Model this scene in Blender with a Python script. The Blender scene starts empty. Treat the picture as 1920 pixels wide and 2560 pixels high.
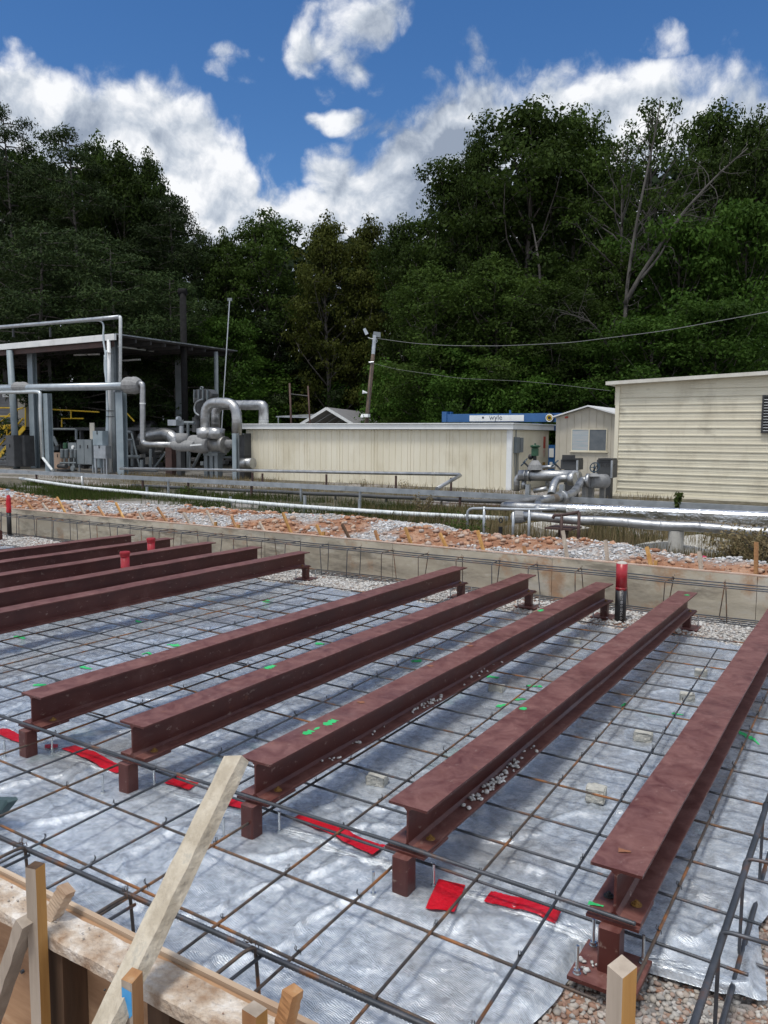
import bpy, math, random
import numpy as np
from mathutils import Vector, Matrix

# ------------------------------------------------------------------ camera
SC = bpy.context.scene
FPX, PCX, PCY = 1990.0, 960.0, 1280.0
CZ = 2.05
CAM = np.array([0.0, 0.0, CZ])
def _u(v): v = np.array(v, float); return v/np.linalg.norm(v)
_y = _u([2218-PCX, 1097-PCY, FPX]); _v2 = _u([-2234-PCX, 1068-PCY, FPX])
_z = _u(np.cross(_y, _v2))
if _z[1] > 0: _z = -_z
_x = np.cross(_y, _z)
RW = np.stack([_x, _y, _z])            # world = RW @ (right, down, forward)
RIGHT, UP, FWD = RW[:, 0], -RW[:, 1], RW[:, 2]
cd = bpy.data.cameras.new('camera'); cam = bpy.data.objects.new('camera', cd)
SC.collection.objects.link(cam); SC.camera = cam
cam.matrix_world = Matrix(((RIGHT[0], UP[0], -FWD[0], 0), (RIGHT[1], UP[1], -FWD[1], 0), (RIGHT[2], UP[2], -FWD[2], CZ), (0, 0, 0, 1)))
cd.sensor_fit = 'VERTICAL'; cd.sensor_height = 24.0; cd.lens = FPX/2560*24.0
cd.clip_start = 0.05; cd.clip_end = 3000

# ------------------------------------------------------------------ world sky
SUN_EL, SUN_AZ = math.radians(70), math.radians(-95)     # direction to the sun, azimuth measured from +X
sun_dir = Vector((math.cos(SUN_EL)*math.cos(SUN_AZ), math.cos(SUN_EL)*math.sin(SUN_AZ), math.sin(SUN_EL)))
wd = bpy.data.worlds.new('World'); SC.world = wd; wd.use_nodes = True
nt = wd.node_tree; nt.nodes.clear()
def N(t, **k):
    n = nt.nodes.new(t)
    for a, b in k.items(): setattr(n, a, b)
    return n
def L(a, b): nt.links.new(a, b)
def mth(op, a, b=None, c=None, clamp=False):
    n = N('ShaderNodeMath', operation=op); n.use_clamp = clamp
    for i, s in enumerate((a, b, c)):
        if s is None: continue
        if isinstance(s, (int, float)): n.inputs[i].default_value = s
        else: L(s, n.inputs[i])
    return n.outputs[0]
def mrange(x, a, b, c=0., d=1., smooth=True):
    n = N('ShaderNodeMapRange', interpolation_type='SMOOTHSTEP' if smooth else 'LINEAR')
    L(x, n.inputs[0])
    for i, v in enumerate((a, b, c, d)): n.inputs[1+i].default_value = v
    return n.outputs[0]
out = N('ShaderNodeOutputWorld'); bg = N('ShaderNodeBackground'); L(bg.outputs[0], out.inputs[0])
sky = N('ShaderNodeTexSky', sky_type='NISHITA'); sky.sun_disc = False
sky.sun_elevation = SUN_EL; sky.sun_rotation = math.pi/2 - SUN_AZ
sky.air_density = 1.0; sky.dust_density = 0.3; sky.ozone_density = 3.0
hs = N('ShaderNodeHueSaturation'); hs.inputs['Saturation'].default_value = 1.24; hs.inputs['Value'].default_value = 0.88
L(sky.outputs[0], hs.inputs['Color'])
skyb = N('ShaderNodeVectorMath', operation='SCALE'); tint = N('ShaderNodeVectorMath', operation='MULTIPLY'); tint.inputs[1].default_value = (.93, .97, 1.08); L(hs.outputs[0], tint.inputs[0]); L(tint.outputs[0], skyb.inputs[0]); skyb.inputs['Scale'].default_value = 0.084
tc = N('ShaderNodeTexCoord'); D = tc.outputs['Generated']
# cloud layer laid out over sky directions (fixed in the world)
wn = N('ShaderNodeTexNoise'); wn.inputs['Scale'].default_value = 9; wn.inputs['Detail'].default_value = 4
L(D, wn.inputs['Vector'])
ws = N('ShaderNodeVectorMath', operation='SUBTRACT'); L(wn.outputs['Color'], ws.inputs[0]); ws.inputs[1].default_value = (.5, .5, .5)
wm = N('ShaderNodeVectorMath', operation='SCALE'); L(ws.outputs[0], wm.inputs[0]); wm.inputs['Scale'].default_value = 0.055
wa = N('ShaderNodeVectorMath', operation='ADD'); L(D, wa.inputs[0]); L(wm.outputs[0], wa.inputs[1])
def dot(v):
    n = N('ShaderNodeVectorMath', operation='DOT_PRODUCT'); L(wa.outputs[0], n.inputs[0]); n.inputs[1].default_value = tuple(v)
    return n.outputs['Value']
ff = mth('MAXIMUM', dot(FWD), 0.08)
U = mth('DIVIDE', dot(RIGHT), ff); V = mth('DIVIDE', dot(UP), ff)
def px2u(x): return (x-PCX)/FPX
def px2v(y): return (PCY-y)/FPX
# skyline of the big cumulus bank: cloud top against direction
tops = [(-900,160),(-300,60),(0,105),(90,125),(170,185),(230,200),(300,195),(420,165),(475,195),(520,262),(560,300),(605,318),(625,370),(650,428),(700,438),(760,428),(850,390),(940,345),(1000,285),(1060,235),(1110,195),(1160,175),(1230,185),(1310,192),(1400,150),(1480,150),(1600,158),(1690,190),(1760,215),(1840,200),(1920,190),(2300,150),(2900,250)]
fc = N('ShaderNodeFloatCurve'); cv = fc.mapping.curves[0]
u0, u1 = px2u(-900), px2u(2900)
def yn(y): return (px2v(y)+0.2)/1.2
while len(cv.points) > 2: cv.points.remove(cv.points[0])
cv.points[0].location = ((px2u(tops[0][0])-u0)/(u1-u0), yn(tops[0][1])); cv.points[1].location = (1, yn(tops[-1][1]))
for a, b in tops[1:-1]: cv.points.new((px2u(a)-u0)/(u1-u0), yn(b))
fc.mapping.update()
L(mth('DIVIDE', mth('SUBTRACT', U, u0), u1-u0, clamp=True), fc.inputs['Value'])
topv = mth('SUBTRACT', mth('MULTIPLY', fc.outputs[0], 1.2), 0.2)
F = mth('MULTIPLY', mth('ADD', mth('SUBTRACT', topv, V), .009), 26.0)
F = mth('MINIMUM', F, 4.0)
def blob(x, y, rx, ry, k=1.0):
    a = mth('MULTIPLY', mth('SUBTRACT', U, px2u(x)), FPX/rx); b = mth('MULTIPLY', mth('SUBTRACT', V, px2v(y)), FPX/ry)
    return mth('MULTIPLY', mth('SUBTRACT', 1.0, mth('ADD', mth('MULTIPLY', a, a), mth('MULTIPLY', b, b))), k)
for B in [(875,35,140,95,1.0),(790,110,85,80,1.1),(850,165,70,70,.8),(820,215,35,40,.5),(840,300,85,32,.8),(905,325,55,34,.6),(960,350,50,50,.8),
          (1630,112,44,30,.35),(1662,98,46,36,.4),(1645,122,62,22,.35),(1195,112,22,34,.15),(1190,152,22,30,.3),(1095,195,40,22,.25),(545,132,90,16,.12),(510,168,50,16,.08),(600,205,24,18,.1),(1340,195,60,50,.5),(940,220,30,15,.1)]:
    F = mth('MAXIMUM', F, blob(*B))
def fbm(vec, sc, det, rough=.55):
    n = N('ShaderNodeTexNoise'); n.inputs['Scale'].default_value = sc; n.inputs['Detail'].default_value = det; n.inputs['Roughness'].default_value = rough
    L(vec, n.inputs['Vector']); return n.outputs['Fac']
def offs(k):
    s_ = N('ShaderNodeVectorMath', operation='ADD'); L(wa.outputs[0], s_.inputs[0]); s_.inputs[1].default_value = tuple(k*(0.9*UP - 0.35*RIGHT)); return s_.outputs[0]
def billow(vec, sc, det): return mth('ABSOLUTE', mth('SUBTRACT', fbm(vec, sc, det, .5), .5))
n1 = fbm(wa.outputs[0], 16, 8, .62)
b1 = billow(wa.outputs[0], 8, 2); b2 = billow(wa.outputs[0], 22, 2)
puff = mth('ADD', b1, mth('MULTIPLY', b2, .6))
F2 = mth('ADD', F, mth('ADD', mth('MULTIPLY', mth('SUBTRACT', n1, .5), 2.8), mth('MULTIPLY', mth('SUBTRACT', puff, .13), 3.2)))
alpha = mrange(F2, -.05, 1.05)
big = fbm(D, 4.3, 4, .5)
o1 = offs(.022)
relief = mth('ADD', mth('MULTIPLY', mth('SUBTRACT', b1, billow(o1, 8, 2)), 4.0), mth('MULTIPLY', mth('SUBTRACT', n1, fbm(offs(.010), 16, 6, .6)), 2.4))
rim = mrange(F2, 0.1, 2.6, .30, 0.0)
br = mth('ADD', mth('ADD', mth('ADD', .45, relief), rim), mth('MULTIPLY', mth('SUBTRACT', big, .47), 2.4), clamp=True)
cr = N('ShaderNodeValToRGB'); L(br, cr.inputs[0])
e = cr.color_ramp.elements; e[0].position = 0; e[0].color = (.21, .25, .32, 1); e[1].position = .95; e[1].color = (.66, .67, .69, 1)
m_ = e.new(.45); m_.color = (.39, .43, .49, 1)
mx = N('ShaderNodeMix', data_type='RGBA'); L(alpha, mx.inputs[0]); L(skyb.outputs[0], mx.inputs[6]); L(cr.outputs[0], mx.inputs[7])
# unseen broken cloud overhead and behind the viewer, added to raise ambient light
dd = N('ShaderNodeVectorMath', operation='DOT_PRODUCT'); L(D, dd.inputs[0]); dd.inputs[1].default_value = tuple(FWD)
a2 = mth('MULTIPLY', mrange(dd.outputs['Value'], .62, .30), mrange(fbm(D, 3.2, 4, .55), .36, .52))
cl2 = N('ShaderNodeValToRGB'); L(fbm(D, 5, 4, .6), cl2.inputs[0]); e = cl2.color_ramp.elements; e[0].position = .35; e[0].color = (.42, .46, .52, 1); e[1].position = .62; e[1].color = (.86, .87, .88, 1)
mx2 = N('ShaderNodeMix', data_type='RGBA'); L(a2, mx2.inputs[0]); L(mx.outputs[2], mx2.inputs[6]); L(cl2.outputs[0], mx2.inputs[7])
L(mx2.outputs[2], bg.inputs[0]); bg.inputs[1].default_value = 1.0

# ------------------------------------------------------------------ sun, exposure
sl = bpy.data.lights.new('sun', 'SUN'); sl.energy = 1.7; sl.angle = math.radians(12.0); sl.color = (1.0, .945, .86)
so = bpy.data.objects.new('sun', sl); SC.collection.objects.link(so)
so.rotation_euler = (-sun_dir).to_track_quat('-Z', 'Y').to_euler()
SC.view_settings.view_transform = 'Standard'; SC.view_settings.look = 'None'
SC.view_settings.exposure = 0.55; SC.view_settings.gamma = 1.0; SC.view_settings.use_curve_mapping = False
SC.cycles.max_bounces = 6; SC.cycles.transparent_max_bounces = 8

# ------------------------------------------------------------------ geometry helpers
COL = SC.collection
def ray(px, py): return RW @ np.array([px-PCX, py-PCY, FPX])
def atz(px, py, z): d = ray(px, py); return CAM + d*((z-CZ)/d[2])
def aty(px, py, y): d = ray(px, py); return CAM + d*(y/d[1])
def atx(px, py, x): d = ray(px, py); return CAM + d*(x/d[0])
def atd(px, py, dist): return CAM + ray(px, py)*(dist/FPX)

def tag(o, label=None, cat=None, group=None, kind=None):
    if label: o['label'] = label
    if cat: o['category'] = cat
    if group: o['group'] = group
    if kind: o['kind'] = kind
    return o
def empty(name, loc, label=None, cat=None, group=None, kind=None):
    o = bpy.data.objects.new(name, None); COL.objects.link(o); o.location = tuple(map(float, loc)); o.empty_display_size = .1
    return tag(o, label, cat, group, kind)
def mesh_obj(name, V_, F_, mats, parent=None, smooth=False, mi=None, origin=None):
    V_ = np.asarray(V_, float).reshape(-1, 3)
    if parent is not None: org = np.array(WORG.get(parent.name, (0, 0, 0)), float)
    elif origin is not None: org = np.array(origin, float)
    else: org = np.array([V_[:, 0].mean(), V_[:, 1].mean(), V_[:, 2].min()])
    me = bpy.data.meshes.new(name)
    if isinstance(F_, np.ndarray):
        n, k = F_.shape
        me.vertices.add(len(V_)); me.vertices.foreach_set('co', (V_-org).ravel().astype(np.float32))
        me.loops.add(n*k); me.loops.foreach_set('vertex_index', F_.ravel().astype(np.int32))
        me.polygons.add(n); me.polygons.foreach_set('loop_start', np.arange(0, n*k, k, dtype=np.int32))
        me.update(calc_edges=True)
    else:
        me.from_pydata([tuple(p) for p in (V_-org)], [], F_)
    if not isinstance(mats, (list, tuple)): mats = [mats]
    for m in mats: me.materials.append(m)
    if mi is not None: me.polygons.foreach_set('material_index', np.array(mi, dtype=np.int32))
    if smooth: me.polygons.foreach_set('use_smooth', np.array([p.loop_total <= 4 for p in me.polygons], dtype=bool) if not isinstance(F_, np.ndarray) else np.ones(len(me.polygons), dtype=bool))
    o = bpy.data.objects.new(name, me); COL.objects.link(o)
    if parent is not None:
        o.parent = parent; WORG[o.name] = org
    else:
        o.location = tuple(org); WORG[o.name] = org
    return o
WORG = {}
def thing(name, loc, label, cat, group=None):
    e_ = empty(name, loc, label, cat, group); WORG[e_.name] = np.array(loc, float); return e_

class MB:
    def __init__(s): s.v = []; s.f = []; s.mi = []; s.cur = 0; s.sm = False
    def add(s, vs, fs):
        b = len(s.v); s.v += [tuple(map(float, p)) for p in vs]
        for f in fs: s.f.append(tuple(i+b for i in f)); s.mi.append(s.cur)
        return s
    def box(s, a, b):
        x0, y0, z0 = [min(p, q) for p, q in zip(a, b)]; x1, y1, z1 = [max(p, q) for p, q in zip(a, b)]
        return s.add([(x0,y0,z0),(x1,y0,z0),(x1,y1,z0),(x0,y1,z0),(x0,y0,z1),(x1,y0,z1),(x1,y1,z1),(x0,y1,z1)],
                     [(0,3,2,1),(4,5,6,7),(0,1,5,4),(1,2,6,5),(2,3,7,6),(3,0,4,7)])
    def beamb(s, p, q, w, h, up=(0,0,1), jit=0):
        """rectangular bar from p to q, width w (sideways), height h (along up)"""
        p = np.array(p, float); q = np.array(q, float); d = _u(q-p); up = np.array(up, float)
        sd = np.cross(d, up)
        if np.linalg.norm(sd) < 1e-4: sd = np.cross(d, (1, 0, 0))
        sd = _u(sd); u2 = np.cross(sd, d)
        vs = []
        for c in (p, q):
            for a, b in ((-1,-1),(1,-1),(1,1),(-1,1)): vs.append(c + sd*a*w/2 + u2*b*h/2)
        return s.add(vs, [(0,3,2,1),(4,5,6,7),(0,1,5,4),(1,2,6,5),(2,3,7,6),(3,0,4,7)])
    def tube(s, pts, r, seg=8, caps=True, closed=False):
        pts = [np.array(p, float) for p in pts]; n = len(pts)
        rs = list(r) if hasattr(r, '__len__') else [r]*n
        vs = []; prev = None
        for i, p in enumerate(pts):
            if closed: d = pts[(i+1) % n]-pts[i-1]
            elif i == 0: d = pts[1]-pts[0]
            elif i == n-1: d = pts[-1]-pts[-2]
            else: d = _u(pts[i+1]-p)+_u(p-pts[i-1])
            if np.linalg.norm(d) < 1e-9: d = np.array([0, 0, 1.])
            d = _u(d)
            if prev is None:
                a = np.cross(d, (0, 0, 1)); 
                if np.linalg.norm(a) < .1: a = np.cross(d, (1, 0, 0))
            else: a = prev - d*np.dot(prev, d)
            a = _u(a); prev = a; b = np.cross(d, a)
            k = 1.0
            for j in range(seg):
                t = 2*math.pi*j/seg; vs.append(p + (a*math.cos(t)+b*math.sin(t))*rs[i])
        fs = []
        m = n if closed else n-1
        for i in range(m):
            for j in range(seg):
                i2 = (i+1) % n; j2 = (j+1) % seg
                fs.append((i*seg+j, i*seg+j2, i2*seg+j2, i2*seg+j))
        if caps and not closed:
            fs.append(tuple(range(seg))[::-1]); fs.append(tuple((n-1)*seg+j for j in range(seg)))
        return s.add(vs, fs)
    def prism(s, poly, d):
        """extrude polygon (list of 3d pts) by vector d"""
        n = len(poly); d = np.array(d, float); vs = [np.array(p, float) for p in poly]; vs += [v+d for v in vs]
        fs = [tuple(range(n))[::-1], tuple(range(n, 2*n))] + [(i, (i+1) % n, n+(i+1) % n, n+i) for i in range(n)]
        return s.add(vs, fs)
    def sphere(s, c, r, seg=10, rings=6, sc=(1,1,1)):
        vs = []; fs = []
        for i in range(rings+1):
            t = math.pi*i/rings
            for j in range(seg):
                a = 2*math.pi*j/seg; vs.append((c[0]+r*sc[0]*math.sin(t)*math.cos(a), c[1]+r*sc[1]*math.sin(t)*math.sin(a), c[2]+r*sc[2]*math.cos(t)))
        for i in range(rings):
            for j in range(seg): fs.append((i*seg+j, (i+1)*seg+j, (i+1)*seg+(j+1) % seg, i*seg+(j+1) % seg))
        return s.add(vs, fs)
    def build(s, name, mats, parent=None, smooth=False, label=None, cat=None, group=None, kind=None, origin=None):
        o = mesh_obj(name, s.v, s.f, mats, parent, smooth, s.mi if isinstance(mats, (list, tuple)) and len(mats) > 1 else None, origin)
        return tag(o, label, cat, group, kind)
def arc(c, a, b, r, t0, t1, n=8):
    """points on a circle about c spanned by unit vectors a,b"""
    c, a, b = map(lambda q: np.array(q, float), (c, a, b))
    return [c + r*(a*math.cos(t)+b*math.sin(t)) for t in np.linspace(t0, t1, n)]
def elbowed(pts, r, n=6):
    """polyline with rounded corners of radius r"""
    pts = [np.array(p, float) for p in pts]; o = [pts[0]]
    for i in range(1, len(pts)-1):
        a, p, b = pts[i-1], pts[i], pts[i+1]; d1 = _u(a-p); d2 = _u(b-p)
        rr = min(r, .49*np.linalg.norm(a-p), .49*np.linalg.norm(b-p))
        for t in np.linspace(0, 1, n): o.append((1-t)**2*(p+d1*rr) + 2*t*(1-t)*p + t*t*(p+d2*rr))
    o.append(pts[-1]); return o

# numpy value noise
def _h(ix, iy, s):
    n = (ix.astype(np.int64)*374761393 + iy.astype(np.int64)*668265263 + s*1442695041) & 0x7fffffff
    n = (n ^ (n >> 13))*1274126177 & 0x7fffffff
    return ((n ^ (n >> 16)) & 0xffff)/65535.0
def vnoise(x, y, s=0):
    x = np.asarray(x, float); y = np.asarray(y, float)
    ix = np.floor(x); iy = np.floor(y); fx = x-ix; fy = y-iy; fx = fx*fx*(3-2*fx); fy = fy*fy*(3-2*fy)
    a = _h(ix, iy, s); b = _h(ix+1, iy, s); c = _h(ix, iy+1, s); d = _h(ix+1, iy+1, s)
    return (a*(1-fx)+b*fx)*(1-fy)+(c*(1-fx)+d*fx)*fy
def fbmn(x, y, oct=4, s=0, g=.5):
    r = 0; a = 1; t = 0
    for i in range(oct): r = r + a*vnoise(x*2**i+i*17.3, y*2**i+i*9.1, s+i); t += a; a *= g
    return r/t
def sstep(a, b, x):
    t = np.clip((np.asarray(x, float)-a)/(b-a), 0, 1); return t*t*(3-2*t)

# ------------------------------------------------------------------ materials
def newmat(name):
    m = bpy.data.materials.new(name); m.use_nodes = True
    return m, m.node_tree, m.node_tree.nodes['Principled BSDF']
def mat(name, c1, c2=None, scale=5, rough=.6, metal=0., bump=0., bscale=None, detail=6, c3=None, lo=.35, hi=.65, spec=.5, coords='pos', stretch=None, rvar=0., objvar=0., coat=0.):
    m, t, b = newmat(name); nn = t.nodes; ll = t.links
    b.inputs['Roughness'].default_value = rough; b.inputs['Metallic'].default_value = metal
    b.inputs['Specular IOR Level'].default_value = spec
    if coat: b.inputs['Coat Weight'].default_value = coat; b.inputs['Coat Roughness'].default_value = .15
    if coords == 'pos': src = nn.new('ShaderNodeNewGeometry').outputs['Position']
    else: src = nn.new('ShaderNodeTexCoord').outputs['Object']
    if stretch:
        mp = nn.new('ShaderNodeMapping'); mp.inputs['Scale'].default_value = stretch; ll.new(src, mp.inputs['Vector']); src = mp.outputs[0]
    if objvar:
        oi = nn.new('ShaderNodeObjectInfo'); va = nn.new('ShaderNodeVectorMath'); va.operation = 'ADD'
        ll.new(src, va.inputs[0]); 
        sc_ = nn.new('ShaderNodeMath'); sc_.operation = 'MULTIPLY'; sc_.inputs[1].default_value = 37.; ll.new(oi.outputs['Random'], sc_.inputs[0])
        ll.new(sc_.outputs[0], va.inputs[1]); src = va.outputs[0]
    n = nn.new('ShaderNodeTexNoise'); n.inputs['Scale'].default_value = scale; n.inputs['Detail'].default_value = detail; n.inputs['Roughness'].default_value = .6
    ll.new(src, n.inputs['Vector'])
    r = nn.new('ShaderNodeValToRGB'); ll.new(n.outputs['Fac'], r.inputs[0]); e = r.color_ramp.elements
    e[0].position = lo; e[0].color = (*c1, 1); e[1].position = hi; e[1].color = (*(c2 or c1), 1)
    if c3: q = e.new(min(.99, hi+.12)); q.color = (*c3, 1)
    col = r.outputs[0]
    if objvar:
        hv = nn.new('ShaderNodeHueSaturation'); mr = nn.new('ShaderNodeMapRange'); ll.new(oi.outputs['Random'], mr.inputs[0])
        mr.inputs[3].default_value = 1-objvar; mr.inputs[4].default_value = 1+objvar; ll.new(mr.outputs[0], hv.inputs['Value']); ll.new(col, hv.inputs['Color']); col = hv.outputs[0]
    ll.new(col, b.inputs['Base Color'])
    if rvar:
        mr2 = nn.new('ShaderNodeMapRange'); ll.new(n.outputs['Fac'], mr2.inputs[0]); mr2.inputs[1].default_value = .3; mr2.inputs[2].default_value = .7
        mr2.inputs[3].default_value = max(0, rough-rvar); mr2.inputs[4].default_value = min(1, rough+rvar); ll.new(mr2.outputs[0], b.inputs['Roughness'])
    if bump:
        n2 = nn.new('ShaderNodeTexNoise'); n2.inputs['Scale'].default_value = bscale or scale*3; n2.inputs['Detail'].default_value = 5; ll.new(src, n2.inputs['Vector'])
        bp = nn.new('ShaderNodeBump'); bp.inputs['Strength'].default_value = bump; bp.inputs['Distance'].default_value = .02
        ll.new(n2.outputs['Fac'], bp.inputs['Height']); ll.new(bp.outputs[0], b.inputs['Normal'])
    return m
M = {}
M['red_steel'] = mat('red_oxide_primer', (.062,.013,.011), (.092,.024,.019), scale=2.6, rough=.45, rvar=.14, c3=(.135,.06,.052), lo=.36, hi=.60, bump=.05, bscale=30, detail=9)
M['rust'] = mat('rusty_rebar', (.055,.05,.05), (.11,.08,.062), scale=7, rough=.6, metal=.35, c3=(.30,.13,.05), lo=.38, hi=.52, bump=.1, bscale=120, coords='pos')
M['rebar'] = mat('rebar_steel', (.06,.068,.08), (.095,.10,.115), scale=6, rough=.5, metal=.5, c3=(.20,.09,.04), lo=.42, hi=.56)
M['wire'] = mat('tie_wire', (.02,.02,.022), rough=.5, metal=.6)
M['galv'] = mat('galvanised_steel', (.36,.39,.42), (.47,.50,.53), scale=4, rough=.42, metal=.75, rvar=.1)
M['zinc'] = mat('zinc_bolt', (.55,.58,.6), rough=.25, metal=.9)
M['alu'] = mat('aluminium_jacket', (.32,.33,.34), (.48,.49,.50), scale=3, rough=.42, metal=.93, bump=.3, bscale=14, rvar=.08)
M['alu_dull'] = mat('dull_jacket', (.22,.22,.22), (.33,.33,.32), scale=4, rough=.5, metal=.7, bump=.2, bscale=9)
M['cloth'] = mat('insulation_blanket', (.20,.205,.21), (.27,.275,.28), scale=5, rough=.75, bump=.9, bscale=11)
M['grey_paint'] = mat('grey_paint', (.13,.155,.17), (.18,.205,.22), scale=2, rough=.5)
M['blue_grey'] = mat('light_blue_grey_paint', (.21,.265,.30), (.27,.325,.36), scale=2, rough=.5)
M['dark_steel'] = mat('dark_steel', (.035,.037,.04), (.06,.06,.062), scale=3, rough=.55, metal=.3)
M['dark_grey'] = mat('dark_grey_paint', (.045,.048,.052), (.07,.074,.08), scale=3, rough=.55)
M['brown_steel'] = mat('brown_steel', (.05,.028,.025), (.08,.04,.033), scale=3, rough=.65)
M['white_paint'] = mat('white_paint', (.70,.73,.74), (.80,.82,.82), scale=1.3, rough=.5)
M['white_pipe'] = mat('white_pipe', (.55,.6,.62), (.74,.77,.78), scale=6, rough=.45)
M['yellow'] = mat('yellow_paint', (.55,.36,.02), (.62,.42,.03), scale=3, rough=.5)
M['cream'] = mat('cream_metal_siding', (.68,.635,.50), (.75,.71,.585), scale=.8, rough=.5, stretch=(1,1,.35), detail=4)
M['cream2'] = mat('weathered_cream_siding', (.62,.58,.46), (.69,.655,.53), scale=1.2, rough=.55, c3=(.42,.39,.31), hi=.6, stretch=(.6,.6,1.5))
M['beige'] = mat('beige_siding', (.47,.44,.37), (.53,.50,.43), scale=1.5, rough=.55)
M['glass'] = mat('window_glass', (.16,.22,.27), (.22,.30,.36), scale=2, rough=.12, spec=.8)
M['glass_dark'] = mat('dark_window_glass', (.05,.06,.075), rough=.12, spec=.8)
M['blue'] = mat('blue_crane_paint', (.02,.095,.26), (.03,.12,.31), scale=2, rough=.4)
M['black'] = mat('black_plastic', (.012,.012,.014), rough=.4)
M['red_pvc'] = mat('red_pipe', (.27,.01,.018), (.36,.018,.028), scale=6, rough=.35)
M['red_tape'] = mat('red_tape', (.42,.004,.014), (.54,.008,.022), scale=8, rough=.3, bump=.5, bscale=40)
M['green_paint'] = mat('green_marking_paint', (.02,.40,.11), (.05,.52,.18), scale=9, rough=.6)
M['orange_paint'] = mat('orange_marking_paint', (.24,.10,.05), rough=.7)
M['green_valve'] = mat('green_enamel', (.02,.075,.04), (.03,.1,.05), scale=6, rough=.4)
M['concrete'] = mat('concrete', (.40,.39,.36), (.50,.49,.45), scale=6, rough=.85, bump=.4, bscale=60)
M['brick'] = mat('concrete_brick', (.42,.42,.39), (.55,.55,.51), scale=14, rough=.9, bump=.9, bscale=70)
M['blue_wheel'] = mat('dark_blue_enamel', (.01,.035,.06), rough=.4)
M['roof_metal'] = mat('grey_sheet_roof', (.26,.26,.28), (.36,.36,.38), scale=2, rough=.5, metal=.3, stretch=(1,3,1))
M['white_text'] = mat('white_print', (.8,.8,.8), rough=.6)
M['text_grey'] = mat('grey_print', (.09,.10,.12), rough=.6)
M['pole'] = mat('weathered_pole_wood', (.065,.045,.036), (.13,.095,.075), scale=4, rough=.85, stretch=(3,3,.4))
M['tan'] = mat('tan_paint', (.42,.30,.22), rough=.6)
M['orange_rust'] = mat('orange_steel', (.35,.10,.03), rough=.7)
def woodmat(name, c1, c2, c3, axis='z', sc=14, bump=.3, end=None):
    m = mat(name, c1, c2, scale=sc, rough=.8, c3=c3, lo=.35, hi=.6, bump=bump, bscale=sc*1.3, coords='obj', stretch={'x': (.08,1,1), 'y': (1,.08,1), 'z': (1,1,.08)}[axis], objvar=.18)
    return m
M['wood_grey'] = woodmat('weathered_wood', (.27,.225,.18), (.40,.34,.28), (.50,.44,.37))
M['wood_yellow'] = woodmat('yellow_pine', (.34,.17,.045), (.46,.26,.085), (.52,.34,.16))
M['wood_orange'] = woodmat('orange_stained_wood', (.27,.125,.05), (.38,.20,.085), (.44,.30,.18))
M['wood_dark'] = woodmat('dark_wet_wood', (.05,.028,.015), (.10,.055,.03), (.15,.09,.05))
M['wood_x'] = woodmat('form_timber', (.30,.19,.12), (.47,.36,.26), (.60,.52,.43), axis='x')
M['wood_splash'] = mat('splashed_form_timber', (.30,.20,.13), (.50,.42,.34), scale=9, rough=.85, c3=(.68,.64,.59), lo=.36, hi=.52, bump=.7, bscale=50)
M['plywood'] = mat('plywood', (.27,.15,.08), (.42,.26,.15), scale=5, rough=.75, c3=(.52,.38,.25), stretch=(.5,1,3), bump=.1)
M['blue_spray'] = mat('blue_spray_paint', (.04,.28,.62), (.08,.36,.70), scale=20, rough=.6)
M['copper_wood'] = M['wood_orange']
def stain(m, scale, c, lo, hi, stretch, amt=1.0):
    t = m.node_tree; b = t.nodes['Principled BSDF']; src = b.inputs['Base Color'].links[0].from_socket
    g = t.nodes.new('ShaderNodeNewGeometry'); mp = t.nodes.new('ShaderNodeMapping'); mp.inputs['Scale'].default_value = stretch; t.links.new(g.outputs['Position'], mp.inputs['Vector'])
    n = t.nodes.new('ShaderNodeTexNoise'); n.inputs['Scale'].default_value = scale; n.inputs['Detail'].default_value = 7; n.inputs['Roughness'].default_value = .65; t.links.new(mp.outputs[0], n.inputs['Vector'])
    mr = t.nodes.new('ShaderNodeMapRange'); mr.inputs[1].default_value = lo; mr.inputs[2].default_value = hi; mr.inputs[4].default_value = amt; t.links.new(n.outputs['Fac'], mr.inputs[0])
    mi = t.nodes.new('ShaderNodeMix'); mi.data_type = 'RGBA'; t.links.new(mr.outputs[0], mi.inputs[0]); t.links.new(src, mi.inputs[6]); mi.inputs[7].default_value = (*c, 1); t.links.new(mi.outputs[2], b.inputs['Base Color'])
stain(M['red_steel'], 8, (.16,.09,.08), .58, .72, (1,.35,1), .5); stain(M['red_steel'], 30, (.34,.26,.22), .62, .70, (1,.5,1), .6); stain(M['red_steel'], 12, (.18,.07,.03), .64, .72, (1,.7,1), .6); stain(M['red_steel'], 2.2, (.05,.014,.014), .60, .72, (1,.5,1), .6)
stain(M['cream'], 3.2, (.40,.31,.19), .64, .84, (1,1,.12), .12); stain(M['cream'], .9, (.50,.44,.31), .52, .70, (1,1,.6), .5)
stain(M['cream2'], 3.0, (.20,.19,.15), .66, .82, (1,1,.14), .4); stain(M['cream2'], 1.2, (.40,.36,.27), .5, .7, (1,1,.5), .5)
stain(M['beige'], 3.0, (.28,.25,.20), .6, .8, (1,1,.12), .6); stain(M['white_paint'], 2.0, (.42,.42,.40), .56, .75, (1,1,.5), .5)
stain(M['galv'], 5, (.16,.13,.11), .6, .74, (1,1,1), .6); stain(M['alu'], 4, (.20,.18,.16), .6, .76, (1,1,1), .5); stain(M['grey_paint'], 4, (.10,.10,.09), .58, .74, (1,1,.4), .6); stain(M['blue_grey'], 4, (.18,.20,.20), .58, .74, (1,1,.3), .6)

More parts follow.
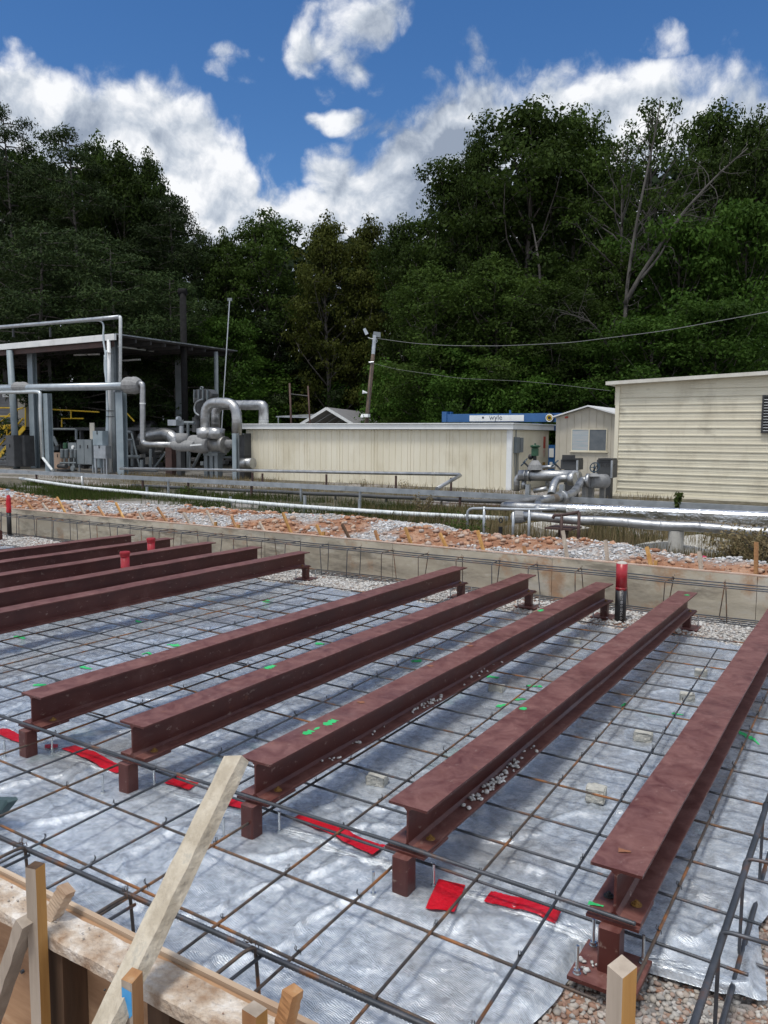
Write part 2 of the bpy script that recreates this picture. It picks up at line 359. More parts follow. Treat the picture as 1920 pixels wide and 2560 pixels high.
t = M['red_steel'].node_tree; b = t.nodes['Principled BSDF']; src = b.inputs['Base Color'].links[0].from_socket
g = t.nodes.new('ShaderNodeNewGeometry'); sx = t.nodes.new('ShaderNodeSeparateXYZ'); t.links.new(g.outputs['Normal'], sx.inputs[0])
mr = t.nodes.new('ShaderNodeMapRange'); t.links.new(sx.outputs[2], mr.inputs[0]); mr.inputs[1].default_value = .6; mr.inputs[2].default_value = .95  # upward faces coloured paler: dust plus painted-in light on tops against dark webs
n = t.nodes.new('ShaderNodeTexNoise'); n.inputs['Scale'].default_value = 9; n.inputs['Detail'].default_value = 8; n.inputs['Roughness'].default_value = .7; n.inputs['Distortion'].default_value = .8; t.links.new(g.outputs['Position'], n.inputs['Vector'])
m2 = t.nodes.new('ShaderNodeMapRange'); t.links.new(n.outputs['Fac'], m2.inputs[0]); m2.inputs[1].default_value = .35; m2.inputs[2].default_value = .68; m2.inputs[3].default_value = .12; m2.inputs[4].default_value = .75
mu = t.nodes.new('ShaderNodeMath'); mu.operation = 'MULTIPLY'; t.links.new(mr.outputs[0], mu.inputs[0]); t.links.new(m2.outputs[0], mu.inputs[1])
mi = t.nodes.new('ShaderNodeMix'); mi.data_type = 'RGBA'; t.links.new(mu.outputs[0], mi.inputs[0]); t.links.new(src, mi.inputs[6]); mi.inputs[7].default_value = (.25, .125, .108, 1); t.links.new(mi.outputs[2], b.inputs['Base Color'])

# ================================================================== GROUND
def bedge(x): return np.interp(x, [-25,-18,-16.8,-15.4,-14,-11.7,-10,-8.8,-7,-5.9,-4.8,-3.8,-2.3,-1.2,1], [16.0,13.0,12.2,12.4,13,13.3,13.2,13.8,13.5,12.6,12.4,12.4,11.6,11.0,10.8])+.35
def bankh(x, y):
    """height of the open ground"""
    n = fbmn(x*1.1, y*1.1, 4, 3); n2 = fbmn(x*4, y*4, 3, 8)
    y0 = 9.93
    d = y-y0
    edge_ = bedge(x) + (fbmn(x*.9, x*0+2, 3, 5)-.5)*.9
    t = np.clip(d/(edge_-y0), 0, 1.6)
    h = .42 + .13*np.exp(-((t-.35)/.25)**2)*(.3+1.4*n) + .07*(n2-.5)
    back = -.06 + .06*(n-.5)
    h = h*(1-sstep(.72, 1.08, t)) + back*sstep(.72, 1.08, t)
    return h
def ground_h(x, y):
    n = fbmn(x*3, y*3, 3, 1)
    pit = -.075 + .03*(n-.5)
    strip = sstep(8.2, 8.7, y)*(1-sstep(9.35, 9.7, y))*(.02 + .09*fbmn(x*1.3, y*1.3, 3, 14))
    pit = pit + strip
    return np.where(y > 9.9, bankh(x, y), np.where(y < 1.5, -.62+.04*n, pit))
def axis(lo, hi, a, b, st, grow=1.25):
    v = list(np.arange(a, b, st)); s = st; p = a
    left = []
    while p > lo: s *= grow; p -= s; left.append(p)
    s = st; p = v[-1]; right = []
    while p < hi: s *= grow; p += s; right.append(p)
    return np.array(left[::-1]+v+right)
def gridmesh(X_, Y_, hf):
    gx, gy = np.meshgrid(X_, Y_); V_ = np.stack([gx.ravel(), gy.ravel(), hf(gx.ravel(), gy.ravel())], 1)
    nx, ny = len(X_), len(Y_); i = np.arange(nx*ny).reshape(ny, nx)
    F_ = np.stack([i[:-1, :-1].ravel(), i[:-1, 1:].ravel(), i[1:, 1:].ravel(), i[1:, :-1].ravel()], 1)
    return V_, F_
XA = axis(-900, 900, -26, 3, .16); YA = axis(-900, 900, 9.95, 24, .14)
YA = np.concatenate([axis(-900, 0, 0, 1.49, .3)[:-1], [1.49, 1.51], np.arange(1.6, 9.85, .12), [9.89, 9.91], YA[YA > 9.93]])
YA = np.unique(np.round(YA, 4))
gV, gF = gridmesh(XA, YA, ground_h)
def wclay(x, y):
    return sstep(.48, .60, fbmn(x*.9, y*1.6, 4, 21)+.13*(1-sstep(10.8, 12.4, y))+.06*sstep(-7, -5, x)*(1-sstep(-2.6, -1.6, x))-.05)*(1-sstep(-.2, .3, y-bedge(x)))
def wgrass(x, y):
    a = sstep(-.1, .5, y - bedge(x) + (fbmn(x*.5, y*.7, 3, 31)-.5)*1.2)
    return a*(.45+.55*sstep(.35, .5, fbmn(x*.45, y*.45, 3, 33)))*(1-sstep(24, 27, y))
mg, t_, b_ = newmat('yard_ground'); nn = t_.nodes; ll = t_.links
def attr(n_):
    a = nn.new('ShaderNodeAttribute'); a.attribute_name = n_; return a.outputs['Fac']
def ramp(src, stops):
    r = nn.new('ShaderNodeValToRGB'); ll.new(src, r.inputs[0]); e = r.color_ramp.elements
    e[0].position, e[0].color = stops[0][0], (*stops[0][1], 1); e[1].position, e[1].color = stops[-1][0], (*stops[-1][1], 1)
    for p, c in stops[1:-1]: q = e.new(p); q.color = (*c, 1)
    return r.outputs[0]
pos = nn.new('ShaderNodeNewGeometry').outputs['Position']
vo = nn.new('ShaderNodeTexVoronoi'); vo.inputs['Scale'].default_value = 34; ll.new(pos, vo.inputs['Vector'])
sepc = nn.new('ShaderNodeSeparateColor'); ll.new(vo.outputs['Color'], sepc.inputs[0])
gcol = ramp(sepc.outputs[0], [(0, (.17,.16,.155)), (.4, (.33,.32,.31)), (.75, (.46,.45,.44)), (1, (.30,.20,.15))])
ns = nn.new('ShaderNodeTexNoise'); ns.inputs['Scale'].default_value = 5; ns.inputs['Detail'].default_value = 9; ll.new(pos, ns.inputs['Vector'])
ccol = ramp(ns.outputs['Fac'], [(.3, (.19,.08,.04)), (.5, (.32,.155,.085)), (.7, (.44,.28,.19))])
scol = ramp(ns.outputs['Fac'], [(.3, (.05,.045,.03)), (.5, (.10,.09,.06)), (.72, (.20,.18,.14))])
def mixc(f, a, b):
    m_ = nn.new('ShaderNodeMix'); m_.data_type = 'RGBA'; ll.new(f, m_.inputs[0]); ll.new(a, m_.inputs[6]); ll.new(b, m_.inputs[7]); return m_.outputs[2]
cc = mixc(attr('clay'), gcol, ccol); cc = mixc(attr('soil'), cc, scol); ll.new(cc, b_.inputs['Base Color']); b_.inputs['Roughness'].default_value = .9
bp = nn.new('ShaderNodeBump'); bp.inputs['Strength'].default_value = .8; bp.inputs['Distance'].default_value = .03; ll.new(vo.outputs['Distance'], bp.inputs['Height']); ll.new(bp.outputs[0], b_.inputs['Normal'])
go = mesh_obj('ground', gV, gF, mg, smooth=True, origin=(0, 0, 0)); tag(go, kind='structure')
def setattr_(o, n_, v):
    a = o.data.attributes.new(n_, 'FLOAT', 'POINT'); a.data.foreach_set('value', np.asarray(v, np.float32))
x_, y_ = gV[:, 0], gV[:, 1]
pitm = (y_ < 9.9)
setattr_(go, 'clay', np.where(pitm, sstep(.5, .66, fbmn(x_*2.3, y_*2.3, 3, 41)), wclay(x_, y_)))
setattr_(go, 'soil', np.where(pitm, 0, np.maximum(sstep(-.2, .5, y_-bedge(x_)+(fbmn(x_*.6, y_*.6, 3, 43)-.5)*.8), 0)*(1-sstep(.48, .62, fbmn(x_*.35, y_*.5, 3, 44))*.8)))

rng = np.random.default_rng(7)
# ---- rocks
_t = (1+5**.5)/2
ICV = np.array([(-1,_t,0),(1,_t,0),(-1,-_t,0),(1,-_t,0),(0,-1,_t),(0,1,_t),(0,-1,-_t),(0,1,-_t),(_t,0,-1),(_t,0,1),(-_t,0,-1),(-_t,0,1)])/1.9
ICF = np.array([(0,11,5),(0,5,1),(0,1,7),(0,7,10),(0,10,11),(1,5,9),(5,11,4),(11,10,2),(10,7,6),(7,1,8),(3,9,4),(3,4,2),(3,2,6),(3,6,8),(3,8,9),(4,9,5),(2,4,11),(6,2,10),(8,6,7),(9,8,1)])
def rocks(name, P, S, m, parent=None, flat=.65, origin=None):
    n = len(P); S = np.asarray(S)
    q = rng.normal(size=(n, 4)); q /= np.linalg.norm(q, axis=1)[:, None]
    w, x, y, z = q.T
    Rm = np.stack([1-2*(y*y+z*z), 2*(x*y-z*w), 2*(x*z+y*w), 2*(x*y+z*w), 1-2*(x*x+z*z), 2*(y*z-x*w), 2*(x*z-y*w), 2*(y*z+x*w), 1-2*(x*x+y*y)], 1).reshape(n, 3, 3)
    base = ICV[None]*(1+rng.uniform(-.3, .3, (n, 12, 1)))*rng.uniform(.55, 1.25, (n, 1, 3))
    V_ = np.einsum('nij,nkj->nki', Rm, base)*S[:, None, None]*.5; V_[:, :, 2] *= flat; V_ += P[:, None, :]
    F_ = (ICF[None]+(np.arange(n)*12)[:, None, None]).reshape(-1, 3)
    return mesh_obj(name, V_.reshape(-1, 3), F_, m, parent, origin=origin)
def rockmat(name, cols, rough=.85):
    m, t, b = newmat(name); g = t.nodes.new('ShaderNodeNewGeometry'); r = t.nodes.new('ShaderNodeValToRGB'); r.color_ramp.interpolation = 'LINEAR'
    t.links.new(g.outputs['Random Per Island'], r.inputs[0]); e = r.color_ramp.elements
    e[0].color = (*cols[0], 1); e[1].color = (*cols[-1], 1); e[1].position = 1
    for i, c in enumerate(cols[1:-1]): q = e.new((i+1)/(len(cols)-1)); q.color = (*c, 1)
    n = t.nodes.new('ShaderNodeTexNoise'); n.inputs['Scale'].default_value = 60; t.links.new(g.outputs['Position'], n.inputs['Vector'])
    hv = t.nodes.new('ShaderNodeHueSaturation'); mr = t.nodes.new('ShaderNodeMapRange'); t.links.new(n.outputs['Fac'], mr.inputs[0]); mr.inputs[3].default_value = .6; mr.inputs[4].default_value = 1.35
    t.links.new(mr.outputs[0], hv.inputs['Value']); t.links.new(r.outputs[0], hv.inputs['Color']); t.links.new(hv.outputs[0], b.inputs['Base Color'])
    b.inputs['Roughness'].default_value = rough; return m
MR_g = rockmat('grey_gravel', [(.24,.25,.27), (.46,.47,.49), (.66,.67,.68), (.34,.35,.37), (.58,.57,.56), (.40,.33,.28)])
MR_w = rockmat('pale_gravel', [(.34,.34,.33), (.55,.55,.54), (.42,.38,.34), (.62,.62,.61), (.28,.28,.28)])
MR_m = rockmat('brown_gravel', [(.30,.26,.22), (.42,.39,.35), (.26,.13,.08), (.50,.48,.45), (.20,.19,.18)])
MR_c = rockmat('clay_clods', [(.34,.155,.08), (.44,.26,.165), (.25,.11,.06), (.48,.38,.30), (.38,.17,.09), (.42,.40,.37)])
# gravel bank behind the form wall
def scatter(n, x0, x1, y0, y1, wf):
    x = rng.uniform(x0, x1, n); y = rng.uniform(y0, y1, n); k = rng.uniform(size=n) < wf(x, y); return x[k], y[k]
x, y = scatter(80000, -25, 1.5, 9.98, 16.5, lambda x, y: (1-wclay(x, y))*(1-.9*wgrass(x, y))*(1-sstep(-.3, .4, y-bedge(x)+(fbmn(x*.8, y*.8, 3, 52)-.5)*1.5)*.97)*(.5+.7*sstep(.35, .6, fbmn(x*.7, y*.7, 3, 51))))
S = rng.uniform(.10, .25, len(x))**2*1.0+.006; P = np.stack([x, y, ground_h(x, y)+S*.12], 1)
tag(rocks('gravel_bank', P, S, MR_g, origin=(0, 0, 0)), 'loose bank of grey crushed stone behind the form wall', 'gravel', kind='stuff')
x, y = scatter(38000, -24, 1.5, 9.98, 15.0, lambda x, y: wclay(x, y)*.8+.03)
S = .014+.12*rng.uniform(0, 1, len(x))**6; P = np.stack([x, y, ground_h(x, y)+S*.2], 1)
tag(rocks('clay_clods', P, S, MR_c, origin=(0, 0, 0)), 'broken clods of red clay heaped behind the form wall', 'soil', kind='stuff')
# gravel inside the pit
x, y = scatter(9000, -1.3, .25, 1.75, 3.9, lambda x, y: 1+0*x)
S = rng.uniform(.012, .036, len(x)); P = np.stack([x, y, ground_h(x, y)+S*.15], 1)
tag(rocks('pit_gravel', P, S, MR_m, origin=(0, 0, 0)), 'brown and pale gravel in the open corner of the pit', 'gravel', kind='stuff')
x, y = scatter(26000, -16.5, .6, 8.25, 9.84, lambda x, y: .3+.7*sstep(8.3, 8.6, y))
S = rng.uniform(.018, .045, len(x)); P = np.stack([x, y, ground_h(x, y)+S*.2], 1)
tag(rocks('gravel_strip', P, S, MR_w, origin=(0, 0, 0)), 'pale crushed stone strip between the plastic sheet and the form wall', 'gravel', kind='stuff')

# ================================================================== FORM WALL (far side)
mw = mat('form_wall_panel', (.34,.30,.235), (.47,.425,.34), scale=1.6, rough=.85, c3=(.50,.47,.41), lo=.38, hi=.56, stretch=(.8,1,2.2), bump=.15, bscale=30)
stain(mw, 1.3, (.36,.19,.09), .56, .66, (1.2,1,.8), .75); stain(mw, 2.4, (.14,.125,.10), .54, .66, (.5,1,2.2), .75); stain(mw, 6, (.52,.48,.41), .56, .66, (.6,1,1.5), .6); stain(mw, .8, (.20,.18,.14), .52, .62, (.8,1,1.5), .6)
mtop = mat('pinkish_form_edge', (.46,.30,.22), (.56,.45,.38), scale=9, rough=.85)
fw = thing('form_wall', (-8, 9.87, -.1), 'long weathered grey formwork wall along the far side of the pit', 'wall')
jx = [aty(1894, 1440, 9.85)[0]]
while jx[-1] > -22: jx.append(jx[-1]-2.44)
jx = [jx[0]+2.44]+jx
for i, (a, c) in enumerate(zip(jx[:-1], jx[1:])):
    dz = rng.uniform(-.004, .004)
    MB().box((a-.003, 9.85+rng.uniform(-.003, .003), -.14), (c+.003, 9.888, .475+dz)).build('panel', mw, fw)
MB().box((jx[0], 9.852, .4805), (jx[-1], 9.90, .495)).build('top_edge', mtop, fw)

# ================================================================== PLASTIC SHEET
_ry = [1.6, 2.5, 2.76, 3.04, 3.07, 3.12, 3.6, 4.2, 5.0, 9.0]; _rx = [-1.0, -.96, -.925, -.93, -.42, -.26, -.35, -.22, .05, .3]
def xr(y): return np.interp(y, _ry, _rx)
BX = [(-2.219-.0)*0 for _ in range(0)]
posts = []
def sheet_h(x, y):
    low = fbmn(x*.9, y*.9, 3, 61)
    wx = x+.25*fbmn(x*1.7, y*1.7, 3, 62); wy = y+.25*fbmn(x*1.7+9, y*1.7, 3, 63)
    r1 = 1-abs(2*fbmn(wx*2.6, wy*1.5, 3, 64)-1); r2 = 1-abs(2*fbmn(wx*5, wy*7, 3, 65)-1); r3 = 1-abs(2*fbmn(wx*13, wy*11, 2, 66)-1)
    near = 1-sstep(3.2, 4.6, y)
    q = x*.8+y*.55+.35*fbmn(x*.8, y*.8, 3, 68); q2 = y*.9-x*.45+.3*fbmn(x*.7, y*.7, 3, 69)
    r4 = 1-abs(2*fbmn(q*2.1, q2*.45, 2, 70)-1)
    h = .035*(low-.5) + (.011+.009*near)*sstep(.88, 1, r1) + .012*sstep(.90, 1, r4) + (.004+.003*near)*sstep(.88, 1, r2) + .0015*sstep(.75, 1, r3) + .0022*(fbmn(x*12, y*12, 3, 67)-.5)
    h = h + .02*np.exp(-((y-3.0)/.35)**2)*(1-sstep(-1.2, -.95, x))
    for px_ in (-1.722, -2.63, -3.56, -4.495):
        g_ = np.exp(-(((x-px_)/.22)**4+((y-2.92)/.22)**4)); h = h*(1-.85*g_) + .026*g_
    pl = np.exp(-((x+.79)/.2)**2-((y-2.95)/.22)**2)
    return (h-.01)*(1-.9*pl) - .022*pl
ys = np.concatenate([np.arange(1.6, 5, .02), np.arange(5, 8.72, .032)])
us = np.linspace(0, 1, 620)**.62
gy = np.repeat(ys[:, None], len(us), 1)
far = 8.55 + .22*(fbmn(us*40, us*0, 3, 71)-.5)
gy = 1.6+(gy-1.6)*((far[None]-1.6)/(ys.max()-1.6))
gxr = xr(gy) + .02*(fbmn(gy*6, gy*0, 3, 72)-.5)
gx = -15.5 + us[None]*(gxr+15.5)
gz = sheet_h(gx, gy)
edge_drop = sstep(.07, 0, gxr-gx)*.035; gz = gz-edge_drop
i = np.arange(gx.size).reshape(gx.shape)
sV = np.stack([gx.ravel(), gy.ravel(), gz.ravel()], 1)
sF = np.stack([i[:-1, :-1].ravel(), i[:-1, 1:].ravel(), i[1:, 1:].ravel(), i[1:, :-1].ravel()], 1)
mp_, t_, b_ = newmat('clear_plastic_sheet'); nn = t_.nodes; ll = t_.links
pos = nn.new('ShaderNodeNewGeometry').outputs['Position']
def noise(sc, det=5, vec=None, rough=.55, dist=0):
    n = nn.new('ShaderNodeTexNoise'); n.inputs['Scale'].default_value = sc; n.inputs['Detail'].default_value = det; n.inputs['Roughness'].default_value = rough; n.inputs['Distortion'].default_value = dist
    ll.new(vec or pos, n.inputs['Vector']); return n.outputs['Fac']
def mathn(op, a, b):
    n = nn.new('ShaderNodeMath'); n.operation = op
    for i_, s_ in enumerate((a, b)):
        if isinstance(s_, (int, float)): n.inputs[i_].default_value = s_
        else: ll.new(s_, n.inputs[i_])
    return n.outputs[0]
c1 = ramp(noise(1.3, 4), [(.35, (.34,.40,.48)), (.5, (.47,.54,.63)), (.65, (.60,.67,.76))])
c2 = ramp(noise(15, 8, rough=.75), [(.37, (.18,.195,.22)), (.5, (.47,.53,.60)), (.62, (.86,.91,.97))])
m1 = nn.new('ShaderNodeMix'); m1.data_type = 'RGBA'; m1.inputs[0].default_value = .55; ll.new(c1, m1.inputs[6]); ll.new(c2, m1.inputs[7])
# milky creases, crinkle sparkle
cr_ = ramp(noise(5, 5, rough=.62, dist=1.6), [(.48, (0,0,0)), (.505, (1,1,1)), (.53, (0,0,0))])
m2 = nn.new('ShaderNodeMix'); m2.data_type = 'RGBA'; mm = mathn('MULTIPLY', cr_, .5); ll.new(mm, m2.inputs[0]); ll.new(m1.outputs[2], m2.inputs[6]); m2.inputs[7].default_value = (.66,.69,.72,1)
# faded green marking paint showing from beneath
gm = ramp(noise(1.9, 4, rough=.5), [(.64, (0,0,0)), (.72, (1,1,1))]); m3 = nn.new('ShaderNodeMix'); m3.data_type = 'RGBA'; ll.new(mathn('MULTIPLY', gm, .28), m3.inputs[0]); ll.new(m2.outputs[2], m3.inputs[6]); m3.inputs[7].default_value = (.13,.45,.30,1)
dm = ramp(noise(1.05, 5, rough=.6), [(.50, (0,0,0)), (.66, (1,1,1))]); m4 = nn.new('ShaderNodeMix'); m4.data_type = 'RGBA'; ll.new(mathn('MULTIPLY', dm, .5), m4.inputs[0]); ll.new(m3.outputs[2], m4.inputs[6]); m4.inputs[7].default_value = (.25,.235,.215,1)
ll.new(m4.outputs[2], b_.inputs['Base Color'])
b_.inputs['Roughness'].default_value = .27; b_.inputs['Metallic'].default_value = .30; b_.inputs['Specular IOR Level'].default_value = .9; b_.inputs['Coat Weight'].default_value = 1.0; b_.inputs['Coat Roughness'].default_value = .09; b_.inputs['Coat IOR'].default_value = 1.7
# reinforcing threads
mpg = nn.new('ShaderNodeMapping'); mpg.inputs['Rotation'].default_value = (0, 0, .25); ll.new(pos, mpg.inputs['Vector'])
wv = nn.new('ShaderNodeTexWave'); wv.wave_type = 'BANDS'; wv.bands_direction = 'Y'; wv.inputs['Scale'].default_value = 38; wv.inputs['Distortion'].default_value = 14; wv.inputs['Detail'].default_value = 3; wv.inputs['Detail Scale'].default_value = .22; wv.inputs['Detail Roughness'].default_value = .65
ll.new(mpg.outputs[0], wv.inputs['Vector'])
mpa = nn.new('ShaderNodeMapping'); mpa.inputs['Rotation'].default_value = (0, 0, -.6); mpa.inputs['Scale'].default_value = (.38, 1, 1); ll.new(pos, mpa.inputs['Vector'])
hh = mathn('ADD', mathn('MULTIPLY', wv.outputs['Fac'], .15), mathn('ADD', mathn('MULTIPLY', noise(15, 7, mpa.outputs[0], rough=.70, dist=1.1), .95), mathn('MULTIPLY', noise(60, 6, mpa.outputs[0], rough=.75), .55)))
bp = nn.new('ShaderNodeBump'); bp.inputs['Strength'].default_value = .55; bp.inputs['Distance'].default_value = .014; ll.new(hh, bp.inputs['Height']); ll.new(bp.outputs[0], b_.inputs['Normal']); ll.new(bp.outputs[0], b_.inputs['Coat Normal'])
ps = mesh_obj('plastic_sheet', sV, sF, mp_, smooth=True, origin=(-7, 5, 0))
WORG[ps.name] = np.array((-7., 5., 0.))
tag(ps, 'crinkled translucent vapour barrier sheet spread under the rebar', 'plastic sheet')
def drape(name, pts, m, hf, lift=.004, n=(16, 5), parent=None, rag=.12):
    """strip following a centre line of (x, y, halfwidth) laid on a height function"""
    pts = np.array(pts, float); d = np.concatenate([[0], np.cumsum(np.linalg.norm(np.diff(pts[:, :2], axis=0), axis=1))])
    t = np.linspace(0, d[-1], n[0]); cx_, cy_, w = [np.interp(t, d, pts[:, k]) for k in range(3)]
    tx, ty = np.gradient(cx_), np.gradient(cy_); ln = np.hypot(tx, ty); nx, ny = -ty/ln, tx/ln
    for _ in range(3):
        for q_ in (cx_, cy_, w): q_[1:-1] = (q_[:-2]+2*q_[1:-1]+q_[2:])/4
    tx, ty = np.gradient(cx_), np.gradient(cy_); ln = np.hypot(tx, ty); nx, ny = -ty/ln, tx/ln
    w = w*(1+rag*(fbmn(t*(9 if rag < .3 else 70), t*0+pts[0, 0], 2, 81)-.5))
    V_ = []; 
    for s in np.linspace(-1, 1, n[1]): V_.append(np.stack([cx_+nx*w*s, cy_+ny*w*s], 1))
    V_ = np.stack(V_, 1).reshape(-1, 2); z = hf(V_[:, 0], V_[:, 1])+lift
    V_ = np.column_stack([V_, z]); i = np.arange(n[0]*n[1]).reshape(n)
    F_ = np.stack([i[:-1, :-1].ravel(), i[:-1, 1:].ravel(), i[1:, 1:].ravel(), i[1:, :-1].ravel()], 1)
    return mesh_obj(name, V_, F_, m, parent, smooth=True)
# green paint spots on the sheet (full-picture pixels, size)
def xy(px, py, z=0.): p = atz(px, py, z); return p[0], p[1]
for k, (px, py, w, l, ang) in enumerate([(1041,1653,.05,.11,.2),(1231,1694,.05,.12,.1),(1336,1715,.045,.13,.2),(1694,1781,.04,.08,0),(1561,1761,.03,.05,.2),(1867,1838,.03,.30,-.9),
        (215,1672,.05,.12,.3),(100,1712,.05,.13,.3),(435,1612,.05,.16,.2),(368,1636,.05,.12,.1),(800,1608,.05,.1,.2),(665,1502,.08,.18,.2),(560,1445,.06,.2,.3),(930,1618,.05,.08,.2),(1255,1765,.03,.1,.8),(1300,1752,.03,.1,.8),(350,1553,.05,.1,.1),(50,1595,.05,.14,.1)]):
    x0, y0 = xy(px, py); dx, dy = math.cos(ang), math.sin(ang)
    drape('paint_mark', [(x0-dx*l/2, y0-dy*l/2, w*.35), (x0-dx*l/4, y0-dy*l/4, w*.6), (x0+dx*l/5, y0+dy*l/5, w*.5), (x0+dx*l/2, y0+dy*l/2, w*.2)], M['green_paint'], sheet_h, .005, (26, 7), ps, 1.6)
# red tape pieces
def tape_h(x, y):
    h = np.max([sheet_h(x+a, y+c) for a in (-.022, 0, .022) for c in (-.022, 0, .022)], 0); h2 = np.mean([sheet_h(x+a, y+c) for a in (-.06, 0, .06) for c in (-.06, 0, .06)], 0); return .6*h+.4*h2
r0 = lambda a, b: xy(a/2.592, 1600+b/2.592, .02); r5_ = lambda a, b: xy(640+a/2.592, 2080+b/2.592, .02); r1_ = lambda a, b: xy(640+a/2.592, 1600+b/2.592, .02)
for pts, w, lab in [([r0(-60,590), r0(60,610), r0(185,655)], .048, 'red tape strip left of the leftmost near post'),
        ([r0(290,700), r0(375,690)], .028, 'small faded red tape scrap right of the leftmost near post'),
        ([r0(440,690), r0(560,730), r0(660,790), r0(800,850)], .050, 'wavy twisted red tape strip between the two left posts'),
        ([r0(1100,915), r0(1260,945)], .055, 'short square red tape patch left of the leaning board'),
        ([r0(1470,1030), r0(1590,1060)], .050, 'short red tape patch right of the leaning board'),
        ([r1_(265,1150), r1_(440,1215), r5_(700,75), r5_(800,125)], .046, 'longest red tape strip beside the third post'),
        ([r5_(1270,330), r5_(1190,520)], .062, 'upright red tape patch crossed by a rebar beside the fourth post'),
        ([r5_(1500,420), r5_(1640,460), xy(1280+150/2.592, 2080+505/2.592, .02), xy(1280+300/2.592, 2080+550/2.592, .02)], .046, 'straight red tape strip left of the rightmost beam post')]:
    o = drape('red_tape', [(q[0], q[1], w) for q in pts], M['red_tape'], tape_h, .008, (40, 6)); tag(o, lab, 'tape', 'red tape patches on the plastic')

# ================================================================== STEEL BEAMS
B0 = 1.65
bx_near = [(-.5398-.4166)/2*B0-.0, (-1.1052-.9815)/2*B0, (-1.6528-1.5341)/2*B0, (-2.2190-2.0988)/2*B0, (-2.7833-2.6654)/2*B0]
bx_far = [-4.14*B0+.10-.197, -4.671*B0-.10, -5.231*B0-.10, -5.759*B0-.10, -6.282*B0-.10, -14.28]
bx_far = [v for v in (-4.20*B0, -4.73*B0, -5.29*B0, -5.82*B0, -6.342*B0, -8.648*B0)]
labs_n = ['rightmost maroon steel beam, its bolted base plate beside the yellow topped stake', 'second maroon beam from the right with a heap of pebbles on its lower flange',
          'third maroon beam from the right with green paint dashes and scattered pebbles', 'fourth maroon beam from the right whose post stands beside the leaning board', 'fifth maroon beam from the right, leftmost of the near row with both ends showing']
labs_f = ['maroon beam bordering the left edge of the open rebar grid, nearest of the far row', 'second maroon beam of the far row, right of the nearer red capped pipe', 'third maroon beam of the far row, between the two red capped pipes',
          'fourth maroon beam of the far row, behind the farther red capped pipe', 'farthest complete maroon beam of the far row, ending closest to the wall', 'maroon beam end just showing at the left edge by the gravel mound']
ZT, ZB_ = .40, .20; TF = .012
def isection(x, y0, y1):
    w = .1; tw = .005; fr = .014
    o = [(-w,ZT),(w,ZT),(w,ZT-TF),(tw+fr,ZT-TF),(tw,ZT-TF-fr),(tw,ZB_+TF+fr),(tw+fr,ZB_+TF),(w,ZB_+TF),(w,ZB_),(-w,ZB_),(-w,ZB_+TF),(-tw-fr,ZB_+TF),(-tw,ZB_+TF+fr),(-tw,ZT-TF-fr),(-tw-fr,ZT-TF),(-w,ZT-TF)]
    return [(x+a, y0, z) for a, z in o]
def bolt(mb, c, r=.014, h=.011):
    mb.tube([(c[0], c[1], c[2]), (c[0], c[1], c[2]+.003)], r*1.55, 12); mb.tube([(c[0], c[1], c[2]+.003), (c[0], c[1], c[2]+h)], r, 6); mb.tube([(c[0], c[1], c[2]+h), (c[0], c[1], c[2]+h+.008)], r*.45, 8)
def steel_beam(x, y0, y1, lab):
    t = thing('steel_beam', (x, y0, 0), lab, 'steel beam', 'maroon steel beams set in rows on short posts')
    mb = MB(); n = 24; sec = isection(x, y0, y1); k = len(sec)
    # slight mill camber keeps the long edges from being perfectly straight
    vs = []
    for i in range(n+1):
        yy = y0+(y1-y0)*i/n; cz_ = .0016*math.sin(i*1.3+x*3); cx2 = .0012*math.sin(i*.9+x*5)
        vs += [(p[0]+cx2, yy, p[2]+cz_) for p in sec]
    fs = [(i*k+j, i*k+(j+1) % k, (i+1)*k+(j+1) % k, (i+1)*k+j) for i in range(n) for j in range(k)]
    # end caps as three quads (flange, web, flange)
    def cap(b):
        q = [(0,1,2,15),(3,14,15,2)]
        return [(b+0,b+1,b+2,b+15),(b+3,b+4,b+13,b+14),(b+2,b+3,b+14,b+15),(b+4,b+5,b+12,b+13),(b+5,b+6,b+11,b+12),(b+6,b+7,b+10,b+11),(b+7,b+8,b+9,b+10)]
    fs += [f[::-1] for f in cap(0)] + cap(n*k)
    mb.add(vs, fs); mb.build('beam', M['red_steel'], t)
    for yy, s in ((y0, 1), (y1, -1)):
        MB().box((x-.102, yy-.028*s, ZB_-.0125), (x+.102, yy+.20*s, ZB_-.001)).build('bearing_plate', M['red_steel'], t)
        yc = yy-.03*s
        mb = MB(); w = .041; c = .007
        poly = [(-w+c,-w),(w-c,-w),(w,-w+c),(w,w-c),(w-c,w),(-w+c,w),(-w,w-c),(-w,-w+c)]
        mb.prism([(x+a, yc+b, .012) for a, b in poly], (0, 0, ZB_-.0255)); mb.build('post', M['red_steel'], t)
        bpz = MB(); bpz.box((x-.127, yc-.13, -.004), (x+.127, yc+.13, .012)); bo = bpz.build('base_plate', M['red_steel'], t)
        for sx in (-1, 1):
            for sy in (-1, 1):
                if x < -1.2 and sx*sy < 0: continue
                a = MB(); cx_, cy_ = x+sx*.098, yc+sy*.10
                a.tube([(cx_, cy_, .012), (cx_, cy_, .125)], .0065, 8); a.tube([(cx_, cy_, .0125), (cx_, cy_, .015)], .016, 12); a.tube([(cx_, cy_, .015), (cx_, cy_, .028)], .013, 6)
                a.build('anchor_bolt', M['zinc'], bo)
        for sx in (-1, 1):
            a = MB(); bolt(a, (x+sx*.055, yy+.115*s, ZB_+TF+.0005)); a.build('bolt', M['dark_steel'] if sx < 0 else mat_brass, t)
    return t
mat_brass = mat('rusty_bolt', (.20,.10,.02), (.30,.17,.05), scale=60, rough=.6)
near_y0 = 2.945
beams = []
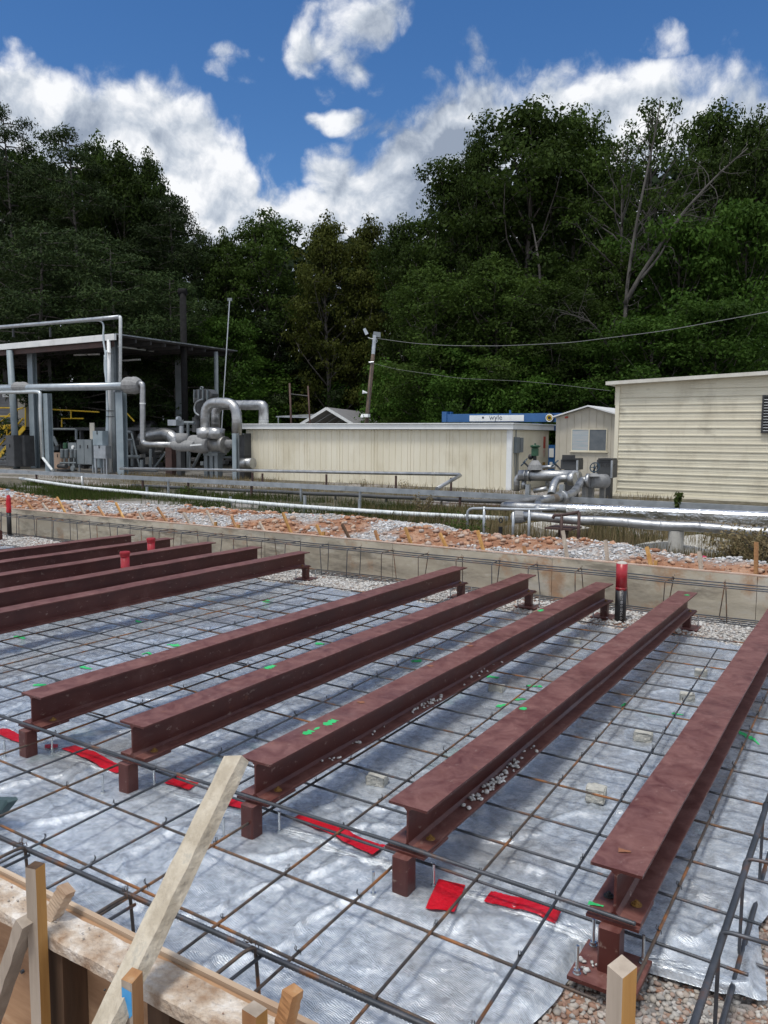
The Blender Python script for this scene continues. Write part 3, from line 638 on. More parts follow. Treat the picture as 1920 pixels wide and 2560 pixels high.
for i, x in enumerate(bx_near): beams.append(steel_beam(x, near_y0+[0,.01,.02,.025,.02][i], [8.80,8.88,8.91,8.94,8.98][i], labs_n[i]))
for i, x in enumerate(bx_far): beams.append(steel_beam(x, near_y0, [8.90,8.89,8.89,8.86,8.81,8.85][i], labs_f[i]))
def beam_mark(bi, pts, w, m=None, z=ZT+.0025):
    t = beams[bi]; drape('paint_mark', [(px_, py_, w) for px_, py_ in pts], m or M['green_paint'], lambda a, b: 0*a+z, 0.0, (22, 3), t, 1.7)
for bi, px, py, w, l in [(2,825,1807,.022,.10),(2,770,1832,.02,.07),(2,792,1822,.008,.05),(1,1308,1772,.016,.05),(3,660,1665,.022,.10),(1,1718,1488,.02,.06),(2,1340,1525,.018,.10)]:
    p = atz(px, py, ZT); beam_mark(bi, [(min(max(p[0], WORG[beams[bi].name][0]-.07), WORG[beams[bi].name][0]+.07), p[1]-l/2), (min(max(p[0], WORG[beams[bi].name][0]-.07), WORG[beams[bi].name][0]+.07), p[1]+l/2)], w)
for bi, px, py in [(0,1561,2128),(2,902,1756),(2,1175,1615),(2,1075,1665)]:
    p = atz(px, py, ZT); beam_mark(bi, [(p[0]-.022, p[1]-.006), (p[0]+.024, p[1]+.006)], .014, M['orange_paint'])
p = atz(1489, 2262, ZB_+TF); beam_mark(0, [(p[0]-.028, p[1]-.004), (p[0]+.03, p[1]+.004)], .012, None, ZB_+TF+.0025)
# pebbles lying on the lower flanges
P = []
for px, py, n, sp in [(1050,1763,26,.10),(1072,1745,10,.1),(1180,1680,9,.2),(885,1862,3,.05),(830,1885,4,.06),(932,1832,2,.03),(955,1818,1,.01),(802,1897,2,.03),(1215,1990-40,0,0)]:
    q = atz(px, py, ZB_+TF)
    for _ in range(n): P.append((bx_near[2]+rng.uniform(.03, .09), q[1]+rng.normal()*sp, ZB_+TF+.008))
for px, py, n, sp in [(1240,1965,30,.09),(1260,1935,22,.10),(1205,1995,12,.05),(1165,2020,2,.02),(1310,1880,6,.2),(1285,1910,10,.06)]:
    q = atz(px, py, ZB_+TF)
    for _ in range(n): P.append((bx_near[1]+rng.uniform(.03, .092), q[1]+rng.normal()*sp, ZB_+TF+.009))
P = np.array(P)
tag(rocks('flange_pebbles', P, rng.uniform(.012, .03, len(P)), rockmat('bright_pebbles', [(.55,.55,.53), (.75,.74,.72), (.45,.45,.44)]), origin=(-2, 5, .2)), 'small grey pebbles scattered on the lower flanges of the beams', 'pebbles', kind='stuff')
P = np.column_stack([bx_near[0]+rng.uniform(-.12, .0, 14), near_y0-.1+rng.uniform(-.03, .06, 14), np.full(14, .02)])
tag(rocks('plate_pebbles', P, rng.uniform(.01, .03, 14), MR_w, origin=(-.8, 2.9, 0)), 'few pebbles on the base plate of the rightmost beam', 'pebbles', kind='stuff')

# ================================================================== REBAR
def ribbed(mb, p, q, r, step=.011, seg=6, ribs=True, sag=0):
    p = np.array(p, float); q = np.array(q, float); ln = np.linalg.norm(q-p)
    if not ribs:
        n = max(2, int(ln/.6)); pts = [p+(q-p)*i/n + np.array([0, 0, sag*math.sin(i*2.1)]) for i in range(n+1)]
        mb.tube(pts, r, seg); return
    n = int(ln/(step/2)); pts = [p+(q-p)*i/n + np.array([0, 0, sag*math.sin(i*step*.9)]) for i in range(n+1)]
    mb.tube(pts, [r*(1.14 if (i % 2) else .93) for i in range(n+1)], seg)
def tie(mb, c, s=.02):
    c = np.array(c, float); a = rng.uniform(0, 6.28)
    for k in range(2):
        v = np.array([math.cos(a+k), math.sin(a+k), 0])*s
        mb.tube([c-v*.7+(0, 0, -.008), c-v*.6+(0, 0, .008), c+v*.2+(0, 0, .011), c+v*.5+(0, 0, .02), c+v*.35+(0, 0, .034)], .0018, 4)
matt = thing('rebar_mat', (-6, 5, .09), 'flat grid of rusty tied reinforcing bars lying over the plastic sheet', 'rebar mat')
ZX, ZY = .086, .101
xs_lines = [2.23, 2.66, 3.10, 3.47, 3.82, 4.24, 4.63, 4.98, 5.35, 5.68, 6.03, 6.38, 6.75, 7.12, 7.47, 7.86, 8.2]
for k, yl in enumerate(xs_lines):
    sl_ = [.035, .07, .05, .05, .05, .05, .04, .02, .01, .0, .0, .0, .0, -.01, .05, 0, 0][k]
    xs_ = [-.32 if yl > 3.0 else -.75, -5.2+rng.uniform(-.6, .6), -10.3+rng.uniform(-.6, .6), -15.2]
    if k == 0: xs_[0] = -.92
    for j in range(3):
        a, c = xs_[j]+(.25 if j else 0), xs_[j+1]-.25
        dy = rng.uniform(-.015, .015)+(.014 if j % 2 else 0)
        f = lambda x: yl - sl_*(x+1.56)*(1 if x > -4 else .3) + dy
        mb = MB(); ribbed(mb, (a, f(a), ZX+rng.uniform(-.002, .004)), (c, f(max(c, -4)), ZX), .0064, ribs=(yl < 5.2 and j == 0), sag=.003)
        mb.build('rebar', M['rust'] if rng.uniform() < .55 else M['rebar'], matt, smooth=True)
ybars = [(-.655,2.75,-.672,8.0),(-1.035,1.95,-1.222,7.76),(-1.395,1.98,-1.567,7.80),(-1.765,1.75,-1.905,7.8),(-2.15,1.95,-2.305,7.79),(-2.60,1.92,-2.692,7.84),(-2.95,1.95,-3.03,7.9),(-3.31,1.95,-3.49,7.7),(-3.72,1.95,-3.86,7.9),(-4.09,1.9,-4.18,7.9),(-4.45,1.9,-4.50,7.8),
         (-5.02,1.9,-5.0,7.9),(-5.37,1.9,-5.30,7.6),(-5.70,1.9,-5.57,7.6),(-6.03,1.9,-5.93,8.2),(-6.24,1.9,-6.13,8.2),(-6.30,1.9,-6.55,8.0),(-6.95,1.9,-6.95,8.0)]
ybars += [(-7.3-.4*i, 1.9, -7.3-.4*i, 8.1) for i in range(20)]
for k, (x0, y0, x1, y1) in enumerate(ybars):
    mb = MB(); nearb = x0 > -2.8
    m_ = M['rust'] if k in (0, 2, 3, 8, 10) or rng.uniform() < .4 else M['rebar']
    if nearb:
        ym = 5.0; xm = x0+(x1-x0)*(ym-y0)/(y1-y0)
        ribbed(mb, (x0, y0, ZY), (xm, ym, ZY), .0064, seg=6); ribbed(mb, (xm, ym, ZY), (x1, y1, ZY+.003), .0064, ribs=False)
    else: ribbed(mb, (x0, y0, ZY), (x1, y1, ZY), .0064, ribs=False, sag=.002)
    mb.build('rebar', m_, matt, smooth=True)
mb = MB()
for x0, y0, x1, y1 in ybars[:14]:
    for yl in xs_lines[:12]:
        if rng.uniform() < .9: tie(mb, (x0+(x1-x0)*(yl-y0)/(y1-y0), yl, ZY))
mb.build('tie_wire', M['wire'], matt); tag(bpy.data.objects['tie_wire'], kind='stuff')
# bar resting across the bearing plates, in lapped lengths
t = thing('cross_bar', (-2.5, 2.93, .21), 'long ribbed rebar lying across the near ends of the five beams', 'rebar')
for (a, c, dy) in [(-5.6, -3.3, .012), (-3.75, -1.62, -.012), (-1.85, -.70, .010)]:
    mb = MB(); ribbed(mb, (a, 2.925+dy, ZB_+TF+.010), (c, 2.925-dy, ZB_+TF+.010), .0085, step=.013); mb.build('rebar', M['rebar'], t, smooth=True)
# cages
def cage(name, lab, path, wid, z0, z1, sp, r, rs, axis_, start, stop, ribs=False, ntop=2, nbot=2, skew=.0, over=.03):
    """stirrup cage: axis_ 'x' or 'y'; path = (fixed0, fixed1) coordinates of its two sides"""
    f0, f1 = path; t = thing(name, ((start+stop)/2, f0, z0) if axis_ == 'x' else (f0, (start+stop)/2, z0), lab, 'rebar cage')
    P_ = (lambda s, f, z: (s, f, z)) if axis_ == 'x' else (lambda s, f, z: (f, s, z))
    for f in np.linspace(f0, f1, ntop):
        mb = MB(); ribbed(mb, P_(start, f+.01, z1-r-rs), P_(stop, f+rng.uniform(-.02, .02), z1-r-rs), r, ribs=ribs, step=.015, seg=8 if ribs else 6, sag=0 if ribs else .004); mb.build('rebar', M['rebar'], t, smooth=True)
    for f in np.linspace(f0, f1, nbot):
        mb = MB(); ribbed(mb, P_(start, f+.01, z0+r+rs), P_(stop, f, z0+r+rs), r, ribs=False, sag=.004); mb.build('rebar', M['rebar'], t, smooth=True)
    s = start+.1
    while s < stop-.05:
        k = rng.uniform(-skew, skew); k2 = rng.uniform(-skew, skew)
        loop = [P_(s, f1-over*0, z1), P_(s+k, f0, z1), P_(s+k*1.5, f0-.002, z0), P_(s+k2, f1, z0), P_(s, f1+.002, z1+.002)]
        pts = elbowed([P_(s+.02, (f0+f1)/2, z1+.003)]+loop[1:]+[P_(s, (f0+f1)/2+.03, z1+.004)], .035, 4)
        mb = MB(); mb.tube(pts, rs, 6); tie(mb, P_(s, f1, z1), .025); mb.build('stirrup', M['rust'] if rng.uniform() < .4 else M['rebar'], t, smooth=True)
        s += sp*rng.uniform(.93, 1.07)
    return t
cage('rebar_cage', 'long rebar cage with stirrups running along the foot of the form wall', (9.40, 9.71), .3, -.02, .405, .56, .0080, .0064, 'x', -19.5, -.1, skew=.07, ntop=3, nbot=4)
cage('rebar_cage', 'rebar cage of heavy bars at the right corner beside the yellow topped stake', (-.385, .02), .4, -.03, .395, .56, .0115, .0075, 'y', 1.5, 6.5, ribs=True, skew=.02)
t = thing('edge_rebar', (-3, 2.0, .2), 'heavy ribbed bar with bent hooks running just inside the near wooden form', 'rebar')
mb = MB(); ribbed(mb, (-5.2, 2.0, .20), (-.98, 2.06, .20), .0102, step=.015, seg=8); mb.build('rebar', M['rebar'], t, smooth=True)
for px, py in [(48,2124),(310,2246),(622,2375)]:
    p = atz(px, py, .215); x0 = p[0]
    mb = MB(); mb.tube(elbowed([(x0-.02, p[1]-.42, .20), (x0, p[1]-.02, .222), (x0+.012, p[1]+.02, .222), (x0+.03, p[1]+.028, -.06)], .03, 5), .0072, 7); tie(mb, (x0, p[1], .235), .035); tie(mb, (x0+.01, p[1]+.01, .23), .03); mb.build('hook_bar', M['rust'], t, smooth=True)
    mb = MB(); mb.tube([(x0+.004, p[1]-.45, .175), (x0+.03, p[1]+.03, .185)], .0068, 7); mb.build('hook_bar', M['rebar'], t, smooth=True)

# ---- concrete spacer bricks
def brick(x, y, rz, s, lab):
    mb = MB(); n = 4; c, sn = math.cos(rz), math.sin(rz)
    vs = []; fs = []
    mb.box((-s[0], -s[1], 0), (s[0], s[1], s[2]))
    o = mb.build('concrete_brick', M['brick'], origin=(0, 0, 0))
    import bmesh
    bm = bmesh.new(); bm.from_mesh(o.data); bmesh.ops.bevel(bm, geom=list(bm.edges), offset=.006, segments=2, affect='EDGES'); bmesh.ops.subdivide_edges(bm, edges=list(bm.edges), cuts=2, use_grid_fill=True)
    for v in bm.verts: v.co += Vector(rng.normal(size=3)*.0022)
    bm.to_mesh(o.data); bm.free()
    o.location = (x, y, float(sheet_h(np.array([x]), np.array([y]))[0])-.004); o.rotation_euler = (0, 0, rz)
    tag(o, lab, 'concrete brick', 'concrete spacer bricks under the rebar')
for px, py, rz, s, lab in [(943,1955,.2,(.058,.04,.062),'rough concrete brick standing free between third and second beams, nearest of its bay'),(1242,1730,.1,(.06,.04,.055),'pale concrete brick halfway along the bay right of the third beam'),
        (1438,1605,.2,(.055,.04,.05),'small far concrete brick beside the upper part of second beam'),(1490,2000,.15,(.052,.05,.078),'nearest concrete brick under the rebar left of the rightmost beam'),
        (1608,1848,.1,(.06,.042,.062),'second concrete brick from the front left of the rightmost beam'),(1718,1745,.2,(.055,.042,.06),'third concrete brick from the front left of the rightmost beam'),
        (1752,1685,.1,(.05,.04,.058),'farthest concrete brick left of the rightmost beam')]:
    p = atz(px, py, .0); brick(p[0], p[1], rz, s, lab)

# ---- capped red pipes and sprayed riser
def riser(name, px, pyb, pytop, y, dia, lab, segs, cap=True, cat='pipe', text=None, lean=(0,0)):
    p = aty(px, pyb, y); q = aty(px, pytop, y); zt = q[2]; r = dia/2
    t = thing(name, (p[0], y, -.05), lab, cat); z = -.05
    for zt_, m in segs:
        zz = zt if zt_ is None else zt_
        MB().tube([(p[0]+lean[0]*z, y+lean[1]*z, z), (p[0]+lean[0]*zz, y+lean[1]*zz, zz)], r, 20).build('pipe', m, t, smooth=False); z = zz
    for o in list(t.children):
        for pl in o.data.polygons: pl.use_smooth = len(pl.vertices) == 4
    if cap:
        mb = MB(); mb.tube([(p[0], y, zt-.055), (p[0], y, zt-.02)], r*1.10, 20); mb.tube([(p[0], y, zt-.02), (p[0], y, zt-.002), (p[0], y, zt+.012)], [r*1.2, r*1.2, r*1.1], 20); mb.build('cap', M['red_pvc'], t)
    return t, p, zt
riser('capped_pipe', 313, 1415, 1381, atx(313, 1400, -8.25)[1], .112, 'nearer red capped pipe standing between far maroon beams', [(None, M['red_pvc'])])
riser('capped_pipe', 378, 1375, 1347, atx(378, 1360, -9.18)[1], .112, 'farther red capped pipe standing between far maroon beams', [(None, M['red_pvc'])])
t, p, zt = riser('sprayed_pipe', 1550, 1555, 1408, 8.775, .122, 'black pipe sprayed red at its top and printed with white letters', [(.36, M['black']), (.395, mat('red_over_black', (.10,.004,.006), (.3,.01,.015), scale=30, rough=.4)), (None, M['red_pvc'])], cap=False)
mb = MB(); mb.sphere((p[0], 8.775, zt), .058, 14, 8, (1, 1, .45)); mb.build('cap', M['concrete'], t)
def text(name, s, size, loc, xdir, updir, m, parent=None, extrude=.001, align='CENTER', label=None, cat=None):
    cu = bpy.data.curves.new(name, 'FONT'); cu.body = s; cu.size = size; cu.align_x = align; cu.align_y = 'CENTER'; cu.extrude = extrude; cu.resolution_u = 2
    tmp = bpy.data.objects.new('tmp', cu); COL.objects.link(tmp); dg = bpy.context.evaluated_depsgraph_get(); me = bpy.data.meshes.new_from_object(tmp.evaluated_get(dg))
    vs = np.array([v.co[:] for v in me.vertices]); fs = [tuple(p_.vertices) for p_ in me.polygons]
    bpy.data.objects.remove(tmp, do_unlink=True)
    xd = _u(xdir); ud = _u(updir); nd = np.cross(xd, ud); W = np.array(loc)[None]+vs[:, :1]*xd+vs[:, 1:2]*ud+vs[:, 2:3]*nd
    return W, fs, mesh_obj(name, W, fs, m, parent)
W, fs, o = text('printed_text', 'E  O TCI-ES 11-08-22 02:50', .034, (0, 0, 0), (1, 0, 0), (0, 1, 0), M['white_text'], t)
bpy.data.objects.remove(o, do_unlink=True)
# wrap the printed line round the pipe: local x runs up the pipe, local y goes round it
R_ = .0618; face = math.atan2(-8.775, -p[0])+.18
V2 = np.column_stack([p[0]+R_*np.cos(face-W[:, 1]/R_), 8.775+R_*np.sin(face-W[:, 1]/R_), .19+W[:, 0]*.93])
mesh_obj('printed_text', V2, fs, M['white_text'], t)
t = thing('riser_pipe', (0, 0, 0), 'thin black riser with crumpled red wrap at the far left of the form wall', 'pipe'); 
p = atz(24, 1336, .0); t.location = tuple(p); WORG[t.name] = p
q = aty(22, 1278, p[1])[2]; q2 = aty(20, 1238, p[1])[2]
MB().tube([(p[0], p[1], -.05), (p[0], p[1], q)], .045, 12).build('pipe', M['black'], t, smooth=True)
mb = MB(); mb.tube([(p[0], p[1], q-.02), (p[0]+.01, p[1], q+.08), (p[0], p[1], q+.17), (p[0]+.012, p[1], q+.26), (p[0], p[1], q2)], [.052, .047, .054, .043, .03], 9); mb.build('wrap', M['red_tape'], t)
mb = MB(); mb.tube([(p[0], p[1], q2), (p[0], p[1], q2+.06)], .012, 6); mb.tube([(p[0]-.05, p[1], q2+.10), (p[0]+.05, p[1], q2+.10)], .028, 8); mb.build('tap', M['zinc'], t)

# ================================================================== NEAR WOODEN FORM
nf = thing('wooden_form', (-2.5, 1.5, -.6), 'timber form along the near edge with cement splashed top plate', 'formwork')
MB().box((-4.6, 1.553, -.62), (-.35, 1.571, .474)).build('plywood_panel', M['plywood'], nf)
xs0 = aty(112, 2400, 1.45)[0]; xs1 = aty(178, 2450, 1.46)[0]
def plate(xa, xb, parent):
    """rough sawn plate with worn edges"""
    n = 60; vs = []; mb = MB()
    for i in range(n+1):
        x = xa+(xb-xa)*i/n
        w = lambda k: .004*(fbmn(np.array([x*14+k*9]), np.array([k*1.]), 3, 90+k)[0]-.5)*2
        for (yy, zz, k) in ((1.444,.436,0),(1.444,.474,1),(1.452,.482,2),(1.552,.482,3),(1.552,.436,4)): vs.append((x, yy+w(k), zz+w(k+5)))
    fs = [(i*5+j, i*5+(j+1) % 5, (i+1)*5+(j+1) % 5, (i+1)*5+j) for i in range(n) for j in range(5)] + [(4,3,2,1,0), tuple(n*5+j for j in range(5))]
    mb.add(vs, fs); return mb.build('top_plate', M['wood_splash'], parent)
st1 = aty(88, 2330, 1.41)[0]
plate(-4.4, st1-.02, nf); plate(xs0-.005, -.35, nf)
mb = MB(); n = 50; vs = []
for i in range(n+1):
    x = -4.4+(4.05)*i/n; w = .006*(fbmn(np.array([x*9]), np.array([.3]), 3, 99)[0]-.5); vs += [(x, 1.572, .45), (x, 1.572, .489+w), (x, 1.588, .491+w), (x, 1.588, .45)]
mb.add(vs, [(i*4+j, i*4+(j+1) % 4, (i+1)*4+(j+1) % 4, (i+1)*4+j) for i in range(n) for j in range(4)]); mb.build('edge_strip', M['wood_dark'] if False else M['wood_x'], nf)
for px in (112, 365):
    xa = aty(px, 2420, 1.46)[0]; MB().box((xa, 1.462, -.6), (xa+.089, 1.551, .434)).build('stud', M['wood_dark'], nf)
for k in range(2):
    xa = -3.1-.6*k; MB().box((xa, 1.462, -.6), (xa+.089, 1.551, .434)).build('stud', M['wood_dark'], nf)
P = []
for _ in range(80):
    x = rng.choice([rng.uniform(-2.3, -.6), rng.uniform(-2.3, -1.2), rng.normal(-2.42, .06)]); P.append((x, rng.uniform(1.455, 1.548), .487))
P = np.array(P); tag(rocks('form_grit', P, rng.uniform(.002, .010, len(P)), MR_m, origin=(-1.7, 1.5, .48)), 'grit and crumbs of mortar on the top plate of the near form', 'grit', kind='stuff')

def stake(px, py, y, w, d, mats, lab, rz=0., bottom=-.6, lean=(0, 0), chip=0.0, group=None, name='wooden_stake', y2=None, top=None):
    """square stake whose top centre is seen at px,py on the plane y"""
    p = aty(px, py, y) if top is None else np.array(top); mb = MB(); c, s = math.cos(rz), math.sin(rz)
    vs = []; n = 14
    for i in range(n+1):
        z = bottom+(p[2]-bottom)*i/n; k = (i/n-1)
        for j, (a, b) in enumerate(((-1,-1),(1,-1),(1,1),(-1,1))):
            a2, b2 = a*w/2*(1+.02*math.sin(i*2+j)), b*d/2
            dz = -chip*(j in (0, 1))*(i == n)
            vs.append((p[0]+a2*c-b2*s+lean[0]*k, y+a2*s+b2*c+lean[1]*k, z+dz))
    fs = [(i*4+j, i*4+(j+1) % 4, (i+1)*4+(j+1) % 4, (i+1)*4+j) for i in range(n) for j in range(4)] + [(3,2,1,0), tuple(n*4+j for j in range(4))]
    mb.add(vs, fs)
    o = mesh_obj(name, mb.v, mb.f, mats, None, mi=None, origin=(p[0]+lean[0]*-1, y+lean[1]*-1, bottom))
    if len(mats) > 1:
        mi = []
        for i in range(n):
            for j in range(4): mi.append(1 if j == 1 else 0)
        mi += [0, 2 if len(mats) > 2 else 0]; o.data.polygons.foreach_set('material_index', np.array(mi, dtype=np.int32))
    return tag(o, lab, 'wooden stake', group), p
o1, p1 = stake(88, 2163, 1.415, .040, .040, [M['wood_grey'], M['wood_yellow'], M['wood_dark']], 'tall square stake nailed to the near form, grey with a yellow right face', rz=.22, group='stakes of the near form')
o2, p2 = stake(330, 2434, 1.345, .038, .040, [M['wood_grey'], M['wood_orange'], M['wood_orange']], 'short stake with blue spray paint beside the leaning board', rz=.10, chip=.01, group='stakes of the near form')
mb = MB(); c, s = math.cos(.10), math.sin(.10)
def onface(u, z): return (p2[0]+u*c-(-.0207)*s, 1.345+u*s+(-.0207)*c, z)
mb.add([onface(-.0175, p2[2]-.03), onface(.0165, p2[2]-.035), onface(.017, p2[2]-.10), onface(.008, p2[2]-.112), onface(-.0178, p2[2]-.106)], [(0,1,2,3,4)][::1]); mb.f = [f[::-1] for f in mb.f]
mb.add([onface(-.0178, p2[2]-.135), onface(.0165, p2[2]-.14), onface(.017, p2[2]-.30), onface(-.0178, p2[2]-.30)], [(3,2,1,0)]); mb.build('spray_mark', M['blue_spray'], o2)
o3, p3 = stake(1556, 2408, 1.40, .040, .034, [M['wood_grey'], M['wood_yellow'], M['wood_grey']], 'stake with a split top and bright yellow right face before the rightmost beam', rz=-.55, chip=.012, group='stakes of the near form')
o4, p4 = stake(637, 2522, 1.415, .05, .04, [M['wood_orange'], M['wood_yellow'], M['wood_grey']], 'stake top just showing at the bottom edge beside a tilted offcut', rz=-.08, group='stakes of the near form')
def board(name, a, b, w, h, m, lab, up=(0,0,1), cat='board'):
    mb = MB(); a = np.array(a); b = np.array(b); n = 20; d = _u(b-a); sd = np.cross(d, up); sd = _u(sd); u2 = np.cross(sd, d); vs = []
    for i in range(n+1):
        c = a+(b-a)*i/n
        for j, (x, y) in enumerate(((-1,-1),(1,-1),(1,1),(-1,1))): vs.append(c+sd*x*(w/2+.0015*math.sin(i*1.7+j))+u2*y*(h/2+.001*math.sin(i*2.3+j*2)))
    mb.add(vs, [(i*4+j, i*4+(j+1) % 4, (i+1)*4+(j+1) % 4, (i+1)*4+j) for i in range(n) for j in range(4)]+[(3,2,1,0), tuple(n*4+j for j in range(4))])
    return mb.build(name, m, label=lab, cat=cat)
mlean = mat('leaning_board_wood', (.40,.35,.27), (.52,.47,.38), scale=9, rough=.85, c3=(.30,.30,.27), lo=.4, hi=.6, bump=.5, bscale=40)
mid_ = aty(338, 2420, 1.398); b = atd(592, 1897, 2.62); a = mid_ - (b-mid_)*.42
lb = board('leaning_board', a, b, .040, .088, mlean, 'long pale weathered board leaning over the near form into the pit', up=_u(np.array([.9, -.3, .1])))
for px, py in ((281, 2455), (262, 2475), (333, 2445)):
    c_ = aty(px, py, 1.372); MB().sphere(c_, .0035, 8, 5).build('nail', M['dark_steel'], lb)
a = aty(8, 2470, 1.385); b = aty(66, 2300, 1.385); d = b-a
board('brace_board', a-d*1.5, b, .038, .05, M['wood_grey'], 'weathered brace running down left from the tall stake', up=(0, 1, 0))
a = atz(106, 2290, .50)+np.array([0, .02, 0]); b = atz(128, 2226, .60)
board('wood_offcut', (a[0], 1.50, .47), (a[0]+.055, 1.53, .585), .045, .04, M['wood_x'], 'short brown offcut wedged behind the tall stake', up=(0, 1, 0))
a = atz(672, 2500, .52); board('wood_offcut', (p4[0]+.02, 1.47, .44), (p4[0]+.055, 1.50, p4[2]+.02), .045, .035, M['wood_orange'], 'tilted offcut beside the stake at the bottom edge', up=(1, 0, .2))

q = atz(2, 2020, .12); t = MB().prism([(q[0]-.25, q[1], .10), (q[0]+.02, q[1]+.02, .16), (q[0]+.035, q[1]+.02, .15), (q[0]-.02, q[1]-.03, .06), (q[0]-.25, q[1]-.03, .03)], (.01, .05, 0)).build('steel_plate', mat('teal_steel', (.03,.06,.07), (.05,.09,.10), scale=6, rough=.45), label='corner of a dark teal steel plate poking in at the left edge', cat='steel plate')

# ================================================================== YARD BEHIND THE WALL
A = aty
def fdist(p): return float(np.dot(np.array(p)-CAM, FWD))
GZ = -.08
# ---- stakes and braces behind the form wall
Q4 = lambda a, b: (a/2.592, 1180+b/2.592); Q2 = lambda a, b: (560+a/2.592, 960+b/2.592); Q3 = lambda a, b: (1140+a/2.127, 880+b/2.127)
stk = [(Q4(165,185),Q4(215,240),'o','first short orange brace stake from the left end of the form wall'),(Q4(275,205),Q4(315,250),'g','short grey stake between two orange ones near the left end of the wall'),
 (Q4(370,165),Q4(420,250),'y','long yellow stake leaning left above the left stretch of wall'),(Q4(510,210),Q4(550,268),'g','slim grey stake leaning left, fourth from the left end of the wall'),
 (Q4(635,225),Q4(675,280),'o','brown stake leaning left before a clay clod, fifth from the left'),(Q4(750,200),Q4(800,290),'y','yellow stake leaning over red clay, sixth from the left'),
 (Q4(900,258),Q4(930,302),'g','short grey stub leaning left, seventh from the left'),(Q4(1020,230),Q4(1080,315),'o','long orange stake in the big red clay heap on the left'),
 (Q4(1190,265),Q4(1230,330),'g','grey stake in white stones just right of the big clay heap'),(Q4(1340,250),Q4(1390,345),'g','long grey stake beside a small pink flag and a stub'),
 (Q4(1500,290),Q4(1530,355),'o','brown stake leaning left above the far row of beams, eleventh from the left'),(Q2(230,900),Q2(262,948),'g','small grey stake beside a short stub, left of the long yellow leaner'),
 (Q2(380,835),Q2(435,958),'y','longest yellow stake, leaning left below the rusty post of the white pipe'),(Q2(600,915),Q2(632,978),'y','short yellow stake with a square stub at its foot'),
 (Q2(765,910),Q2(812,992),'d','dark brown stake leaning left above the joint of the wall'),(Q2(978,950),Q2(1000,1006),'o','small orange stake in grey stones right of the dark one'),
 (Q2(1175,930),Q2(1212,1027),'y','tall yellow brown stake leaning left before the grey stone heap'),(Q2(1400,970),Q2(1440,1048),'y','yellow stake leaning left, next but one from the wall corner of the handrail'),
 (Q3(115,950),Q3(145,1048),'y','bright yellow stake left of the dark wet patch on the wall'),(Q3(360,1035),Q3(370,1072),'o','very short orange stub above the dark wet patch'),
 (Q3(568,950),Q3(592,1092),'g','tall grey upright stake with a small orange chip at its foot'),(Q3(795,1000),Q3(806,1110),'g','upright grey stake with a rusty top left of the sprayed pipe'),
 (Q3(1015,1038),Q3(1036,1128),'y','orange topped stake with a pale stub, just right of the sprayed pipe'),(Q3(1293,1060),Q3(1303,1150),'g','thin grey stake beside the pink flag on the right'),
 (Q3(1597,1010),Q3(1595,1180),'o','tall upright orange stake near the right edge of the picture')]
for (t0, b0, c_, lab) in stk:
    b = A(b0[0], b0[1]+3, 9.955); q = A(t0[0], t0[1], 9.98+rng.uniform(0, .12)); m_ = {'o': M['wood_orange'], 'g': M['wood_grey'], 'y': M['wood_yellow'], 'd': M['wood_dark']}[c_]
    w = .040
    tag(board('wooden_stake', b-(q-b)*.35, q, w, w*.8, m_, lab, up=(.3, 1, 0)), None, 'wooden stake', 'stakes bracing the form wall')
for px, py, lab in [(Q4(1398,330)[0],Q4(1398,330)[1],'square yellow stub beside the long grey stake'),(Q2(95,920)[0],Q2(95,920)[1],'pale square stub at the left of the middle wall stretch'),(Q2(645,965)[0],Q2(645,965)[1],'bright square stub at the foot of a short yellow stake'),(Q3(1062,1118)[0],Q3(1062,1118)[1],'pale pinkish stub right of the orange topped stake')]:
    p = A(px, py, 9.935); o = MB().box((p[0]-.02, 9.915, .40), (p[0]+.02, 9.955, p[2]+.02)).build('stake_stub', M['wood_yellow'], label=lab, cat='stub'); o['group'] = 'sawn stubs on the wall edge'
pink = mat('pink_flag', (.8,.10,.22), rough=.6)
for px, py, y, lab in [(495,1281,12.2,'small pink marker flag left of the middle, beside a grey stake'),(779,1291,11.5,'small pink marker flag in clay near the short yellow stake'),(1756,1394,11.2,'pink marker flag at the right near a thin grey stake')]:
    p = A(px, py, y); t = thing('marker_flag', (p[0], y, ground_h(np.array([p[0]]), np.array([y]))[0]), lab, 'marker flag')
    MB().tube([(p[0], y, WORG[t.name][2]-.02), (p[0], y, p[2]+.03)], .003, 5).build('wire', M['wire'], t)
    MB().prism([(p[0], y, p[2]+.03), (p[0]+.05, y+.01, p[2]+.02), (p[0]+.045, y+.012, p[2]-.03), (p[0], y, p[2]-.025)], (0, .003, 0)).build('flag', pink, t)

# ---- cream shed in the middle
YS = 29.09
def ribs_wall(mb, x0, x1, y, z0, z1, sp, w, d):
    x = x0+sp/2
    while x < x1-w: mb.add([(x,y,z0),(x+w,y,z0),(x+w*.72,y-d,z0),(x+w*.28,y-d,z0),(x,y,z1),(x+w,y,z1),(x+w*.72,y-d,z1),(x+w*.28,y-d,z1)], [(0,3,7,4),(3,2,6,7),(2,1,5,6),(4,7,6,5)]); x += sp
t = thing('metal_shed', (-19.5, YS, -.1), 'long cream ribbed metal shed with a flat white roof edge', 'shed')
X0, X1 = A(616, 1150, YS)[0], A(1277, 1150, YS)[0]; zt = A(900, 1074, YS)[2]; zb = -.12
yb = atx(1369, 1150, X1)[1]
mb = MB(); mb.box((X0, YS, zb), (X1, yb, zt)); ribs_wall(mb, X0, X1-.15, YS, zb, zt, .305, .055, .028); mb.build('wall', M['cream'], t)
mb = MB(); n = 64; ys_ = np.linspace(YS+.05, yb, n*4+1)
prof = [0, 0, .028, .028]
vs = [(X1+.004+prof[i % 4], yy, z) for z in (zb, zt) for i, yy in enumerate(ys_)]; k = len(ys_)
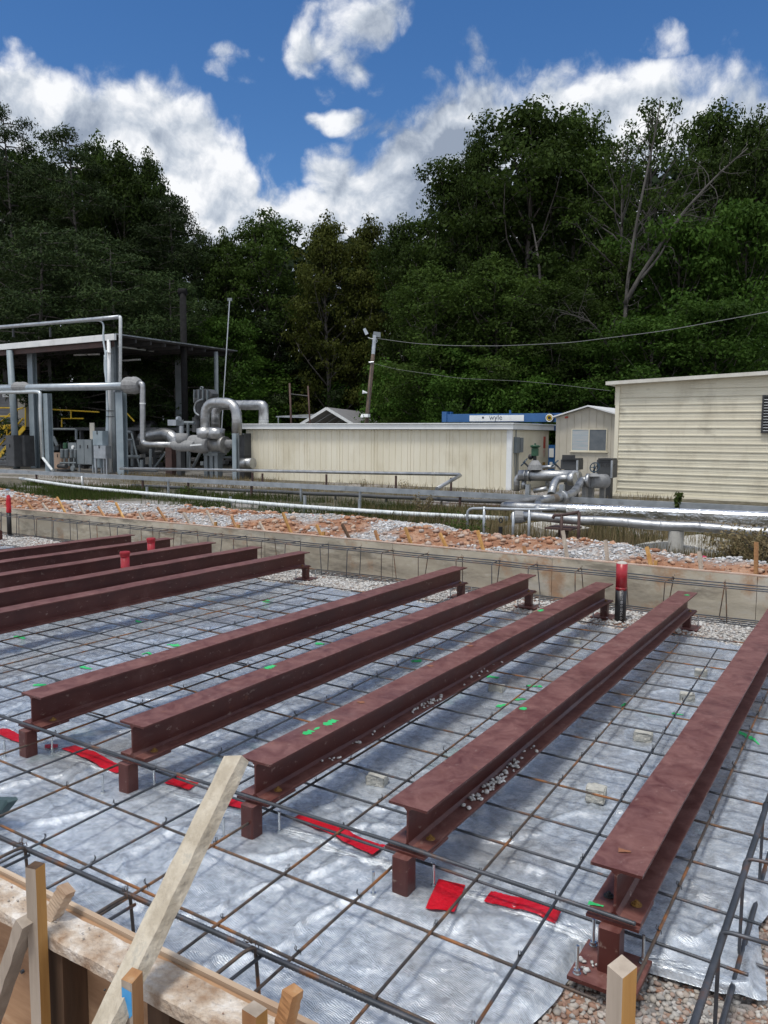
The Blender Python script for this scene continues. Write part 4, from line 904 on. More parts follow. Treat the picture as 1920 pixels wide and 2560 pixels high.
mb.add(vs, [(i, i+1, k+i+1, k+i) for i in range(k-1)]); mb.build('end_wall', M['cream'], t)
MB().box((X1-.17, YS-.05, zb), (X1+.045, YS+.05, zt)).build('corner_trim', M['white_paint'], t)
zr = A(900, 1059, YS)[2]
mb = MB(); mb.box((X0-.22, YS-.22, zt+.02), (X1+.16, yb+.25, zr-.03)); mb.box((X0-.28, YS-.27, zr-.028), (X1+.22, yb+.3, zr+.01)); mb.build('roof', M['white_paint'], t)
MB().box((X0-.05, YS-.06, zb-.04), (X1+.05, YS-.004, zb+.06)).build('base_sill', M['concrete'], t)
for k in range(7):
    x = X0+1.85+k*1.83; mb = MB(); mb.box((x-.004, YS-.034, zb), (x+.02, YS-.001, zt)); mb.build('panel_seam', M['cream'], t)
# box and conduits on the end wall
yc = atx(1294, 1112, X1+.1)[1]; zc = atx(1294, 1112, X1+.1)[2]
t = thing('meter_box', (X1+.1, yc, zc), 'grey electrical box with conduits on the end wall of the cream shed', 'electrical box')
MB().box((X1+.035, yc-.25, zc-.32), (X1+.18, yc+.05, zc+.30)).build('box', M['grey_paint'], t); MB().box((X1+.035, yc+.08, zc-.30), (X1+.20, yc+.36, zc+.28)).build('box', M['grey_paint'], t)
for k in range(3): MB().tube(elbowed([(X1+.08, yc-.2+k*.16, zc-.3), (X1+.08, yc-.2+k*.16, zc-.7), (X1+.08, yc+k*.12, -.1)], .2), .018, 6).build('conduit', M['grey_paint'], t)
MB().tube([(X1+.07, yc-.1, zc+.3), (X1+.07, yc-.1, zc+.75)], .018, 6).build('conduit', M['grey_paint'], t)
p = atx(1361, 1122, X1+.05); red = mat('red_sign', (.45,.05,.03), (.62,.12,.08), scale=9, rough=.5)
t = thing('warning_sign', (X1+.05, p[1], 1.0), 'faded red and yellow warning plates near the far corner of the cream shed', 'sign')
MB().box((X1+.034, p[1]-.10, 1.55), (X1+.05, p[1]+.12, 2.05)).build('plate', red, t); MB().box((X1+.034, p[1]-.10, 1.2), (X1+.05, p[1]+.12, 1.5)).build('plate', mat('pale_red_sign', (.6,.35,.3), (.7,.6,.5), scale=12), t)
MB().box((X1+.034, p[1]-.14, .55), (X1+.05, p[1]+.14, .95)).build('plate', mat('yellow_sign', (.55,.35,.05), (.25,.12,.06), scale=14), t)

# ---- right building with horizontal siding
YR = 28.71; XL = A(1535, 1180, YR)[0]; XR = 6.0; YK = YR+7
def rz_(x): a = A(1511, 962, YR); b = A(1920, 936, YR); return a[2]+(b[2]-a[2])*(x-a[0])/(b[0]-a[0])
t = thing('siding_building', (-3, YR, -.1), 'weathered cream building with horizontal siding and a louvre at the right', 'building')
mb = MB(); pitch = .268; z = -.05
mb.add([(XL,YR,-.15),(XR,YR,-.15),(XR,YR,rz_(XR)),(XL,YR,rz_(XL)),(XL,YK,-.15),(XR,YK,-.15),(XR,YK,rz_(XR)),(XL,YK,rz_(XL))], [(0,1,2,3),(5,4,7,6),(4,0,3,7),(1,5,6,2),(3,2,6,7)])
mb.build('wall', M['cream2'], t)
mb = MB(); k = 0
while z < rz_(XR):
    z1 = z+pitch; 
    xa = XL+.13
    if z1 > rz_(XL)-.05: xa = max(xa, XL+(z1-rz_(XL)+.05)/(rz_(XR)-rz_(XL))*(XR-XL))
    if xa < XR-.3: 
        pr = [(0,z),(-.034,z+.004),(-.034,z+.045),(-.012,z+.055),(-.012,z+.155),(-.020,z+.163),(-.012,z+.171),(-.012,z1-.02),(0,z1-.016)]
        mb.prism([(xa, YR-.002+a, b) for a, b in pr], (XR-xa, 0, 0))
    z = z1; k += 1
mb.build('siding', M['cream2'], t)
mb = MB(); mb.box((XL-.02, YR-.05, -.12), (XL+.12, YR-.003, rz_(XL)-.10)); mb.box((XL-.05, YR-.02, rz_(XL)-.75), (XL+.0, YR+.3, rz_(XL)-.05)); mb.build('corner_trim', M['cream'], t)
mb = MB(); a, b = XL-.32, XR+.2
mb.add([(a,YR-.30,rz_(a)-.03),(b,YR-.30,rz_(b)-.03),(b,YR-.30,rz_(b)+.09),(a,YR-.30,rz_(a)+.09),(a,YK+.3,rz_(a)-.03),(b,YK+.3,rz_(b)-.03),(b,YK+.3,rz_(b)+.09),(a,YK+.3,rz_(a)+.09)], [(0,1,2,3),(5,4,7,6),(4,0,3,7),(1,5,6,2),(3,2,6,7),(0,4,5,1)])
mb.build('roof', mat('pale_roof_edge', (.55,.53,.47), (.68,.67,.62), scale=2, rough=.6, c3=(.38,.36,.31)), t)
MB().box((XL-.04, YR-.09, -.16), (XR, YR-.037, .02)).build('base_trim', M['cream'], t)
xa = A(1905, 1035, YR)[0]; z0, z1 = A(1905, 1083, YR)[2], A(1905, 988, YR)[2]
fr = MB(); fr.box((xa, YR-.12, z0), (xa+.06, YR-.035, z1)); fr.box((xa+.06, YR-.12, z0), (xa+1.3, YR-.035, z0+.06)); fr.box((xa+.06, YR-.12, z1-.06), (xa+1.3, YR-.035, z1)); fr.box((xa+1.3, YR-.12, z0), (xa+1.36, YR-.035, z1))
lv = fr.build('louvre', M['dark_steel'], t); MB().box((xa+.06, YR-.05, z0+.06), (xa+1.3, YR-.037, z1-.06)).build('back_plate', M['black'], lv)
mb = MB(); n = 13
for i in range(n):
    z = z0+.07+(z1-z0-.14)*i/(n-1); mb.beamb((xa+.06, YR-.085, z), (xa+1.3, YR-.085, z), .07, .008, up=(0, .5, 1))
mb.build('slats', M['galv'], lv)

# ---- small gabled shed
YG = 31.5; xl, xr_ = A(1389, 1100, YG)[0], A(1560, 1100, YG)[0]; ze = A(1389, 1044, YG)[2]; xm = A(1474, 1017, YG)[0]; zp = A(1474, 1018, YG)[2]
t = thing('gabled_shed', ((xl+xr_)/2, YG, -.1), 'small beige shed with a low gable roof and a two pane window', 'shed')
mb = MB(); mb.prism([(xl,YG,-.15),(xr_,YG,-.15),(xr_,YG,ze),(xm,YG,zp),(xl,YG,ze)], (0, 5, 0))
x = xl+.14
while x < xr_-.1:
    zz = ze+(zp-ze)*(1-abs(x-xm)/(xm-xl)); w0, w1 = A(1431, 1100, YG)[0], A(1516, 1100, YG)[0]; zw0, zw1 = A(1470, 1126, YG)[2], A(1470, 1074, YG)[2]
    segs = [(-.12, zz-.02)] if not (w0-.05 < x < w1+.05) else [(-.12, zw0-.06), (zw1+.04, zz-.02)]
    for a, b in segs: mb.box((x, YG-.02, a), (x+.03, YG-.001, b))
    x += .30
mb.build('wall', M['beige'], t)
rf = mat('white_roof_sheet', (.62,.64,.66), (.74,.76,.78), scale=2, rough=.45)
mb = MB()
for s, xe in ((-1, xl-.10), (1, xr_+.10)):
    k = (zp-ze)/(xm-xl); zed = zp-k*abs(xe-xm); mb.prism([(xm, YG-.25, zp+.02), (xe, YG-.25, zed+.02), (xe, YG-.25, zed+.07), (xm, YG-.25, zp+.07)], (0, 5.4, 0))
mb.build('roof', rf, t)
w = MB(); w.box((w0-.03, YG-.05, zw0-.03), (w1+.03, YG-.022, zw0)); w.box((w0-.03, YG-.05, zw1), (w1+.03, YG-.022, zw1+.03)); w.box((w0-.03, YG-.05, zw0), (w0, YG-.022, zw1)); w.box((w1, YG-.05, zw0), (w1+.03, YG-.022, zw1)); wm_ = (w0+w1)/2; w.box((wm_-.02, YG-.045, zw0), (wm_+.02, YG-.022, zw1)); w.box((w0-.08, YG-.07, zw0-.08), (w1+.08, YG-.01, zw0-.032))
wf = w.build('window_frame', M['cream'], t)
mbl = mat('blind_glass', (.30,.40,.45), (.48,.47,.48), scale=6, rough=.2, stretch=(.3,.3,6)); MB().box((w0, YG-.035, zw0), (wm_-.02, YG-.025, zw1)).build('pane', mbl, wf); MB().box((wm_+.02, YG-.035, zw0), (w1, YG-.025, zw1)).build('pane', mat('grey_screen_pane', (.10,.12,.14), (.14,.16,.18), scale=4, rough=.3), wf)
p = A(1417, 1044, YG); MB().tube([(p[0]-.06, YG-.04, p[2]), (p[0]+.06, YG-.04, p[2]+.02)], .035, 8).build('lamp', red, t)

# ---- blue crane boom behind the sheds
YC = 34.5; t = thing('crane', (A(1250,1040,YC)[0], YC, -.1), 'blue mobile crane boom with a white lettered panel behind the sheds', 'crane')
x0, x1 = A(1106, 1040, YC)[0], A(1420, 1040, YC)[0]; z0, z1 = A(1250, 1055, YC)[2], A(1250, 1034, YC)[2]
mb = MB(); mb.box((x0+.25, YC, z0), (x1, YC+.6, z1)); mb.box((x0, YC-.05, z0+.0), (x0+.25, YC+.65, z1+.12)); mb.box((x0+.3, YC+.2, z1), (x0+.36, YC+.3, z1+.12)); mb.box((x1-2.9, YC+.2, z1), (x1-2.84, YC+.3, z1+.16)); mb.build('boom', M['blue'], t)
pa, pb = A(1174, 1046, YC)[0], A(1310, 1046, YC)[0]; pz0, pz1 = A(1240, 1053, YC)[2], A(1240, 1038, YC)[2]
pn = MB().box((pa, YC-.02, pz0), (pb, YC-.002, pz1)).build('name_panel', M['white_paint'], t)
text('lettering', 'wyle', .36, (A(1240, 1044, YC)[0], YC-.022, (pz0+pz1)/2+.03), (1, 0, 0), (0, 0, 1), M['text_grey'], pn, extrude=.003)
pp_ = A(1208, 1044, YC); MB().tube([(pp_[0], YC-.03, pp_[2]), (pp_[0], YC-.021, pp_[2])], .05, 12).build('hole', M['black'], pn)
sv = A(1376, 1045, YC); 
mb = MB(); mb.tube([(sv[0], YC-.12, sv[2]), (sv[0], YC-.02, sv[2])], .20, 24); sh_ = mb.build('sheave', M['black'], t)
mb = MB(); mb.tube([(sv[0]+.16*math.cos(a), YC-.125, sv[2]+.16*math.sin(a)) for a in np.linspace(0, 2*math.pi, 24, endpoint=False)], .022, 6, closed=True); mb.build('rim', M['white_paint'], sh_)
mb = MB(); mb.tube([(sv[0]+.10*math.cos(a), YC-.125, sv[2]+.10*math.sin(a)) for a in np.linspace(0, 2*math.pi, 20, endpoint=False)], .026, 6, closed=True); mb.build('rim', M['yellow'], sh_)
a, b = A(1366, 1068, YC), A(1420, 1076, YC); MB().beamb((a[0]-1, YC+.9, a[2]+.1), (b[0], YC+.9, b[2]), .3, .22).build('lower_arm', M['blue'], t)
a, b = A(1366, 1118, YC), A(1384, 1162, YC); cb = MB().box((a[0]-.2, YC+.1, -.1), (b[0], YC+.5, a[2]+.1)).build('cab', M['blue'], t); MB().box((b[0]-.26, YC+.08, a[2]-.45), (b[0]-.04, YC+.098, a[2]-.05)).build('notice', M['white_paint'], cb); MB().box((b[0]-.22, YC+.08, b[2]-.05), (b[0]-.09, YC+.098, b[2]+.12)).build('notice', M['white_paint'], cb)

# ---- carport
g = [atd(751, 1060, 47), atd(816, 1020, 47), atd(882, 1060, 47)]; back = atd(905, 1026, 55)-g[1]; back[2] = 0; 
t = thing('carport', (g[1][0], g[1][1], -.1), 'gabled metal carport with white trim behind the cream shed', 'carport')
th = np.array([0, 0, .05]); mb = MB()
for i in (0, 2): mb.prism([g[1], g[i], g[i]+th, g[1]+th], back)
mb.build('roof', M['roof_metal'], t)
mb = MB()
for i in (0, 2): mb.beamb(g[1]-np.array([0, 0, .02]), g[i]-np.array([0, 0, .02]), .10, .16)
for i in (0, 2): mb.beamb(g[i]-np.array([0, 0, .05]), g[i]+back-np.array([0, 0, .05]), .08, .12)
mb.build('trim', M['white_paint'], t)
for i in (0, 2):
    for k in (0, .5, 1): q = g[i]+back*k; MB().box((q[0]-.04, q[1]-.04, -.1), (q[0]+.04, q[1]+.04, q[2])).build('post', M['white_paint'], t)
mb = MB()
for k in (.25, .5, .75): mb.beamb(g[0]+back*k-np.array([0, 0, .06]), g[1]+back*k-np.array([0, 0, .06]), .05, .05); mb.beamb(g[2]+back*k-np.array([0, 0, .06]), g[1]+back*k-np.array([0, 0, .06]), .05, .05)
mb.build('rafters', M['galv'], t)

# ---- utility pole with lamps and cables
pt, pb_ = atd(937, 842, 41), atd(916, 1062, 41); dirp = (pb_-pt)/(pt[2]-pb_[2]); base = pt+dirp*(pt[2]+.1)
t = thing('utility_pole', base, 'leaning weathered timber pole with floodlights, siren and dome camera', 'utility pole')
MB().tube([base, pt], [.135, .095], 12).build('pole', M['pole'], t, smooth=True)
MB().tube([pt-dirp*-.9, pt+np.array([0, 0, .06])], .105, 12).build('metal_sleeve', M['galv'], t)
def quadlamp(px, py, w, h, rot, d, m):
    c = atd(px, py, 41); r_ = RIGHT*math.cos(rot)+UP*math.sin(rot); u_ = -RIGHT*math.sin(rot)+UP*math.cos(rot)
    mb = MB(); mb.prism([c-r_*w/2-u_*h/2, c+r_*w/2-u_*h/2, c+r_*w*.42+u_*h/2, c-r_*w*.42+u_*h/2], FWD*d+UP*.05); return mb
quadlamp(914, 829, .17, .32, .45, .12, 0).build('floodlight', M['galv'], t); quadlamp(942, 836, .42, .26, -.12, .25, 0).build('floodlight', M['grey_paint'], t)
mb = MB(); mb.tube([atd(920, 844, 41), atd(930, 847, 41), atd(937, 846, 41)], .02, 6); mb.build('lamp_arm', M['galv'], t)
c = atd(940, 852, 40.8); mb = MB(); mb.tube([c+RIGHT*.06*math.cos(a)+UP*.10*math.sin(a) for a in np.linspace(0, 6.28, 14)], .012, 5); mb.build('cable_coil', M['galv'], t)
c = atd(913, 981, 40.8); mb = MB(); mb.tube([c-RIGHT*.14+UP*.02, c, c+RIGHT*.10-UP*.02], [.10, .05, .035], 12); mb.build('siren', M['white_pipe'], t)
c = atd(905, 1040, 40.7); mb = MB(); mb.tube([c+UP*.02, c+UP*.10], .045, 10); mb.sphere(c-UP*.04, .085, 12, 8); mb.tube([c+UP*.06, c+UP*.06+RIGHT*.22], .025, 6); mb.box(tuple(c+RIGHT*.18-.06), tuple(c+RIGHT*.28+.10)); mb.build('dome_camera', M['white_paint'], t)
mb = MB(); mb.tube([atd(930, 905, 40.85), atd(928, 930, 40.85), atd(924, 975, 40.85), atd(922, 1056, 40.85)], .013, 5); mb.build('conduit', M['dark_grey'], t); 
mb = MB(); mb.tube([atd(922, 906, 40.9), atd(934, 905, 40.9)], .04, 6); mb.build('bracket', M['galv'], t)
wirem = mat('pale_cable', (.16,.165,.17), rough=.6)
def smooth_path(P, n=60):
    P = np.array(P); d = np.concatenate([[0], np.cumsum(np.linalg.norm(np.diff(P, axis=0), axis=1))]); s = np.linspace(0, d[-1], n)
    R_ = np.stack([np.interp(s, d, P[:, k]) for k in range(3)], 1)
    for _ in range(4): R_[1:-1] = (R_[:-2]+2*R_[1:-1]+R_[2:])/4
    return list(R_)
mb = MB(); mb.tube(smooth_path([atd(943, 846, 40.8), atd(1030, 858, 39.5), atd(1120, 864, 38.3), atd(1249, 865, 36.5), atd(1423, 857, 34), atd(1654, 828, 30.5), atd(1920, 780, 27), atd(2100, 740, 25)]), .012, 6)
mb.build('overhead_cable', wirem, label='twisted overhead service cable running right from the timber pole', cat='cable', origin=tuple(atd(1423, 857, 34)))
mb = MB(); mb.tube(smooth_path([atd(932, 908, 40.8), atd(990, 923, 40), atd(1150, 946, 38.6), atd(1307, 953, 37.5), atd(1400, 962, 36.5), atd(1526, 977, 34.8)]), .006, 5)
mb.build('overhead_cable', wirem, label='thin lower cable running from the timber pole to the siding building', cat='cable', origin=tuple(atd(1307, 953, 37.5)))

# ---- loose poles
def pole(name, px0, py0, px1, py1, d, r, m, lab, cat='pole'):
    a, b = atd(px0, py0, d), atd(px1, py1, d); t = thing(name, (b[0], b[1], GZ), lab, cat); MB().tube([(b[0], b[1], GZ), b, a] if py1 < 1150 else [b, a], r, 10).build('shaft', m, t, smooth=True); return t, a
t, a = pole('rusty_post', 724, 958, 728, 1060, 46, .06, M['brown_steel'], 'left of two slim rusty posts joined by a crossbar behind the shed', 'post')
b2 = atd(770, 990, 46); MB().tube([atd(725, 985, 46), b2], .035, 6).build('crossbar', M['dark_steel'], t)
pole('rusty_post', 770, 965, 775, 1060, 46, .05, M['brown_steel'], 'right slim rusty post next to the carport gable', 'post')
a, b = atd(690, 1043, 50), atd(768, 1045, 50); t = thing('lean_to', (a[0], a[1], GZ), 'low lean-to with a corrugated edge left of the carport', 'lean-to roof')
MB().prism([a, b, b+np.array([0, 0, .07]), a+np.array([0, 0, .07])], (1.5, 2.4, .2)).build('roof', M['galv'], t)
for q in (a, b): MB().tube([(q[0]+.1, q[1]+.1, GZ), q+np.array([.1, .1, 0])], .04, 6).build('post', M['galv'], t)

# ---- pipe runs across the yard
def rod(name, pts, r, m, lab, cat='pipe', posts=(), pm=None, pr=.03, rings=0, rm=None, group=None, seg=12, pdz=0):
    t = thing(name, tuple(np.array(pts).mean(0)*[1, 1, 0]+[0, 0, GZ]), lab, cat, group)
    o = MB().tube(pts, r, seg).build('pipe', m, t, smooth=True)
    if rings:
        mb = MB(); P_ = np.array(pts); d = np.concatenate([[0], np.cumsum(np.linalg.norm(np.diff(P_, axis=0), axis=1))])
        for s in np.arange(.3, d[-1], rings):
            s = s + rng.uniform(-.05, .05)*rings; c = np.array([np.interp(s, d, P_[:, k]) for k in range(3)]); c2 = np.array([np.interp(s+.03, d, P_[:, k]) for k in range(3)])
            if np.linalg.norm(c2-c) > .01: MB().tube([c, c2], r*1.035+.002, seg).build('band', rm or m, o, smooth=True)
    for (x, y, z) in posts: MB().box((x-pr, y-pr, -.15), (x+pr, y+pr, z+pdz)).build('support', pm or M['dark_steel'], t)
    return t
YT = 19.9; trz = lambda px: A(px, 1176+ (px*.0495), YT)[2]
t = thing('cable_tray', (-15, YT, GZ), 'long grey steel cable channel on posts crossing the whole yard', 'cable tray')
for k, (pa, pb) in enumerate([(-260, 420), (420, 860), (860, 1330), (1330, 1690), (1690, 2150)]):
    a, b = A(pa, 1173+pa*.0487, YT), A(pb, 1173+pb*.0487, YT); hgt = .145
    pr = [(0,0),(.10,0),(.10,-.02),(.015,-.02),(.015,-hgt*.48),(.03,-hgt*.5),(.015,-hgt*.52),(.015,-hgt+.02),(.10,-hgt+.02),(.10,-hgt),(0,-hgt)]
    mb = MB(); mb.prism([(a[0], YT-.05+p, a[2]+q) for p, q in pr], (b[0]-a[0], 0, b[2]-a[2])); mb.box((a[0]+.02, YT+.06, a[2]-hgt*.9), (a[0]+.3, YT+.1, a[2]-.03)); mb.build('channel', M['galv'], t)
    mb = MB(); mb.box((b[0]-.14, YT-.062, b[2]-hgt*.85), (b[0]+.1, YT-.052, b[2]-.02)); mb.build('splice_plate', M['galv'], t)
for px in (90, 205, 356, 420, 470, 628, 752, 900, 1045, 1150, 1300, 1460, 1600, 1760, 1900):
    z = A(px, 1173+px*.0487, YT)[2]; x = A(px, 1173+px*.0487, YT)[0]; MB().box((x-.03, YT-.02, -.15), (x+.03, YT+.04, z-.147)).build('post', M['galv'] if rng.uniform() < .5 else M['brown_steel'], t)
YP = 25.4
pp = [A(300, 1171, YP), A(560, 1175, YP), A(700, 1178, YP), A(900, 1182, YP), A(1147, 1186, YP), A(1150, 1187, YP), A(1090, 1224, 23.1-.0)]
pts = [pp[0], pp[1], pp[2], pp[3], pp[4], np.array([pp[4][0]+.12, YP-.12, pp[4][2]-.03]), np.array([A(1092,1222,21.0)[0], 21.0, A(1092,1222,21.0)[2]])]
rod('thin_pipe', pts, .062, M['alu'], 'slim silver pipe on dark posts running before the cream shed', posts=[(p[0], YP, p[2]-.06) for p in (A(631,1179,YP), A(656,1180,YP), A(816,1182,YP), A(990,1185,YP), A(1128,1190,YP))], pm=M['brown_steel'], rings=2.4)
YL = 21.2
for k, (dy, z_, r, m_, lab) in enumerate([(0, 1228, .062, M['dark_grey'], 'upper dark pipe run on short posts under the cable channel'), (.8, 1240, .05, M['brown_steel'], 'middle brown pipe run low under the cable channel'), (1.6, 1246, .04, M['dark_steel'], 'lowest dark pipe run close to the ground behind the channel')]):
    a, b = A(330, z_-14, YL+dy), A(1420, z_+34, YL+dy); n = 12
    rod('low_pipe', [a+(b-a)*i/n+np.array([0, 0, .01*math.sin(i*3+k)]) for i in range(n+1)], r, m_, lab, posts=[((a+(b-a)*i/9)[0], YL+dy, (a+(b-a)*i/9)[2]-r) for i in range(1, 9)], pm=M['dark_steel'], pr=.025)
a, b = A(430, 1212, 20.8), A(740, 1226, 20.8)
# white pipe along the grass
wp = [(50,1196,20.2),(204,1219,18.2),(347,1232,17.9),(455,1241,17.6),(640,1258,17.2),(753,1267,16.9),(946,1280,16.8),(1042,1287,16.8),(1162,1291,17.2),(1270,1297,17.4)]
rod('white_pipe', smooth_path([A(*q) for q in wp], 40), .058, M['white_pipe'], 'white pipe running low through the grass behind the stone bank', posts=[(A(px,py,y)[0], y+.09, A(px,py,y)[2]+z_) for px, py, y, z_ in [(245,1222,18.1,.04),(362,1234,17.9,.22),(571,1252,17.4,.12),(757,1267,16.9,.30),(894,1276,16.8,.28)]], pm=M['galv'], rings=1.9, rm=M['white_pipe'])
a = A(204, 1218, 20.5); rod('short_pipe', [A(204, 1190, 19.6), A(206, 1219, 19.6)], .03, M['white_paint'], 'short white upright pipe below the cable channel on the left')
# silver pipes on the right
YU, YW = 17.0, 14.5
def P_(px, py, y): return A(px, py, y)
low = [P_(1290, 1289, YW), P_(1920, 1331, YW), P_(2150, 1346, YW)]; rl = 12.0*fdist(low[0])/FPX*.92
tl = rod('silver_pipe', [low[0]+(low[2]-low[0])*i/14+np.array([0, 0, .012*math.sin(i*1.7)]) for i in range(15)], rl, M['alu'], 'front silver clad pipe running right above dry grass', rings=.62, seg=20)
mb = MB(); c = P_(1287, 1291, YW); mb.tube([c+np.array([-.06,0,0]), c+np.array([.02,0,-.01]), c+np.array([.14,0,0]), c+np.array([.22,0,0])], [rl*.9, rl*1.5, rl*1.45, rl*1.1], 14); mb.build('blanket', M['cloth'], tl)
up_ = [P_(1262, 1265, YU), P_(1600, 1279, YU), P_(1920, 1293, YU), P_(2150, 1303, YU)]; ru = 11.5*fdist(up_[0])/FPX*.92
tu = rod('silver_pipe', smooth_path(up_, 24), ru, M['alu'], 'rear silver clad pipe with torn crumpled foil running right', rings=.8, seg=20)
mb = MB(); n = 90; vs = []
for i in range(n+1):
    x = A(1420, 1272, YU)[0]+(6.2)*i/n; c = np.array([np.interp(x, np.array(smooth_path(up_, 24))[:, 0], np.array(smooth_path(up_, 24))[:, k]) for k in range(3)])
    for j in range(7):
        a = math.radians(70+ j*32); rr = ru*1.12+.03*fbmn(np.array([x*5.]), np.array([j*1.7]), 3, 120)[0]*(j > 2)+.05*(j > 4)*vnoise(np.array([x*3]), np.array([j*1.]), 3)[0]
        vs.append((x, c[1]-rr*math.sin(a-math.pi/2)-0.0, c[2]+rr*math.cos(a-math.pi/2)))
mb.add(vs, [(i*7+j, i*7+j+1, (i+1)*7+j+1, (i+1)*7+j) for i in range(n) for j in range(6)]); mb.build('torn_foil', mat('crumpled_foil', (.68,.70,.72), (.80,.82,.84), scale=5, rough=.22, metal=1., bump=.9, bscale=25), tu)
# valve station: px = 1220+a/4.879, py = 1080+b/4.879
def S(a, b, y): return A(1220+a/4.879, 1080+b/4.879, y)
def rpx(r, p): return r/4.879*fdist(p)/FPX
tv = thing('valve_station', (S(800,700,23)[0], 23, GZ), 'cluster of silver clad elbows and flanges with three handwheels', 'pipework')
def duct(pts, r, m, name='pipe', el=.35, seg=20, parent=tv, bands=.8):
    P2 = elbowed(pts, el, 7) if len(pts) > 2 else [np.array(p) for p in pts]
    o = MB().tube(P2, r, seg).build(name, m, parent, smooth=True); 
    if bands:
        mb = MB(); d = np.concatenate([[0], np.cumsum(np.linalg.norm(np.diff(np.array(P2), axis=0), axis=1))]); PP = np.array(P2)
        for s in np.arange(.2, d[-1], bands):
            c = np.array([np.interp(s, d, PP[:, k]) for k in range(3)]); c2 = np.array([np.interp(min(d[-1], s+.025), d, PP[:, k]) for k in range(3)])
            if np.linalg.norm(c2-c) > .01: mb.tube([c, c2], r*1.03+.002, seg)
        if mb.v: mb.build('band', m, o)
    return o
y1 = 24.0; R1 = rpx(68, S(700, 530, y1))
duct([S(350, 720, y1), S(350, 560, y1), S(420, 530, y1)], R1*.55, M['alu'], el=.2)
duct([S(385, 530, y1), S(1110, 535, y1)], R1, M['alu'])
duct([S(500, 530, y1), S(520, 530, y1)], R1*1.1, M['alu'], 'flange', bands=0)
duct([S(1000, 570, y1-.6), S(1130, 560, y1-.6)], R1*1.05, M['alu_dull'], 'valve_body', bands=0)
duct([S(1060, 572, 22.6), S(985, 572, 22.6)], rpx(80, S(1000,570,22.6)), M['alu'], 'flange', bands=0)
duct([S(1020, 565, 22.6), S(860, 565, 22.5), S(810, 620, 22.2), S(770, 770, 21.6)], rpx(48, S(800,650,22.4)), M['alu'], el=.45)
duct([S(1240, 600, 22.0), S(1430, 600, 22.6)], rpx(88, S(1300,600,22)), M['cloth'], 'insulated_valve', bands=0)
duct([S(1205, 590, 21.9), S(1245, 592, 21.9)], rpx(84, S(1220,590,22)), M['alu'], 'flange', bands=0)
duct([S(1230, 590, 21.9), S(1140, 590, 21.9), S(1090, 680, 21.3), S(1030, 755, 20.4), S(900, 800, 19.4), S(660, 830, 18.2)], rpx(48, S(1000,700,21)), M['alu'], el=.5)
duct([S(880, 800, 19.3), S(930, 795, 19.5)], rpx(82, S(900,800,19.4)), M['alu'], 'flange', bands=0)
duct([S(830, 806, 19.0), S(700, 825, 18.4)], rpx(52, S(760,815,18.6)), mat('browned_jacket', (.22,.17,.13), (.33,.27,.2), scale=4, rough=.5, metal=.6), 'stained_sleeve', bands=0)
duct([S(780, 815, 18.7), S(650, 830, 18.1), S(610, 860, 17.8), S(608, 1000, 16.2)], rpx(44, S(640,830,18.1)), M['alu'], el=.3)
duct([S(740, 800, 18.9), S(480, 840, 18.2), S(240, 880, 17.4), S(170, 905, 17.0), S(330, 905, 17.0)], rpx(42, S(300,880,17.4)), M['alu_dull'], el=.3)
duct([S(440, 600, y1), S(430, 690, y1)], rpx(30, S(440,600,y1)), M['alu'], bands=0); duct([S(560, 720, 23.4), S(720, 690, 23.4)], rpx(28, S(600,700,23.4)), M['alu'], bands=0)
duct([S(735, 590, y1+.3), S(735, 690, y1+.3)], rpx(34, S(735,600,y1)), M['alu_dull'], bands=0)
duct([S(640, 430, y1+.8), S(820, 425, y1+.8)], rpx(24, S(700,430,y1)), M['alu'], bands=0)
for a, y, m_ in ((490, y1, M['galv']), (905, y1-.3, M['galv']), (1185, 21.9, M['alu_dull']), (1260, 22.2, M['alu_dull']), (1400, 22.6, M['alu_dull'])):
    p = S(a, 640, y); MB().box((p[0]-.07, y-.07, -.1), (p[0]+.07, y+.07, p[2])).build('support', m_, tv)
def handwheel(c, axis_, R, rs, m, parent, spokes=5):
    axis_ = _u(axis_); u_ = _u(np.cross(axis_, (0, 0, 1) if abs(axis_[2]) < .9 else (1, 0, 0))); v_ = np.cross(axis_, u_); c = np.array(c)
    mb = MB(); mb.tube([c+R*(u_*math.cos(a)+v_*math.sin(a)) for a in np.linspace(0, 2*math.pi, 22, endpoint=False)], rs, 6, closed=True)
    for k in range(spokes): a = 2*math.pi*k/spokes; mb.tube([c, c+R*(u_*math.cos(a)+v_*math.sin(a))], rs*.7, 5)
    mb.tube([c-axis_*.03, c+axis_*.03], rs*2, 8); return mb.build('handwheel', m, parent)
def stem(a, b, r, m, nm='stem'): return MB().tube([a, b], r, 8).build(nm, m, tv)
for (wa, wb, sa, sb, y, R, ax) in [(440,370,500,430,24,58,(-1,-.5,.9)),(815,385,890,460,24,55,(-.8,-.4,.9)),(1300,432,1290,500,22,58,(-.1,-1,.25))]:
    c = S(wa, wb, y); Rw = rpx(R, c); handwheel(c, ax, Rw, .016, M['blue_wheel'], tv); stem(c, S(sa, sb, y), .03, M['dark_steel'])
mb = MB(); p = S(1290, 500, 22); q = S(1290, 540, 22); mb.tube([p, q], [.08, .2], 10); mb.build('bonnet', M['cloth'], tv); mb = MB(); mb.tube([S(500,420,24), S(545,470,24)], [.07, .16], 10); mb.build('bonnet', M['cloth'], tv)
g0, g1, g2, g3 = S(575, 160, 24), S(575, 200, 24), S(575, 290, 24), S(575, 345, 24)
tg = thing('control_valve', (g3[0], 24, GZ), 'green diaphragm control valve with a flat round top', 'valve')
